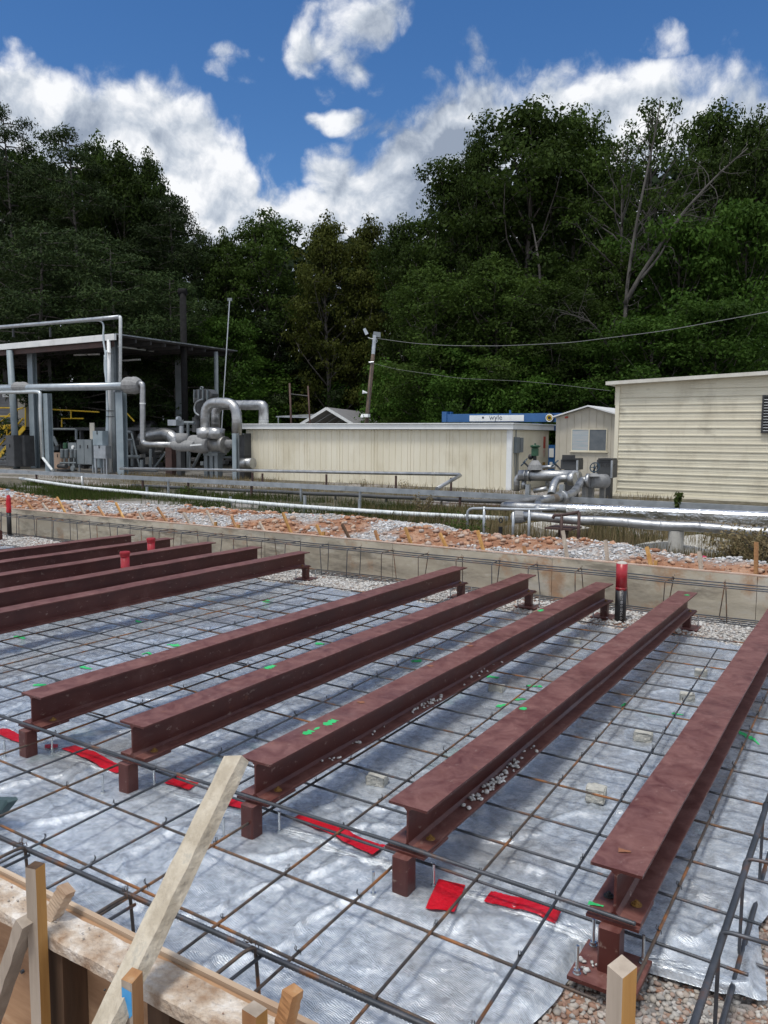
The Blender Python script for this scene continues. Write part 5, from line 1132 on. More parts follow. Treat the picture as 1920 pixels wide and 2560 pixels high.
rr = rpx(58, g0); mb = MB(); mb.tube([(g0[0], 24, g0[2]), (g0[0], 24, g0[2]-.05), (g0[0], 24, g1[2]+.04), (g0[0], 24, g1[2])], [rr*.75, rr*.95, rr, rr*.55], 18); mb.tube([(g0[0], 24, g0[2]), (g0[0], 24, g0[2]+.06)], .03, 8); mb.tube([(g0[0], 24, g1[2]+.09), (g0[0], 24, g1[2]+.06)], rr*1.12, 18); mb.build('actuator', M['green_valve'], tg)
MB().tube([(g0[0], 24, g1[2]), (g0[0], 24, g2[2])], .12, 10).build('yoke', M['green_valve'], tg); MB().tube([(g0[0], 24, g2[2]), (g0[0], 24, g3[2])], .06, 8).build('stem', M['black'], tg)
mb = MB(); c = S(575, 400, 24); mb.tube([g3, c, S(575, 460, 24)], [.10, .20, .24], 12); mb.build('body', M['cloth'], tg); MB().sphere(S(520, 305, 24), .09, 8, 6).build('positioner', M['black'], tg)
for (a, b, c, d, y, lab, txt) in [(888, 318, 1102, 462, 26.5, 'grey vent hood standing behind the middle of the valve cluster', ''), (1328, 320, 1520, 560, 26.5, 'dark vent hood with white HI-FLOW lettering beside the siding building', 'HI-FLOW')]:
    p, q = S(a, b, y), S(c, d, y); t = thing('vent_hood', ((p[0]+q[0])/2, y, GZ), lab, 'vent hood')
    MB().box((p[0], y, q[2]), (q[0], y+.5, p[2]-.05)).build('housing', M['dark_grey'], t); MB().box((p[0]+.06, y-.06, p[2]-.05), (q[0]-.03, y+.56, p[2])).build('lid', M['dark_steel'], t)
    mb = MB(); mb.box((p[0]+.05, y-.012, q[2]+.5), (q[0]-.12, y-.001, p[2]-.12)); mb.build('mesh_panel', M['dark_steel'], t); MB().box((q[0]-.06, y-.06, q[2]), (q[0], y-.002, p[2]-.06)).build('post', M['galv'], t)
    MB().box((p[0]+.1, y+.1, -.1), (q[0]-.1, y+.4, q[2])).build('stand', M['dark_steel'], t)
    if txt: text('lettering', txt, .17, ((p[0]+q[0])/2, y-.02, S(1420, 408, y)[2]), (1, 0, 0), (0, 0, 1), mat('worn_print', (.03,.03,.03), rough=.6), t)
# handrails in front of the valves (px in zoom 3)
def rail(name, pts, posts, y, r, m, lab, low_=GZ):
    t = thing(name, (A(*Q3(*pts[0]), y)[0], y, GZ), lab, 'handrail')
    MB().tube(elbowed([A(*Q3(*p), y) for p in pts], .12, 4), r, 8).build('rail', m, t, smooth=True)
    for a, b, c in posts: p = A(*Q3(a, b), y); q = A(*Q3(a, c), y); MB().tube([p, (p[0], y, min(q[2], .1))], r, 8).build('post', m, t, smooth=True)
rail('handrail', [(60,965),(60,832),(150,832),(390,838),(530,835)], [(150,822,960),(305,850,990),(390,838,1000)], 13.4, .026, M['galv'], 'galvanised pipe handrail left of the valve cluster')
rail('handrail', [(515,885),(522,868),(565,868),(655,850)], [(563,868,960),(655,850,1000)], 13.0, .028, M['brown_steel'], 'short rusty handrail before the silver pipes')
t = thing('bollard', (A(*Q3(238, 900), 13.4)[0], 13.4, GZ), 'dark drain cock on a short post left of the concrete plinth', 'post'); p = A(*Q3(238, 895), 13.4); q = A(*Q3(238, 970), 13.4)
MB().tube([(p[0], 13.4, .2), (p[0], 13.4, p[2]-.12)], .04, 8).build('post', M['black'], t); mb = MB(); mb.tube([(p[0]+.03*math.cos(a), 13.4, p[2]+.045*math.sin(a)) for a in np.linspace(0, 6.2, 10)], .012, 5, closed=True); mb.build('ring', M['black'], t)
for (a, b, c, d, y, dep, lab) in [(235, 905, 520, 950, 15.4, 1.2, 'low pale concrete plinth under the end of the silver pipes'), (955, 1000, 1370, 1075, 14.6, 1.6, 'broken concrete pad sunk in dry grass below the front silver pipe')]:
    p, q = A(*Q3(a, b), y), A(*Q3(c, d), y); mb = MB(); nseg = 10; mb.prism([(p[0], y, .0), (q[0], y-.05, .0), (q[0]+.1, y-.06, p[2]-.12), (q[0]-.4, y, p[2]-.05), (p[0]+.5, y+.02, p[2]), (p[0]-.05, y, p[2]-.10)], (0.3, dep, 0)); mb.build('concrete_pad', M['concrete'], label=lab, cat='concrete pad')
p, q = A(*Q3(1172, 950), YW+.05), A(*Q3(1172, 1012), YW+.05); t = MB().tube([(p[0], YW+.05, 0), (p[0], YW+.05, p[2])], .21*.62, 20).build('pipe_pier', M['concrete'], label='round concrete pier carrying the front silver pipe', cat='pier')
t = thing('pipe_saddle', (A(*Q3(560, 930), 14.7)[0], 14.7, GZ), 'rusty steel saddle under the front silver pipe', 'support'); p = A(*Q3(500, 925), 14.6); q = A(*Q3(640, 940), 14.6)
MB().box((p[0], 14.3, p[2]-.03), (q[0], 14.9, p[2])).build('plate', M['brown_steel'], t); MB().box((p[0]+.2, 14.5, -.05), (p[0]+.32, 14.7, p[2]-.032)).build('leg', M['brown_steel'], t); MB().box((q[0]-.3, 14.5, -.05), (q[0]-.18, 14.7, p[2]-.032)).build('leg', M['brown_steel'], t)

# ================================================================== OPEN CANOPY AND PLANT ON THE LEFT   (Z: px=a/2.592, py=760+b/2.592)
def Zp(a, b, y): return A(a/2.592, 760+b/2.592, y)
YF = 28.5
tc_ = thing('canopy', (-40, 31, GZ), 'open sided plant canopy with a sloping dark roof and white gutter', 'canopy')
fr_, fl = Zp(745, 195, YF), Zp(-400, 262, YF); xe = fr_[0]; br = atx(586, 877, xe); bk = br[1]
zfr = fr_[2]; zbk = br[2]; xfl = -62.0
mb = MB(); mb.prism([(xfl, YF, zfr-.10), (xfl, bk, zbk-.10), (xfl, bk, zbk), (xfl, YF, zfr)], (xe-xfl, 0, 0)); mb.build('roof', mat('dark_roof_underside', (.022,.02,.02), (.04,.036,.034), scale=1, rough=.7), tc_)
mb = MB()
for k in range(9):
    yy = YF+.4+(bk-YF-.8)*k/8; zz = zfr+(zbk-zfr)*(yy-YF)/(bk-YF)-.11; mb.box((xfl, yy-.04, zz-.2), (xe-.05, yy+.04, zz))
mb.build('purlins', M['dark_steel'], tc_)
mb = MB(); mb.prism([(xfl, YF-.16, zfr-.32), (xfl, YF-.02, zfr-.32), (xfl, YF-.02, zfr), (xfl, YF-.18, zfr), (xfl, YF-.18, zfr-.06)], (xe-xfl+.12, 0, 0)); mb.build('gutter', M['blue_grey'] if False else M['white_paint'], tc_)
MB().box((xfl, YF+.05, zfr-.62), (xe-.3, YF+.2, zfr-.34)).build('eave_beam', M['brown_steel'], tc_)
mb = MB(); mb.prism([(xe+.01, YF, zfr-.02), (xe+.01, bk+.2, zbk-.02), (xe+.01, bk+.2, zbk+.04), (xe+.01, YF, zfr+.04)], (.06, 0, 0)); mb.build('edge_trim', M['galv'], tc_)
def column(a0, a1, y, zt, m, name='column', par=tc_, yd=.3):
    x0, x1 = Zp(a0, 500, y)[0], Zp(a1, 500, y)[0]; w = x1-x0; f = .02
    mb = MB(); mb.box((x0, y, -.1), (x0+w, y+f, zt)); mb.box((x0, y+yd-f, -.1), (x0+w, y+yd, zt)); mb.box((x0+w/2-.01, y+f, -.1), (x0+w/2+.01, y+yd-f, zt)); return mb.build(name, m, par)
def rzt(y): return zfr+(zbk-zfr)*(y-YF)/(bk-YF)-.3
column(716, 738, YF+.3, rzt(YF+.3), M['grey_paint']); column(180, 212, YF+.8, rzt(YF+1), M['blue_grey']); column(1135, 1178, 36, rzt(36), M['grey_paint']); column(800, 825, 36.5, rzt(36.5), M['grey_paint']); column(312, 336, 33, rzt(33), M['dark_grey']); column(20, 45, 36, rzt(36), M['dark_grey']); column(560, 580, 37, rzt(37), M['dark_grey'])
p = Zp(88, 500, YF-.1); MB().tube([(p[0], YF-.1, -.1), (p[0]-.25, YF-.1, zfr-.4)], .19, 14).build('round_column', M['blue_grey'], tc_, smooth=True)
p = atx(573, 1000, xe); MB().tube([(xe-.1, p[1]-1.0, -.1), (xe-.1, p[1]-1.0, rzt(p[1]-1.0)+.1)], .13, 12).build('round_column', M['grey_paint'], tc_, smooth=True)
# lamp tubes under the roof
mb = MB(); 
for a, b, c, d, y in [(485,332,640,326,31),(790,368,905,360,33)]: mb.beamb(Zp(a, b, y), Zp(c, d, y), .18, .08)
mb.build('strip_lights', M['white_pipe'], tc_)
mb = MB(); p, q = Zp(740, 272, 29.5), Zp(1090, 316, 36); mb.tube([p, q], .05, 8); mb.build('roof_pipe', M['white_pipe'], tc_)
# conduits up the corner
t = thing('conduit_riser', (Zp(710,1000,YF-.2)[0], YF-.2, GZ), 'bundle of white and pale blue conduits climbing the canopy corner', 'conduits')
MB().tube([Zp(705, 232, YF-.1), Zp(706, 520, YF-.1), Zp(716, 1095, YF-.1)], .10, 12).build('conduit', M['white_paint'], t, smooth=True)
for pts, r in [([(330,130),(660,104),(680,125),(668,180),(665,230),(682,300),(690,380),(688,520)], .045), ([(680,330),(678,420),(692,520),(694,700),(690,840),(672,915)], .05), ([(690,300),(686,480),(688,520),(700,700),(697,860),(676,918)], .045)]:
    MB().tube(smooth_path([Zp(*p, YF-.22) for p in pts], 40), r, 8).build('flex_conduit', mat('pale_blue_conduit', (.42,.50,.55), (.5,.57,.61), scale=3), t, smooth=True)
mb = MB()
for b in (315, 690, 728): mb.box(tuple(Zp(688, b, YF-.3)), tuple(Zp(742, b+5, YF+.1)))
mb.build('clamps', M['black'], t)
rod('roof_line_pipe', [Zp(-300, 178, YF-.3), Zp(0, 150, YF-.3), Zp(330, 123, YF-.3), Zp(640, 96, YF-.3), Zp(776, 84, YF-.3)], .105, M['galv'], 'galvanised pipe carried above the canopy gutter', rings=3.5)
t = rod('down_pipe', elbowed([Zp(770, 84, YF-.3), Zp(780, 86, YF-.3), Zp(781, 100, YF-.3), Zp(779, 560, YF-.3)], .1, 4), .085, M['white_pipe'], 'white upright pipe dropping from the roof line pipe at the canopy corner')
mb = MB()
for a in (85, 325): mb.box(tuple(Zp(a-4, 150, YF-.25)), tuple(Zp(a+5, 215, YF-.15)))
mb.build('pipe_bracket', M['dark_grey'], label='pair of short uprights carrying the pipe above the gutter', cat='bracket')
rod('roof_line_pipe', [Zp(-300, 188, YF-.2), Zp(0, 158, YF-.2), Zp(330, 130, YF-.2), Zp(660, 104, YF-.2)], .04, M['cream'], 'thin tan pipe just under the galvanised roof line pipe')
# big horizontal pipe with blankets, drop and elbow
yq = 27.6
t = rod('rack_pipe', [Zp(-300, 549, yq), Zp(100, 544, yq), Zp(810, 532, yq)], .20, M['blue_grey'] if False else mat('blue_grey_clad', (.33,.38,.42), (.45,.5,.54), scale=2, rough=.35, metal=.6), 'thick blue grey pipe crossing the front of the canopy at mid height')
mb = MB(); 
for a0, a1, b, R in [(88, 185, 540, .31), (808, 905, 528, .44)]:
    P3 = [Zp(a0+(a1-a0)*k/6, b, yq) for k in range(7)]; mb.tube(P3, [R*.6, R*.95, R*1.0, R*.92, R*1.02, R*.9, R*.6], 14)
mb.build('blanket', M['cloth'], t)
t = thing('drop_pipe', (Zp(925,700,yq)[0], yq, GZ), 'silver pipe dropping beside the canopy corner and turning right', 'pipe')
def zr(r, p): return r/2.592*fdist(p)/FPX
r_ = zr(18, Zp(925, 700, yq)); o = duct([Zp(885, 525, yq), Zp(925, 515, yq), Zp(925, 560, yq), Zp(925, 900, yq), Zp(960, 910, yq), Zp(1120, 912, yq)], r_, M['alu'], el=.55, parent=t, bands=1.6)
mb = MB(); mb.tube([Zp(925, 640, yq), Zp(925, 648, yq)], r_*1.08, 16); mb.build('band', M['white_paint'], o)
t = thing('pipe_rack', (Zp(280,1000,27.4)[0], 27.4, GZ), 'pale pipe frame with a round post before the canopy on the left', 'pipe rack')
duct([Zp(-200, 578, 27.4), Zp(240, 568, 27.4), Zp(262, 575, 27.4), Zp(262, 700, 27.4), Zp(276, 1000, 27.4)], .10, mat('pale_clad', (.5,.55,.58), (.62,.66,.68), scale=3, rough=.35, metal=.5), el=.15, parent=t, bands=0)
MB().tube([Zp(276, 995, 27.4), Zp(340, 1078, 27.0)], .07, 10).build('brace', M['white_pipe'], t)
column(274, 302, 27.5, Zp(280, 580, 27.5)[2], M['blue_grey'], par=t); 
t = thing('rack_post', (Zp(765,1000,27.7)[0], 27.7, GZ), 'broad grey steel post under the blanket joint of the thick pipe', 'steel post')
column(744, 788, 27.7, Zp(760, 572, 27.7)[2], M['blue_grey'], par=t); MB().box(tuple(Zp(735, 560, 27.6)), tuple(Zp(795, 570, 28.1))).build('cap_plate', M['galv'], t)
# ---- silver ducts: U bends
yd = 28.2
td = thing('silver_ducts', (Zp(1430,900,yd)[0], yd, GZ), 'large silver U shaped ducts with crinkled elbows', 'ductwork'); R = zr(32, Zp(1330, 700, yd))
duct([Zp(1330, 830, yd), Zp(1330, 640, yd), Zp(1535, 640, yd), Zp(1535, 850, yd)], R, M['alu'], el=1.15, parent=td, bands=.9)
duct([Zp(1397, 800, yd+1.5), Zp(1397, 655, yd+1.5), Zp(1690, 655, yd+1.5), Zp(1708, 660, yd+1.5), Zp(1708, 800, yd+1.5)], R*.98, M['alu'], el=1.0, parent=td, bands=.9)
for a in (1330, 1400): MB().tube([Zp(a-(6 if a < 1350 else -6), 805, yd-.1), Zp(a, 872, yd-.1)], zr(52, Zp(a, 830, yd)), 22).build('collar', M['alu'], td, smooth=True)
# ---- valve manifold wrapped in grey blankets
tm = thing('wrapped_manifold', (Zp(1250,900,27.8)[0], 27.8, GZ), 'grey blanket wrapped manifold below the silver U ducts', 'pipework')
def lump(pts, y, rs, m=M['cloth'], nm='blanket', par=tm, seg=16): return MB().tube([Zp(*p, y) for p in pts], [zr(r, Zp(*pts[0], y)) for r in rs], seg).build(nm, m, par, smooth=True)
lump([(1112,912),(1130,915),(1170,918),(1230,920),(1262,918)], 27.6, [18, 30, 38, 34, 26]); lump([(1222,905),(1250,905),(1320,910),(1352,912)], 28.0, [44, 56, 58, 40]); lump([(1178,838),(1178,880),(1185,905)], 27.6, [38, 40, 34])
lump([(1350,915),(1440,915),(1448,912)], 28.2, [42, 40, 40], M['alu_dull'], 'pipe'); lump([(1440,912),(1464,912)], 28.2, [54, 54], M['alu_dull'], 'flange'); lump([(1464,905),(1500,900),(1500,880)], 28.4, [42, 42, 40], M['cloth'])
MB().beamb(Zp(1234, 916, 27.2), Zp(1306, 910, 27.2), .06, .07).build('lever', M['white_paint'], tm)
mb = MB(); mb.box(tuple(Zp(1086, 750, 27.9)), tuple(Zp(1190, 788, 28.4))); mb.tube([Zp(1176, 790, 28.1), Zp(1176, 838, 28.1)], .12, 8); mb.tube([Zp(1150, 745, 28.1), Zp(1165, 742, 28.1)], .12, 8); mb.build('actuator', M['galv'], tm)
for (a0, a1, b0, b1, m_) in [(1316,1412,962,1120,M['grey_paint']),(1070,1114,930,1110,M['brown_steel']),(1142,1172,930,1065,M['dark_grey'])]:
    p, q = Zp(a0, b0, 28.2), Zp(a1, b1, 28.2); mb = MB(); w = q[0]-p[0]
    if a1-a0 > 60:
        mb.box((p[0], 28.2, p[2]-.15), (q[0], 28.7, p[2])); 
        for k in (0, .38, .72): mb.box((p[0]+w*k, 28.25, -.1), (p[0]+w*k+w*.22, 28.6, p[2]-.152))
    else: mb.box((p[0], 28.2, -.1), (q[0], 28.5, p[2]))
    mb.build('stand', m_, tm)
# tall grey posts left of the cream shed
t = thing('grey_post', (Zp(1515,1000,27.6)[0], 27.6, GZ), 'pair of flat pale grey posts left of the cream shed', 'steel post')
p, q = Zp(1503, 838, 27.6), Zp(1530, 1130, 27.6); MB().box((p[0], 27.6, -.1), (q[0], 27.65, p[2])).build('post', M['blue_grey'], t); p, q = Zp(1530, 838, 27.75), Zp(1548, 1130, 27.75); MB().box((p[0], 27.75, -.1), (q[0], 27.8, p[2])).build('post', M['grey_paint'], t)
t = thing('pump_casing', (Zp(1570,900,28.6)[0], 28.6, GZ), 'grey casing and silver drum half hidden by the cream shed', 'machine casing')
p, q = Zp(1545, 838, 28.6), Zp(1620, 980, 29.0); MB().box((p[0], 28.6, q[2]), (q[0], 30, p[2])).build('casing', M['dark_grey'], t); MB().box((p[0], 28.5, p[2]-.06), (q[0], 28.6, p[2])).build('lid', M['grey_paint'], t); MB().tube([Zp(1548, 1032, 28.5), Zp(1640, 1032, 28.5)], zr(34, Zp(1560, 1032, 28.5)), 20).build('drum', M['alu'], t, smooth=True); MB().box((p[0], 28.6, -.1), (q[0], 29.2, q[2])).build('stand', M['dark_steel'], t)
# valve head behind the ducts
yh = 31.0; t = thing('actuator_head', (Zp(1305,700,yh)[0], yh, GZ), 'tall grey hexagonal actuator with a lifting eye behind the ducts', 'actuator')
pts = [Zp(a, b, yh) for a, b in [(1250,590),(1262,556),(1300,548),(1345,552),(1372,580),(1372,595),(1350,618),(1262,618)]]; MB().prism(pts, (0, .5, 0)).build('head', M['dark_grey'], t)
mb = MB(); 
for a in (1262, 1290, 1318, 1346): mb.prism([Zp(a, 556, yh-.03), Zp(a+5, 556, yh-.03), Zp(a+5, 640, yh-.03), Zp(a, 640, yh-.03)], (0, -.1, 0))
mb.build('fins', M['grey_paint'], t); mb = MB(); mb.tube([Zp(1307+9*math.cos(a), 545+8*math.sin(a), yh) for a in np.linspace(0, 6.28, 12, endpoint=False)], .035, 6, closed=True); mb.build('lifting_eye', M['grey_paint'], t)
mb = MB(); mb.tube([Zp(1300, 618, yh), Zp(1290, 720, yh), Zp(1275, 740, yh)], [.35, .2, .15], 12); mb.tube([Zp(1270, 735, yh), Zp(1270, 830, yh)], .2, 12); mb.build('neck', M['dark_grey'], t)
mb = MB(); mb.tube(smooth_path([Zp(1310, 618, yh-.3), Zp(1270, 635, yh-.3), Zp(1258, 670, yh-.3), Zp(1262, 705, yh-.3), Zp(1290, 722, yh-.3)], 20), .05, 8); mb.build('hose', M['galv'], t)
# tanks
def tank(a0, a1, b, R, y, m, lab, name='horizontal_tank', ends=.35, feet=True):
    c0, c1 = Zp(a0, b, y), Zp(a1, b, y); r = zr(R, c0); c1 = np.array([c1[0], c0[1], c0[2]]); t = thing(name, ((c0[0]+c1[0])/2, y, GZ), lab, 'tank'); e_ = np.array([1, 0, 0])
    MB().tube([c0-e_*ends*r*.9, c0-e_*ends*r*.5, c0, c1, c1+e_*ends*r*.6, c1+e_*ends*r], [r*.3, r*.8, r, r, r*.78, r*.3], 26).build('shell', m, t, smooth=True)
    if feet:
        for k in (.2, .8): q = c0+(c1-c0)*k; MB().box((q[0]-.12, y-r*.6, -.1), (q[0]+.12, y+r*.6, c0[2]-r*.7)).build('saddle', M['dark_grey'], t)
    return t, c0, c1, r
tank(820, 1010, 900, 78, 33, M['alu_dull'], 'dark horizontal silver tank under the canopy behind the drop pipe'); t, c0, c1, r = tank(600, 990, 800, 42, 36, mat('dark_tank', (.05,.05,.055), (.09,.09,.095), scale=3, rough=.35, metal=.5), 'long dark tank lying higher at the back of the canopy', feet=False)
for k in (.15, .85): q = c0+(c1-c0)*k; MB().box((q[0]-.15, 35.6, -.1), (q[0]+.15, 36.4, c0[2]-r*.7)).build('leg', M['dark_grey'], t)
t = thing('curved_duct', (Zp(1050,900,31)[0], 31, GZ), 'segmented silver duct bending down behind the manifold', 'ductwork'); duct([Zp(920, 870, 31), Zp(1000, 850, 31), Zp(1080, 840, 31), Zp(1130, 870, 31), Zp(1140, 960, 31)], zr(38, Zp(1000, 860, 31)), M['alu'], el=.9, parent=t, bands=.35)
# cabinets and small equipment
def cabinet(name, a0, b0, a1, b1, y, dep, m, lab, cat, doors=1, legs=False, extra=None, lo_=None):
    p, q = Zp(a0, b0, y), Zp(a1, b1, y); zb_ = q[2] if legs else max(-.1, q[2]-.02); t = thing(name, ((p[0]+q[0])/2, y, GZ), lab, cat)
    MB().box((p[0], y, zb_), (q[0], y+dep, p[2])).build('housing', m, t); w = (q[0]-p[0])/doors
    for k in range(doors):
        d = MB().box((p[0]+w*k+.025, y-.025, zb_+.03), (p[0]+w*(k+1)-.025, y-.001, p[2]-.03)).build('door', m, t); MB().box((p[0]+w*(k+.5)-.02, y-.06, (p[2]+zb_)/2+.2), (p[0]+w*(k+.5)+.02, y-.026, (p[2]+zb_)/2+.38)).build('handle', M['black'], d)
    if legs:
        for x in (p[0]+.06, q[0]-.06): MB().box((x-.04, y+.05, -.1), (x+.04, y+.13, zb_)).build('leg', M['galv'], t)
    return t
cabinet('control_cabinet', 497, 878, 600, 1042, 27.9, .5, M['grey_paint'], 'two door grey control cabinet on legs left of the conduits', 'cabinet', 2, True)
cabinet('junction_box', 600, 822, 668, 918, 27.7, .35, M['blue_grey'], 'pale blue junction box above a galvanised box', 'electrical box', 1, True)
cabinet('junction_box', 606, 918, 688, 1003, 27.5, .35, M['galv'], 'galvanised box with a mottled zinc front beside the conduits', 'electrical box', 1, True)
cabinet('junction_box', 607, 1003, 655, 1062, 27.8, .3, M['blue_grey'], 'plain pale panel low under the galvanised box', 'electrical box', 1, True)
cabinet('switch_cabinet', 36, 850, 98, 1052, 27.8, .6, M['dark_grey'], 'left tall dark grey switch cabinet by the yellow stair', 'cabinet', 1)
cabinet('switch_cabinet', 100, 852, 168, 1050, 28.3, .6, M['dark_grey'], 'right tall dark grey switch cabinet behind the round column', 'cabinet', 1)
cabinet('tan_cabinet', 349, 962, 405, 1068, 28.6, .5, M['tan'], 'tan floor cabinet left of the filter bowls', 'cabinet', 1)
t = thing('hanging_plate', (Zp(596,830,28.3)[0], 28.3, GZ), 'pale brown upright plate behind the pale blue junction box', 'plate'); MB().box(tuple(Zp(580, 770, 28.3)), tuple(Zp(616, 875, 28.35))).build('plate', M['tan'] if False else M['beige'], t); p = Zp(598, 870, 28.4); MB().box((p[0]-.05, 28.36, -.1), (p[0]+.05, 28.44, p[2]+.5)).build('post', M['galv'], t)
tf = thing('filter_skid', (Zp(440,1000,28)[0], 28, GZ), 'grey filter skid with a row of cylindrical bowls, gauge and pump', 'filter skid')
for k, a in enumerate((404, 432, 466, 492)):
    c = Zp(a, 968, 28); r_ = zr(14, c); o = MB().tube([Zp(a, 940, 28), Zp(a, 945, 28), Zp(a, 990, 28), Zp(a, 1000, 28)], [r_*1.08, r_, r_, r_*.8], 14).build('filter_bowl', M['grey_paint'], tf, smooth=True)
p, q = Zp(440, 898, 28.1), Zp(495, 940, 28.1); bd = MB().box((p[0], 28.1, q[2]), (q[0], 28.5, p[2])).build('valve_block', M['grey_paint'], tf); c = Zp(466, 928, 28.0); g_ = MB().tube([(c[0], 28.09, c[2]), (c[0], 28.02, c[2])], .10, 16).build('gauge', M['white_paint'], bd)
mb = MB(); mb.tube([Zp(380, 1050, 27.8), Zp(430, 1050, 27.8)], zr(14, Zp(400, 1050, 27.8)), 12); mb.build('motor', M['dark_grey'], tf, smooth=True); mb = MB(); mb.tube([Zp(467, 1065, 27.6)+np.array([0,.1,0]), Zp(467, 1065, 27.6)], zr(18, Zp(467, 1065, 27.6)), 16); mb.build('pump', M['grey_paint'], tf)
mb = MB(); mb.box(tuple(Zp(370, 1072, 27.9)), tuple(Zp(500, 1082, 28.6))); mb.build('base_frame', M['dark_grey'], tf); mb = MB()
for a in (418, 448, 480): mb.tube([Zp(a, 1000, 28), Zp(a, 1050, 28)], .05, 8)
mb.tube([Zp(390, 1030, 28), Zp(495, 1030, 28)], .05, 8); mb.build('piping', M['grey_paint'], tf)
c = Zp(425, 915, 28.3); MB().tube([Zp(425, 900, 28.3), Zp(425, 935, 28.3)], zr(16, c), 12).build('green_cap', M['green_valve'], tf)
# mezzanine, stairs, back structures
t = thing('mezzanine', (Zp(300,800,31)[0], 31, GZ), 'raised steel platform with yellow guard rails at the back of the canopy', 'platform')
p, q = Zp(120, 800, 31), Zp(1010, 820, 31); MB().box((p[0], 31, q[2]), (q[0], 34, p[2])).build('deck', M['dark_grey'], t)
for a in (330, 520, 700, 860, 980): x = Zp(a, 900, 31.1)[0]; MB().box((x-.08, 31.1, -.1), (x+.08, 31.3, q[2])).build('leg', M['dark_grey'], t)
mb = MB(); 
for pts in ([(150,798),(150,672),(40,735)], [(200,676),(460,690),(640,700)], [(460,740),(460,690)], [(400,798),(400,742),(540,742)], [(815,760),(815,700),(870,760)]): mb.tube([Zp(*p, 30.95) for p in pts], .045, 6)
mb.build('guard_rail', M['yellow'], t)
t = thing('stair', (Zp(60,900,29.6)[0], 29.6, GZ), 'yellow steel stair with handrails at the left edge', 'stair')
def strip(p, q, w, h, m, nm): MB().beamb(Zp(*p, 29.6), Zp(*q, 29.6), w, h).build(nm, m, t)
strip((-60, 1050), (158, 800), .06, .30, M['yellow'], 'stringer'); strip((-100, 795), (85, 797), .06, .30, M['yellow'], 'landing_beam'); 
mb = MB()
for pts in ([(-80,672),(82,674)], [(-80,728),(82,728)], [(0,770),(90,690),(150,672)], [(-20,880),(85,770)], [(-40,960),(150,740)], [(82,674),(82,800)], [(165,672),(165,800)], [(45,790),(45,860)]): mb.tube([Zp(*p, 29.5) for p in pts], .05, 6)
mb.build('handrail', M['yellow'], t); mb = MB()
for k in range(10): p = np.array([158-22*k, 806+25*k]); q = Zp(p[0], p[1], 29.65); mb.box((q[0]-.3, 29.64, q[2]-.03), (q[0]+.05, 30.5, q[2]))
mb.build('treads', M['dark_steel'], t)
t = thing('grey_annexe', (Zp(30,800,30.6)[0], 30.8, GZ), 'grey clapboard annexe with a white door frame at the left edge', 'building')
p, q = Zp(-200, 585, 30.8), Zp(108, 1000, 30.8); mb = MB(); mb.box((p[0], 30.8, -.1), (q[0], 34, p[2])); z = 0
while z < p[2]-.2: mb.prism([(p[0], 30.799, z), (p[0], 30.76, z), (p[0], 30.79, z+.21), (p[0], 30.799, z+.21)], (q[0]-p[0], 0, 0)); z += .22
mb.build('wall', M['grey_paint'] if False else mat('grey_clapboard', (.16,.165,.17), (.2,.2,.205), scale=2), t); p, q = Zp(112, 585, 30.7), Zp(168, 795, 30.7); MB().box((p[0], 30.7, q[2]), (q[0], 31, p[2])).build('door_frame', M['beige'], t); p, q = Zp(20, 585, 30.6), Zp(62, 602, 30.6); MB().box((p[0], 30.55, q[2]), (q[0], 30.75, p[2])).build('wall_lamp', M['white_paint'], t)
t = thing('white_tank_house', (Zp(400,640,40)[0], 40, GZ), 'small white boarded hut seen through the canopy', 'hut')
p, q = Zp(345, 625, 40), Zp(445, 695, 40); mb = MB(); mb.prism([(p[0], 40, q[2]), (q[0], 40, q[2]), (q[0], 40, p[2]), ((p[0]+q[0])/2-.5, 40, p[2]+.7), (p[0], 40, p[2]+.2)], (0, 2, 0)); mb.build('wall', M['beige'], t); MB().box((p[0]-.1, 39.8, p[2]-.02), (q[0]+.15, 42.1, p[2]+.12)).build('eave', M['white_pipe'], t)
for k in range(4): x = p[0]+.25+(q[0]-p[0]-.5)*k/3; MB().box((x-.1, 40.2, -.1), (x+.1, 40.4, q[2])).build('leg', M['white_pipe'], t)
mstk = mat('sooty_steel', (.012,.012,.013), (.02,.02,.021), rough=.9, spec=.1)
t = thing('exhaust_stack', (atd(456, 900, 46.5)[0], atd(456, 900, 46.5)[1], GZ), 'tall dark exhaust stack with an angled top above the canopy roof', 'exhaust stack')
p, q = atd(457, 730, 46.5), atd(454, 1000, 46.5); MB().tube([(p[0], p[1], -.1), p], .19, 14).build('stack', mstk, t, smooth=True); mb = MB(); mb.tube([p-RIGHT*.25+UP*.0, p+RIGHT*.22+UP*.0], .21, 14); mb.build('outlet', mstk, t, smooth=True)
t = thing('light_mast', (atd(570, 900, 47)[0], atd(570, 900, 47)[1], GZ), 'slender pale mast with a small lamp right of the canopy', 'lamp mast'); p, q = atd(574, 752, 47), atd(566, 880, 47); b3 = q+(q-p)/(p[2]-q[2])*(q[2]+.1)
MB().tube([b3, p], .035, 8).build('mast', M['galv'], t); MB().prism([p-RIGHT*.13, p+RIGHT*.13, p+RIGHT*.13+UP*.17, p-RIGHT*.13+UP*.17], FWD*.15).build('lamp', M['grey_paint'], t)
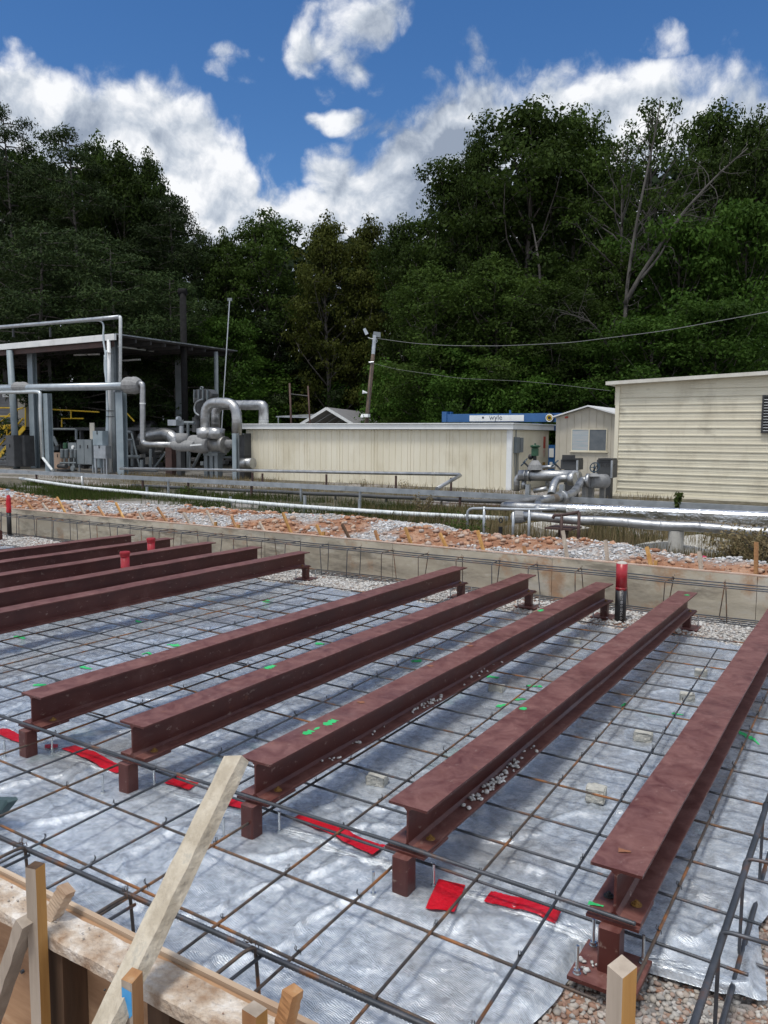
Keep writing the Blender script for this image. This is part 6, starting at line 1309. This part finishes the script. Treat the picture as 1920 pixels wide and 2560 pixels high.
# clutter of small pipes under the canopy
t = thing('pipe_clutter', (Zp(900,1000,29)[0], 29, GZ), 'tangle of thin grey pipes and struts below the manifold', 'pipework')
mb = MB(); mm_ = [(790,880,860,880),(855,880,855,1050),(793,880,793,1060),(905,1060,850,830),(850,830,820,828),(820,828,815,900),(1000,1060,1075,960),(975,940,975,1060),(790,990,900,990),(1110,930,1110,1030),(1218,770,1218,1060),(1195,770,1260,772),(1230,960,1230,1060),(800,1075,1020,1080),(305,810,305,920),(305,810,490,812),(494,812,494,880),(345,860,372,920),(1415,995,1500,995),(1250,1060,1300,960),(918,1010,918,1060)]
for i, (a, b, c, d) in enumerate(mm_): MB().tube([Zp(a, b, 28.6+(i % 4)*.25), Zp(c, d, 28.6+(i % 4)*.25)], .05+.02*(i % 3), 8).build('thin_pipe', M['grey_paint'], t)
hb = []
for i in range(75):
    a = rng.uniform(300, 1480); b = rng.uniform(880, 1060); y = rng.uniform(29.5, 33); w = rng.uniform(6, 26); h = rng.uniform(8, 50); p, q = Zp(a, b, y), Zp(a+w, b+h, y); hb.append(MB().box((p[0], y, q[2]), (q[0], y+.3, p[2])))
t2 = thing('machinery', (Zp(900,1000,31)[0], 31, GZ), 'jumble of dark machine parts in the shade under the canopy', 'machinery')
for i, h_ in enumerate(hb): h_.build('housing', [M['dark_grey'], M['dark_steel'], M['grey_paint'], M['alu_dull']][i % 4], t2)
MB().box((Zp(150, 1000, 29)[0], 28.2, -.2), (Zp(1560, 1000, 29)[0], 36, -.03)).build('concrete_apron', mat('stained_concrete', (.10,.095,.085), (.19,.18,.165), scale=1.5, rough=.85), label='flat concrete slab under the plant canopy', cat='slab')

# ================================================================== TREES
rt = np.random.default_rng(11)
def leafmat(name, cols, trans=.35):
    m, t, b = newmat(name); nn = t.nodes; g = nn.new('ShaderNodeNewGeometry'); oi = nn.new('ShaderNodeObjectInfo')
    r = nn.new('ShaderNodeValToRGB'); t.links.new(g.outputs['Random Per Island'], r.inputs[0]); e = r.color_ramp.elements
    e[0].color = (*cols[0], 1); e[1].color = (*cols[-1], 1)
    for i, c in enumerate(cols[1:-1]): q = e.new((i+1)/(len(cols)-1)); q.color = (*c, 1)
    hv = nn.new('ShaderNodeHueSaturation'); mr = nn.new('ShaderNodeMapRange'); t.links.new(oi.outputs['Random'], mr.inputs[0]); mr.inputs[3].default_value = .68; mr.inputs[4].default_value = 1.25
    n = nn.new('ShaderNodeTexNoise'); n.inputs['Scale'].default_value = .45; t.links.new(g.outputs['Position'], n.inputs['Vector'])
    m2 = nn.new('ShaderNodeMapRange'); t.links.new(n.outputs['Fac'], m2.inputs[0]); m2.inputs[1].default_value = .3; m2.inputs[2].default_value = .7; m2.inputs[3].default_value = .75; m2.inputs[4].default_value = 1.3
    mu = nn.new('ShaderNodeMath'); mu.operation = 'MULTIPLY'; t.links.new(mr.outputs[0], mu.inputs[0]); t.links.new(m2.outputs[0], mu.inputs[1]); t.links.new(mu.outputs[0], hv.inputs['Value'])
    t.links.new(r.outputs[0], hv.inputs['Color']); t.links.new(hv.outputs[0], b.inputs['Base Color']); b.inputs['Roughness'].default_value = .75; b.inputs['Specular IOR Level'].default_value = .12
    tr = nn.new('ShaderNodeBsdfTranslucent'); t.links.new(hv.outputs[0], tr.inputs['Color']); ms = nn.new('ShaderNodeMixShader'); ms.inputs[0].default_value = trans
    t.links.new(b.outputs[0], ms.inputs[1]); t.links.new(tr.outputs[0], ms.inputs[2]); t.links.new(ms.outputs[0], nn['Material Output'].inputs[0]); return m
ML = {'oak': leafmat('oak_leaves', [(0.022,0.041,0.008), (0.035,0.063,0.011), (0.049,0.081,0.014), (0.029,0.054,0.012)]),
      'olive': leafmat('olive_leaves', [(0.039,0.051,0.010), (0.061,0.077,0.014), (0.084,0.094,0.019), (0.045,0.058,0.012)]),
      'pine': leafmat('pine_needles', [(0.014,0.026,0.009), (0.022,0.041,0.012), (0.033,0.051,0.015), (0.017,0.032,0.011)], .15),
      'bright': leafmat('bright_leaves', [(0.029,0.071,0.010), (0.045,0.099,0.014), (0.064,0.125,0.019), (0.038,0.081,0.012)]),
      'dry': leafmat('dry_grass', [(.16,.12,.06), (.26,.20,.11), (.34,.28,.16), (.12,.11,.05)], .3),
      'grass': leafmat('green_grass', [(.035,.060,.012), (.06,.095,.018), (.085,.12,.028), (.10,.085,.04)], .35)}
bark = mat('grey_bark', (.055,.05,.045), (.12,.11,.10), scale=3, rough=.9, stretch=(2,2,.5), bump=.4, bscale=20); bark2 = mat('pale_bark', (.04,.037,.034), (.085,.08,.074), scale=2, rough=.9, stretch=(2,2,.5), c3=(.05,.045,.04))
def leaves(C, R3, n_per, size, aspect=.6, up=.35, shell=.5):
    """n_per leaf quads scattered in ellipsoids at C with radii R3"""
    k = len(C); n = k*n_per; C = np.repeat(C, n_per, 0); R3 = np.repeat(R3, n_per, 0)
    d = rt.normal(size=(n, 3)); d /= np.linalg.norm(d, axis=1)[:, None]; rad = rt.uniform(size=n)**shell
    P = C+d*R3*rad[:, None]
    nrm = rt.normal(size=(n, 3))*.75+d*1.15+np.array([0, 0, up*1.8]); nrm /= np.linalg.norm(nrm, axis=1)[:, None]
    a = np.cross(nrm, rt.normal(size=(n, 3))); a /= np.linalg.norm(a, axis=1)[:, None]; b = np.cross(nrm, a)
    s = size*rt.uniform(.6, 1.35, n)[:, None]; w = s*aspect
    V_ = np.stack([P-a*s*.5, P+b*w*.5-a*s*.05, P+a*s*.5, P-b*w*.5+a*s*.05], 1).reshape(-1, 3)
    return V_, np.arange(n*4).reshape(n, 4)
def skeleton(H, R, base, nl, lean, seed, pine=False, fork=False):
    """trunk and limbs; returns (MB, clump centres)"""
    r = np.random.default_rng(seed); mb = MB(); r0 = H*.014
    def trunk_at(t): return np.array([lean[0]*t*H+.25*math.sin(t*5+seed), lean[1]*t*H+.2*math.cos(t*4+seed), t*H])
    ts = np.linspace(0, .97, 12); mb.tube([trunk_at(t) for t in ts], [r0*(1-t)*.95+.03+(.3*r0 if i == 0 else 0) for i, t in enumerate(ts)], 7)
    cl = []
    for i in range(nl):
        t = base+(1-base)*((i+r.uniform(0, .9))/nl)**.85*.98; s = (t-base)/(1-base)
        prof = (math.sin(math.pi*min(1, (s*.72+.26)))**.7 if pine else (math.sin(math.pi*min(1, (s*.83+.17)))**.65)); L_ = R*prof*r.uniform(.72, 1.12)+.4
        az = i*2.4+r.uniform(-.5, .5); el = (r.uniform(-.05, .3) if pine else .25+.75*s+r.uniform(-.15, .2)); d = np.array([math.cos(az)*math.cos(el), math.sin(az)*math.cos(el), math.sin(el)])
        p0 = trunk_at(t*.92 if not pine else t); pts = [p0]; q = p0
        for k in range(4): d = _u(d+r.normal(size=3)*.13+np.array([0, 0, (.10 if not pine else -.04)])); q = q+d*L_/4; pts.append(q)
        rl_ = r0*.42*(1-s*.6); mb.tube(pts, [rl_, rl_*.75, rl_*.5, rl_*.33, rl_*.15], 5)
        m = max(2, int(L_*1.15))
        for j in range(m):
            f = .38+.62*(j+r.uniform(.2, 1))/m; k = min(3, int(f*4)); c = pts[k]+(pts[k+1]-pts[k])*(f*4-k); off = _u(r.normal(size=3)*[1, 1, .5])*L_*r.uniform(.08, .34)
            c2 = c+off; cl.append(c2); mb.tube([c, (c+c2)/2+np.array([0, 0, .1]), c2], [rl_*.25, rl_*.15, .012], 4)
        cl.append(pts[-1])
    cl.append(trunk_at(1.0)); return mb, np.array(cl)
KINDS = {}
def make_kind(key, H, R, base, nl, lm, cr, npl, size, seed, pine=False, aspect=.6, bk=None, drop=0., lean=(0, 0)):
    mb, C = skeleton(H, R, base, nl, lean, seed, pine)
    r = np.random.default_rng(seed+5)
    if drop: C = C[r.uniform(size=len(C)) > drop]
    R3 = np.column_stack([r.uniform(.75, 1.25, len(C))*cr, r.uniform(.75, 1.25, len(C))*cr, r.uniform(.5, .8, len(C))*cr*(.75 if not pine else .6)])
    V_, F_ = leaves(C, R3, npl, size, aspect)
    root = thing('tree_source', (0, 0, 0), 'x', 'tree'); 
    tr = mb.build('trunk', bk or bark, root, smooth=True); cr_ = mesh_obj('crown', V_, F_, ML[lm], root)
    KINDS[key] = (root, H, R)
make_kind('oak', 22, 6.4, .20, 46, 'oak', 1.25, 95, .27, 3)
make_kind('oak2', 20, 5.6, .10, 48, 'oak', 1.25, 95, .27, 8)
make_kind('olive', 18, 4.6, .15, 44, 'olive', 1.15, 95, .25, 4)
make_kind('pine', 24, 5.0, .18, 58, 'pine', 1.2, 110, .30, 5, pine=True, aspect=.3)
make_kind('pine2', 16, 4.8, .05, 50, 'pine', 1.2, 110, .29, 6, pine=True, aspect=.3)
make_kind('maple', 12, 4.6, .04, 40, 'bright', 1.15, 105, .25, 7)
make_kind('shrub', 6, 3.4, .02, 26, 'bright', 1.0, 110, .22, 9)
make_kind('sparse', 22, 5.2, .40, 30, 'oak', .75, 50, .22, 12, bk=bark2, drop=.35, lean=(.02, 0))
used_k = set(); tree_n = 0
def tree(kind, px, py_top, dist, wpx, name, lab, cat='tree', group='trees behind the yard', rot=None, zlow=0.):
    """plant a tree whose top shows at py_top on picture column px at forward distance dist, crown about wpx wide"""
    root, H, R = KINDS[kind]; top = atd(px, py_top, dist); sz = (top[2]-GZ+zlow)/H; sx = 1.12*wpx/FPX*dist/(2*R*.95)
    rot = rt.uniform(0, 6.28) if rot is None else rot
    if kind in used_k:
        r = root.copy(); COL.objects.link(r)
        for ch in list(root.children):
            c = ch.copy(); COL.objects.link(c); c.parent = r
    else: r = root; used_k.add(kind)
    r.name = name; r.location = (top[0], top[1], GZ-.1-zlow); r.scale = (sx, sx, sz); r.rotation_euler = (0, 0, rot); r['label'] = lab; r['category'] = cat
    if group: r['group'] = group
    return r
T_ = [
 # left pines and broadleaves
 ('pine', 12, 268, 60, 210, 'pine_tree', 'tallest dark tree cut by the left edge of the picture'),
 ('pine', 175, 325, 58, 250, 'pine_tree', 'rounded pine crown rising over the canopy, second from the left edge'),
 ('oak2', 300, 372, 62, 250, 'broadleaf_tree', 'leafy tree top between the left pines, brighter than they are'),
 ('oak2', 372, 385, 64, 170, 'broadleaf_tree', 'narrow bright green spire standing at the right shoulder of the left wood'),
 ('pine', 425, 500, 60, 240, 'pine_tree', 'dark pine stepping down right of the left wood'),
 ('pine2', 486, 570, 60, 190, 'pine_tree', 'dark pine tip at the lowest notch of the tree line'),
 ('pine2', 90, 560, 52, 330, 'pine_tree', 'broad dark pine low behind the canopy roof at the far left'),
 ('pine2', 285, 600, 51, 300, 'pine_tree', 'dark bushy pine low behind the middle of the canopy roof'),
 ('pine2', 430, 680, 52, 230, 'pine_tree', 'blue green pine standing around the exhaust stack'),
 ('oak2', 80, 372, 65, 260, 'broadleaf_tree', 'tree top filling the gap between the two leftmost pines'),
 ('oak2', 240, 345, 63, 210, 'broadleaf_tree', 'small pointed tree top right of the rounded pine crown'),
 # middle
 ('oak2', 560, 580, 60, 170, 'broadleaf_tree', 'low leafy tree right of the lowest notch of the tree line'),
 ('oak', 668, 528, 60, 270, 'broadleaf_tree', 'round topped tree with sky gaps left of the middle'),
 ('olive', 818, 538, 57, 200, 'broadleaf_tree', 'olive green tree standing at the middle of the picture'),
 ('olive', 925, 545, 58, 200, 'broadleaf_tree', 'olive green tree right of the middle with a flat top'),
 ('oak2', 1010, 545, 54, 190, 'broadleaf_tree', 'mid green tree against the flank of the big oak'),
 ('maple', 555, 800, 54, 210, 'broadleaf_tree', 'rounded bright bush behind the lamp mast'),
 ('pine2', 700, 760, 61, 260, 'pine_tree', 'dark pine low left of the timber pole'),
 ('olive', 770, 800, 60, 170, 'broadleaf_tree', 'small olive green tree above the carport'),
 ('maple', 640, 900, 60, 240, 'broadleaf_tree', 'low spreading bush behind the rusty posts'),
 ('pine2', 880, 720, 60, 220, 'pine_tree', 'dark tree directly behind the timber pole'),
 # right
 ('oak', 1130, 395, 52, 300, 'broadleaf_tree', 'left shoulder of the big oak group'),
 ('oak', 1200, 330, 50, 190, 'broadleaf_tree', 'slender oak top on the left side of the big oak group'),
 ('oak', 1325, 258, 50, 430, 'broadleaf_tree', 'big oak with sky showing through, highest of the right wood'),
 ('oak', 1440, 275, 52, 330, 'broadleaf_tree', 'oak crown forming the right half of the big oak group'),
 ('sparse', 1640, 236, 47, 300, 'broadleaf_tree', 'thin crowned tree with pale bare limbs on the right'),
 ('sparse', 1560, 330, 46, 260, 'broadleaf_tree', 'half bare tree between the big oak and the thin crowned tree'),
 ('oak', 1790, 262, 52, 300, 'broadleaf_tree', 'tree top between the thin crowned tree and the right edge'),
 ('oak2', 1905, 280, 48, 260, 'broadleaf_tree', 'dense tree cut by the right edge of the picture'),
 ('oak2', 1085, 660, 46, 270, 'broadleaf_tree', 'mid green tree low under the left side of the big oak'),
 ('oak2', 1240, 640, 45, 290, 'broadleaf_tree', 'dark leafy tree low under the middle of the big oak'),
 ('oak2', 1400, 700, 44, 280, 'broadleaf_tree', 'dark leafy tree above the gabled shed'),
 ('oak2', 1520, 600, 47, 250, 'broadleaf_tree', 'leafy tree around the foot of the pale bare limbs'),
 ('maple', 1690, 560, 44, 330, 'broadleaf_tree', 'broad green tree above the siding building'),
 ('maple', 1860, 520, 44, 300, 'broadleaf_tree', 'broad green tree low at the right edge above the siding building'),
 ('maple', 1130, 860, 46, 270, 'broadleaf_tree', 'bright bushy tree above the blue crane boom, left of its panel'),
 ('maple', 1300, 880, 45, 270, 'broadleaf_tree', 'bright bushy tree above the right end of the blue boom'),
 ('maple', 1470, 860, 43, 240, 'broadleaf_tree', 'bright bushy tree right behind the gabled shed'),
 ('maple', 1620, 800, 40, 300, 'broadleaf_tree', 'green tree just above the left part of the siding building roof'),
 ('maple', 1800, 760, 40, 320, 'broadleaf_tree', 'green tree just above the right part of the siding building roof'),
 ('shrub', 1010, 940, 50, 190, 'bush', 'bright leafy bush right of the timber pole'),
 ('shrub', 1150, 960, 43.5, 200, 'bush', 'bright leafy bush behind the left end of the blue boom'),
 ('shrub', 1330, 960, 43, 190, 'bush', 'bright leafy bush left of the gabled shed'),
 ('shrub', 860, 980, 60, 200, 'bush', 'low dark bush over the carport roof'),
 ('shrub', 590, 985, 55, 220, 'bush', 'low bush behind the silver ducts'),
]
for k in T_: tree(k[0], k[1], k[2], k[3], k[4], k[5], k[6], 'bush' if k[5] == 'bush' else 'tree')
# the wood behind them: one mass of crowns
root, H_, R_k = KINDS['oak2']
C = []; R3 = []
for px in range(-140, 2100, 18):
    top = np.interp(px, [-140,0,60,330,440,500,560,640,950,1040,1100,1250,1500,1600,2100], [330,380,400,430,560,640,660,600,610,620,520,420,420,420,380])
    for py in range(int(top)+25, 1090, 26):
        d = rt.uniform(64, 84) if px > 1000 else rt.uniform(70, 90); c = atd(px+rt.uniform(-12, 12), py+rt.uniform(-12, 12), d)
        if c[2] > 0: C.append(c); R3.append(rt.uniform(.8, 1.25, 3)*[1.9, 1.9, 1.4])
V_, F_ = leaves(np.array(C), np.array(R3), 22, .85, .65)
wm_ = leafmat('far_wood_leaves', [(.009,.020,.007), (.014,.029,.009), (.020,.037,.012)], .15)
tag(mesh_obj('far_wood', V_, F_, wm_, origin=(-35, 60, 0)), 'dense dark wood closing the background behind the single trees', 'wood', kind='stuff')
# undergrowth along the back of the yard
C = []; R3 = []
for px in range(-100, 2100, 14):
    d = np.interp(px, [-100, 500, 620, 980, 1080, 1300, 2100], [54, 53, 59, 59, 48, 43.5, 42])+rt.uniform(0, 5); top = rt.uniform(930, 1010); 
    for py in range(int(top), 1150, 22): c = atd(px+rt.uniform(-8, 8), py, d+rt.uniform(0, 3)); C.append(c); R3.append(rt.uniform(.5, 1.0, 3)*[.9, .9, .7])
V_, F_ = leaves(np.array(C), np.array(R3), 46, .22, .65)
tag(mesh_obj('undergrowth', V_, F_, ML['oak'], origin=(-25, 45, 0)), 'dark undergrowth along the foot of the wood', 'undergrowth', kind='stuff')
# bare pale limbs
def limb(pts, r0, seed, nb=14, parent=None, blen=3.):
    r = np.random.default_rng(seed); mb = MB(); P = smooth_path([atd(*p) for p in pts], 24); mb.tube(P, np.linspace(r0, r0*.22, len(P)), 8)
    for i in range(nb):
        k = int(len(P)*(.35+.6*i/nb)); k = min(k, len(P)-2); d = _u(P[k+1]-P[k]); d = _u(d+r.normal(size=3)*.75+np.array([0, 0, .15])); q = P[k]; L_ = blen*r.uniform(.4, 1); pp = [q]
        for j in range(5): d = _u(d+r.normal(size=3)*.28); q = q+d*L_/5; pp.append(q)
        mb.tube(pp, [r0*.22, r0*.17, r0*.12, r0*.09, r0*.06, r0*.03], 5)
        for j in (2, 3, 4):
            d2 = _u(d+r.normal(size=3)*.8); mb.tube([pp[j], pp[j]+d2*L_*.25, pp[j]+_u(d2+r.normal(size=3)*.4)*L_*.45], [r0*.08, r0*.05, r0*.02], 4)
    return mb
b0 = atd(1560, 860, 43.5)
t = thing('bare_tree', (b0[0], b0[1], GZ), 'pale dead looking tree with forked bare trunks leaning right before the dark wood', 'tree')
limb([(1555, 1080, 43.5), (1560, 830, 43.5), (1568, 700, 43.4), (1590, 560, 43.2), (1615, 440, 43), (1640, 330, 42.8), (1650, 255, 42.6)], .15, 3, 16, blen=2.2).build('trunk', bark2, t, smooth=True)
limb([(1562, 760, 43.4), (1600, 690, 43), (1660, 600, 42.6), (1700, 540, 42.3), (1790, 440, 42), (1870, 370, 41.8)], .13, 4, 20, blen=2.4).build('trunk', bark2, t, smooth=True)
limb([(1600, 700, 43), (1650, 640, 42.6), (1690, 560, 42.4), (1720, 520, 42)], .08, 5, 10, blen=2.2).build('limb', bark2, t, smooth=True)
limb([(1352, 1000, 46.5), (1352, 720, 46.5), (1346, 640, 46.8), (1330, 560, 47.5)], .17, 6, 6, blen=2.).build('trunk', bark, thing('oak_trunk', tuple(atd(1350, 1090, 45)*[1, 1, 0]), 'forked grey trunk showing through the foliage under the big oak', 'tree'), smooth=True)
mb = limb([(1558, 1080, 42), (1540, 900, 42), (1480, 800, 41), (1400, 780, 40.5)], .09, 9, 18, blen=2.2); mb.build('dead_branch', bark2, label='fan of dead grey twigs hanging before the wood above the gabled shed', cat='branch')

# ================================================================== GRASS AND WEEDS
def blades(n, x0, x1, y0, y1, wf, h, m, name, lab, wdt=.012, cat='grass', bend=.35, zf=None):
    x = rt.uniform(x0, x1, n); y = rt.uniform(y0, y1, n); k = rt.uniform(size=n) < wf(x, y); x, y = x[k], y[k]; n = len(x)
    z = ground_h(x, y) if zf is None else zf(x, y); hh = h*rt.uniform(.35, 1.25, n); a = rt.uniform(0, 6.28, n); dx, dy = np.cos(a), np.sin(a); w = wdt*rt.uniform(.6, 1.4, n); b = rt.uniform(0, bend, n)*hh; a2 = rt.uniform(0, 6.28, n)
    p = np.stack([x, y, z-.01], 1); s = np.stack([dx*w/2, dy*w/2, 0*x], 1); mid = p+np.stack([np.cos(a2)*b*.3, np.sin(a2)*b*.3, hh*.55], 1); tip = p+np.stack([np.cos(a2)*b, np.sin(a2)*b, hh], 1)
    V_ = np.stack([p-s, p+s, mid+s*.7, tip, mid-s*.7], 1).reshape(-1, 3); F_ = np.arange(n*5).reshape(n, 5)
    return tag(mesh_obj(name, V_, F_, m, origin=(-8, 17, 0)), lab, cat, kind='stuff')
pat = lambda x, y, s, a, b: sstep(a, b, fbmn(x*.5, y*.8, 3, s))
blades(90000, -30, -4, 11.8, 20.5, lambda x, y: wgrass(x, y)*pat(x, y, 91, .34, .5)*(1-sstep(-10, -6, x)), .24, ML['grass'], 'green_grass', 'patches of green grass between the stone bank and the pipes')
blades(56000, -12, 2.5, 11.2, 20, lambda x, y: sstep(-.1, .8, y-bedge(x))*pat(x, y, 93, .34, .5), .28, ML['dry'], 'dry_grass', 'tall dry straw coloured grass around the silver pipes', .011)
blades(26000, -12, 2.5, 11.2, 19, lambda x, y: sstep(-.1, .5, y-bedge(x))*pat(x, y, 95, .42, .55), .22, ML['grass'], 'weeds', 'green weeds mixed into the dry grass on the right')
blades(26000, -34, -6, 19.5, 28.5, lambda x, y: pat(x, y, 97, .46, .6)*.8, .22, ML['dry'], 'brown_weeds', 'thin brown weeds under the pipe runs before the cream shed', .014)
blades(5200, -7, 1.5, 14.6, 15.6, lambda x, y: pat(x, y, 99, .4, .55), .62, ML['dry'], 'seed_grass', 'long pale seed grass standing against the front silver pipe', .008, bend=.25)
def plant(px, pyt, pyb, y, w, n, m, lab, nm='weed_plant', size=.05, stems=5):
    p = A(px, pyb, y); q = A(px, pyt, y); h = q[2]-p[2]; t = thing(nm, (p[0], y, p[2]), lab, 'plant', None); mb = MB(); C = []
    for i in range(stems):
        a = rt.uniform(0, 6.28); b = p+np.array([math.cos(a)*w*.5, math.sin(a)*w*.4, h*rt.uniform(.75, 1.02)]); mb.tube([p, (p+b)/2+rt.normal(size=3)*.02, b], [.008, .006, .003], 5)
        for k in np.linspace(.25, 1, n): C.append(p+(b-p)*k)
    mb.build('stems', M['brown_steel'] if False else bark, t); V_, F_ = leaves(np.array(C), np.full((len(C), 3), w*.28), 12, size, .5, up=.2); mesh_obj('leaves', V_, F_, m, t); return t
plant(1058, 1236, 1300, 17.6, .42, 9, ML['dry'], 'tall brownish weed clump standing through the cable channel', size=.045, stems=9)
plant(1690, 1226, 1275, 19.3, .22, 7, ML['grass'], 'green sapling growing up before the siding building', size=.10, stems=2)
plant(470, 1215, 1262, 19.2, .5, 6, ML['grass'], 'leafy green weed clump under the cable channel on the left', size=.09, stems=5)
plant(905, 1200, 1230, 21.5, .35, 6, ML['dry'], 'thin brown weed before the middle of the cream shed', size=.04, stems=4)
plant(1010, 1200, 1232, 21.5, .35, 6, ML['dry'], 'thin brown weed before the right part of the cream shed', size=.04, stems=4)
plant(1830, 1330, 1400, 13.2, .7, 9, ML['dry'], 'brown leafy weeds below the front silver pipe at the right', size=.06, stems=10)
plant(1905, 1335, 1410, 12.6, .7, 9, ML['dry'], 'brown leafy weeds at the right edge behind the wall', size=.06, stems=10)
plant(1170, 1310, 1370, 13.6, .8, 9, ML['grass'], 'yellow green weeds left of the pipe handrail', size=.06, stems=10)
for k, (root, H, R) in KINDS.items():
    if k not in used_k:
        for ch in list(root.children): bpy.data.objects.remove(ch, do_unlink=True)
        bpy.data.objects.remove(root, do_unlink=True)
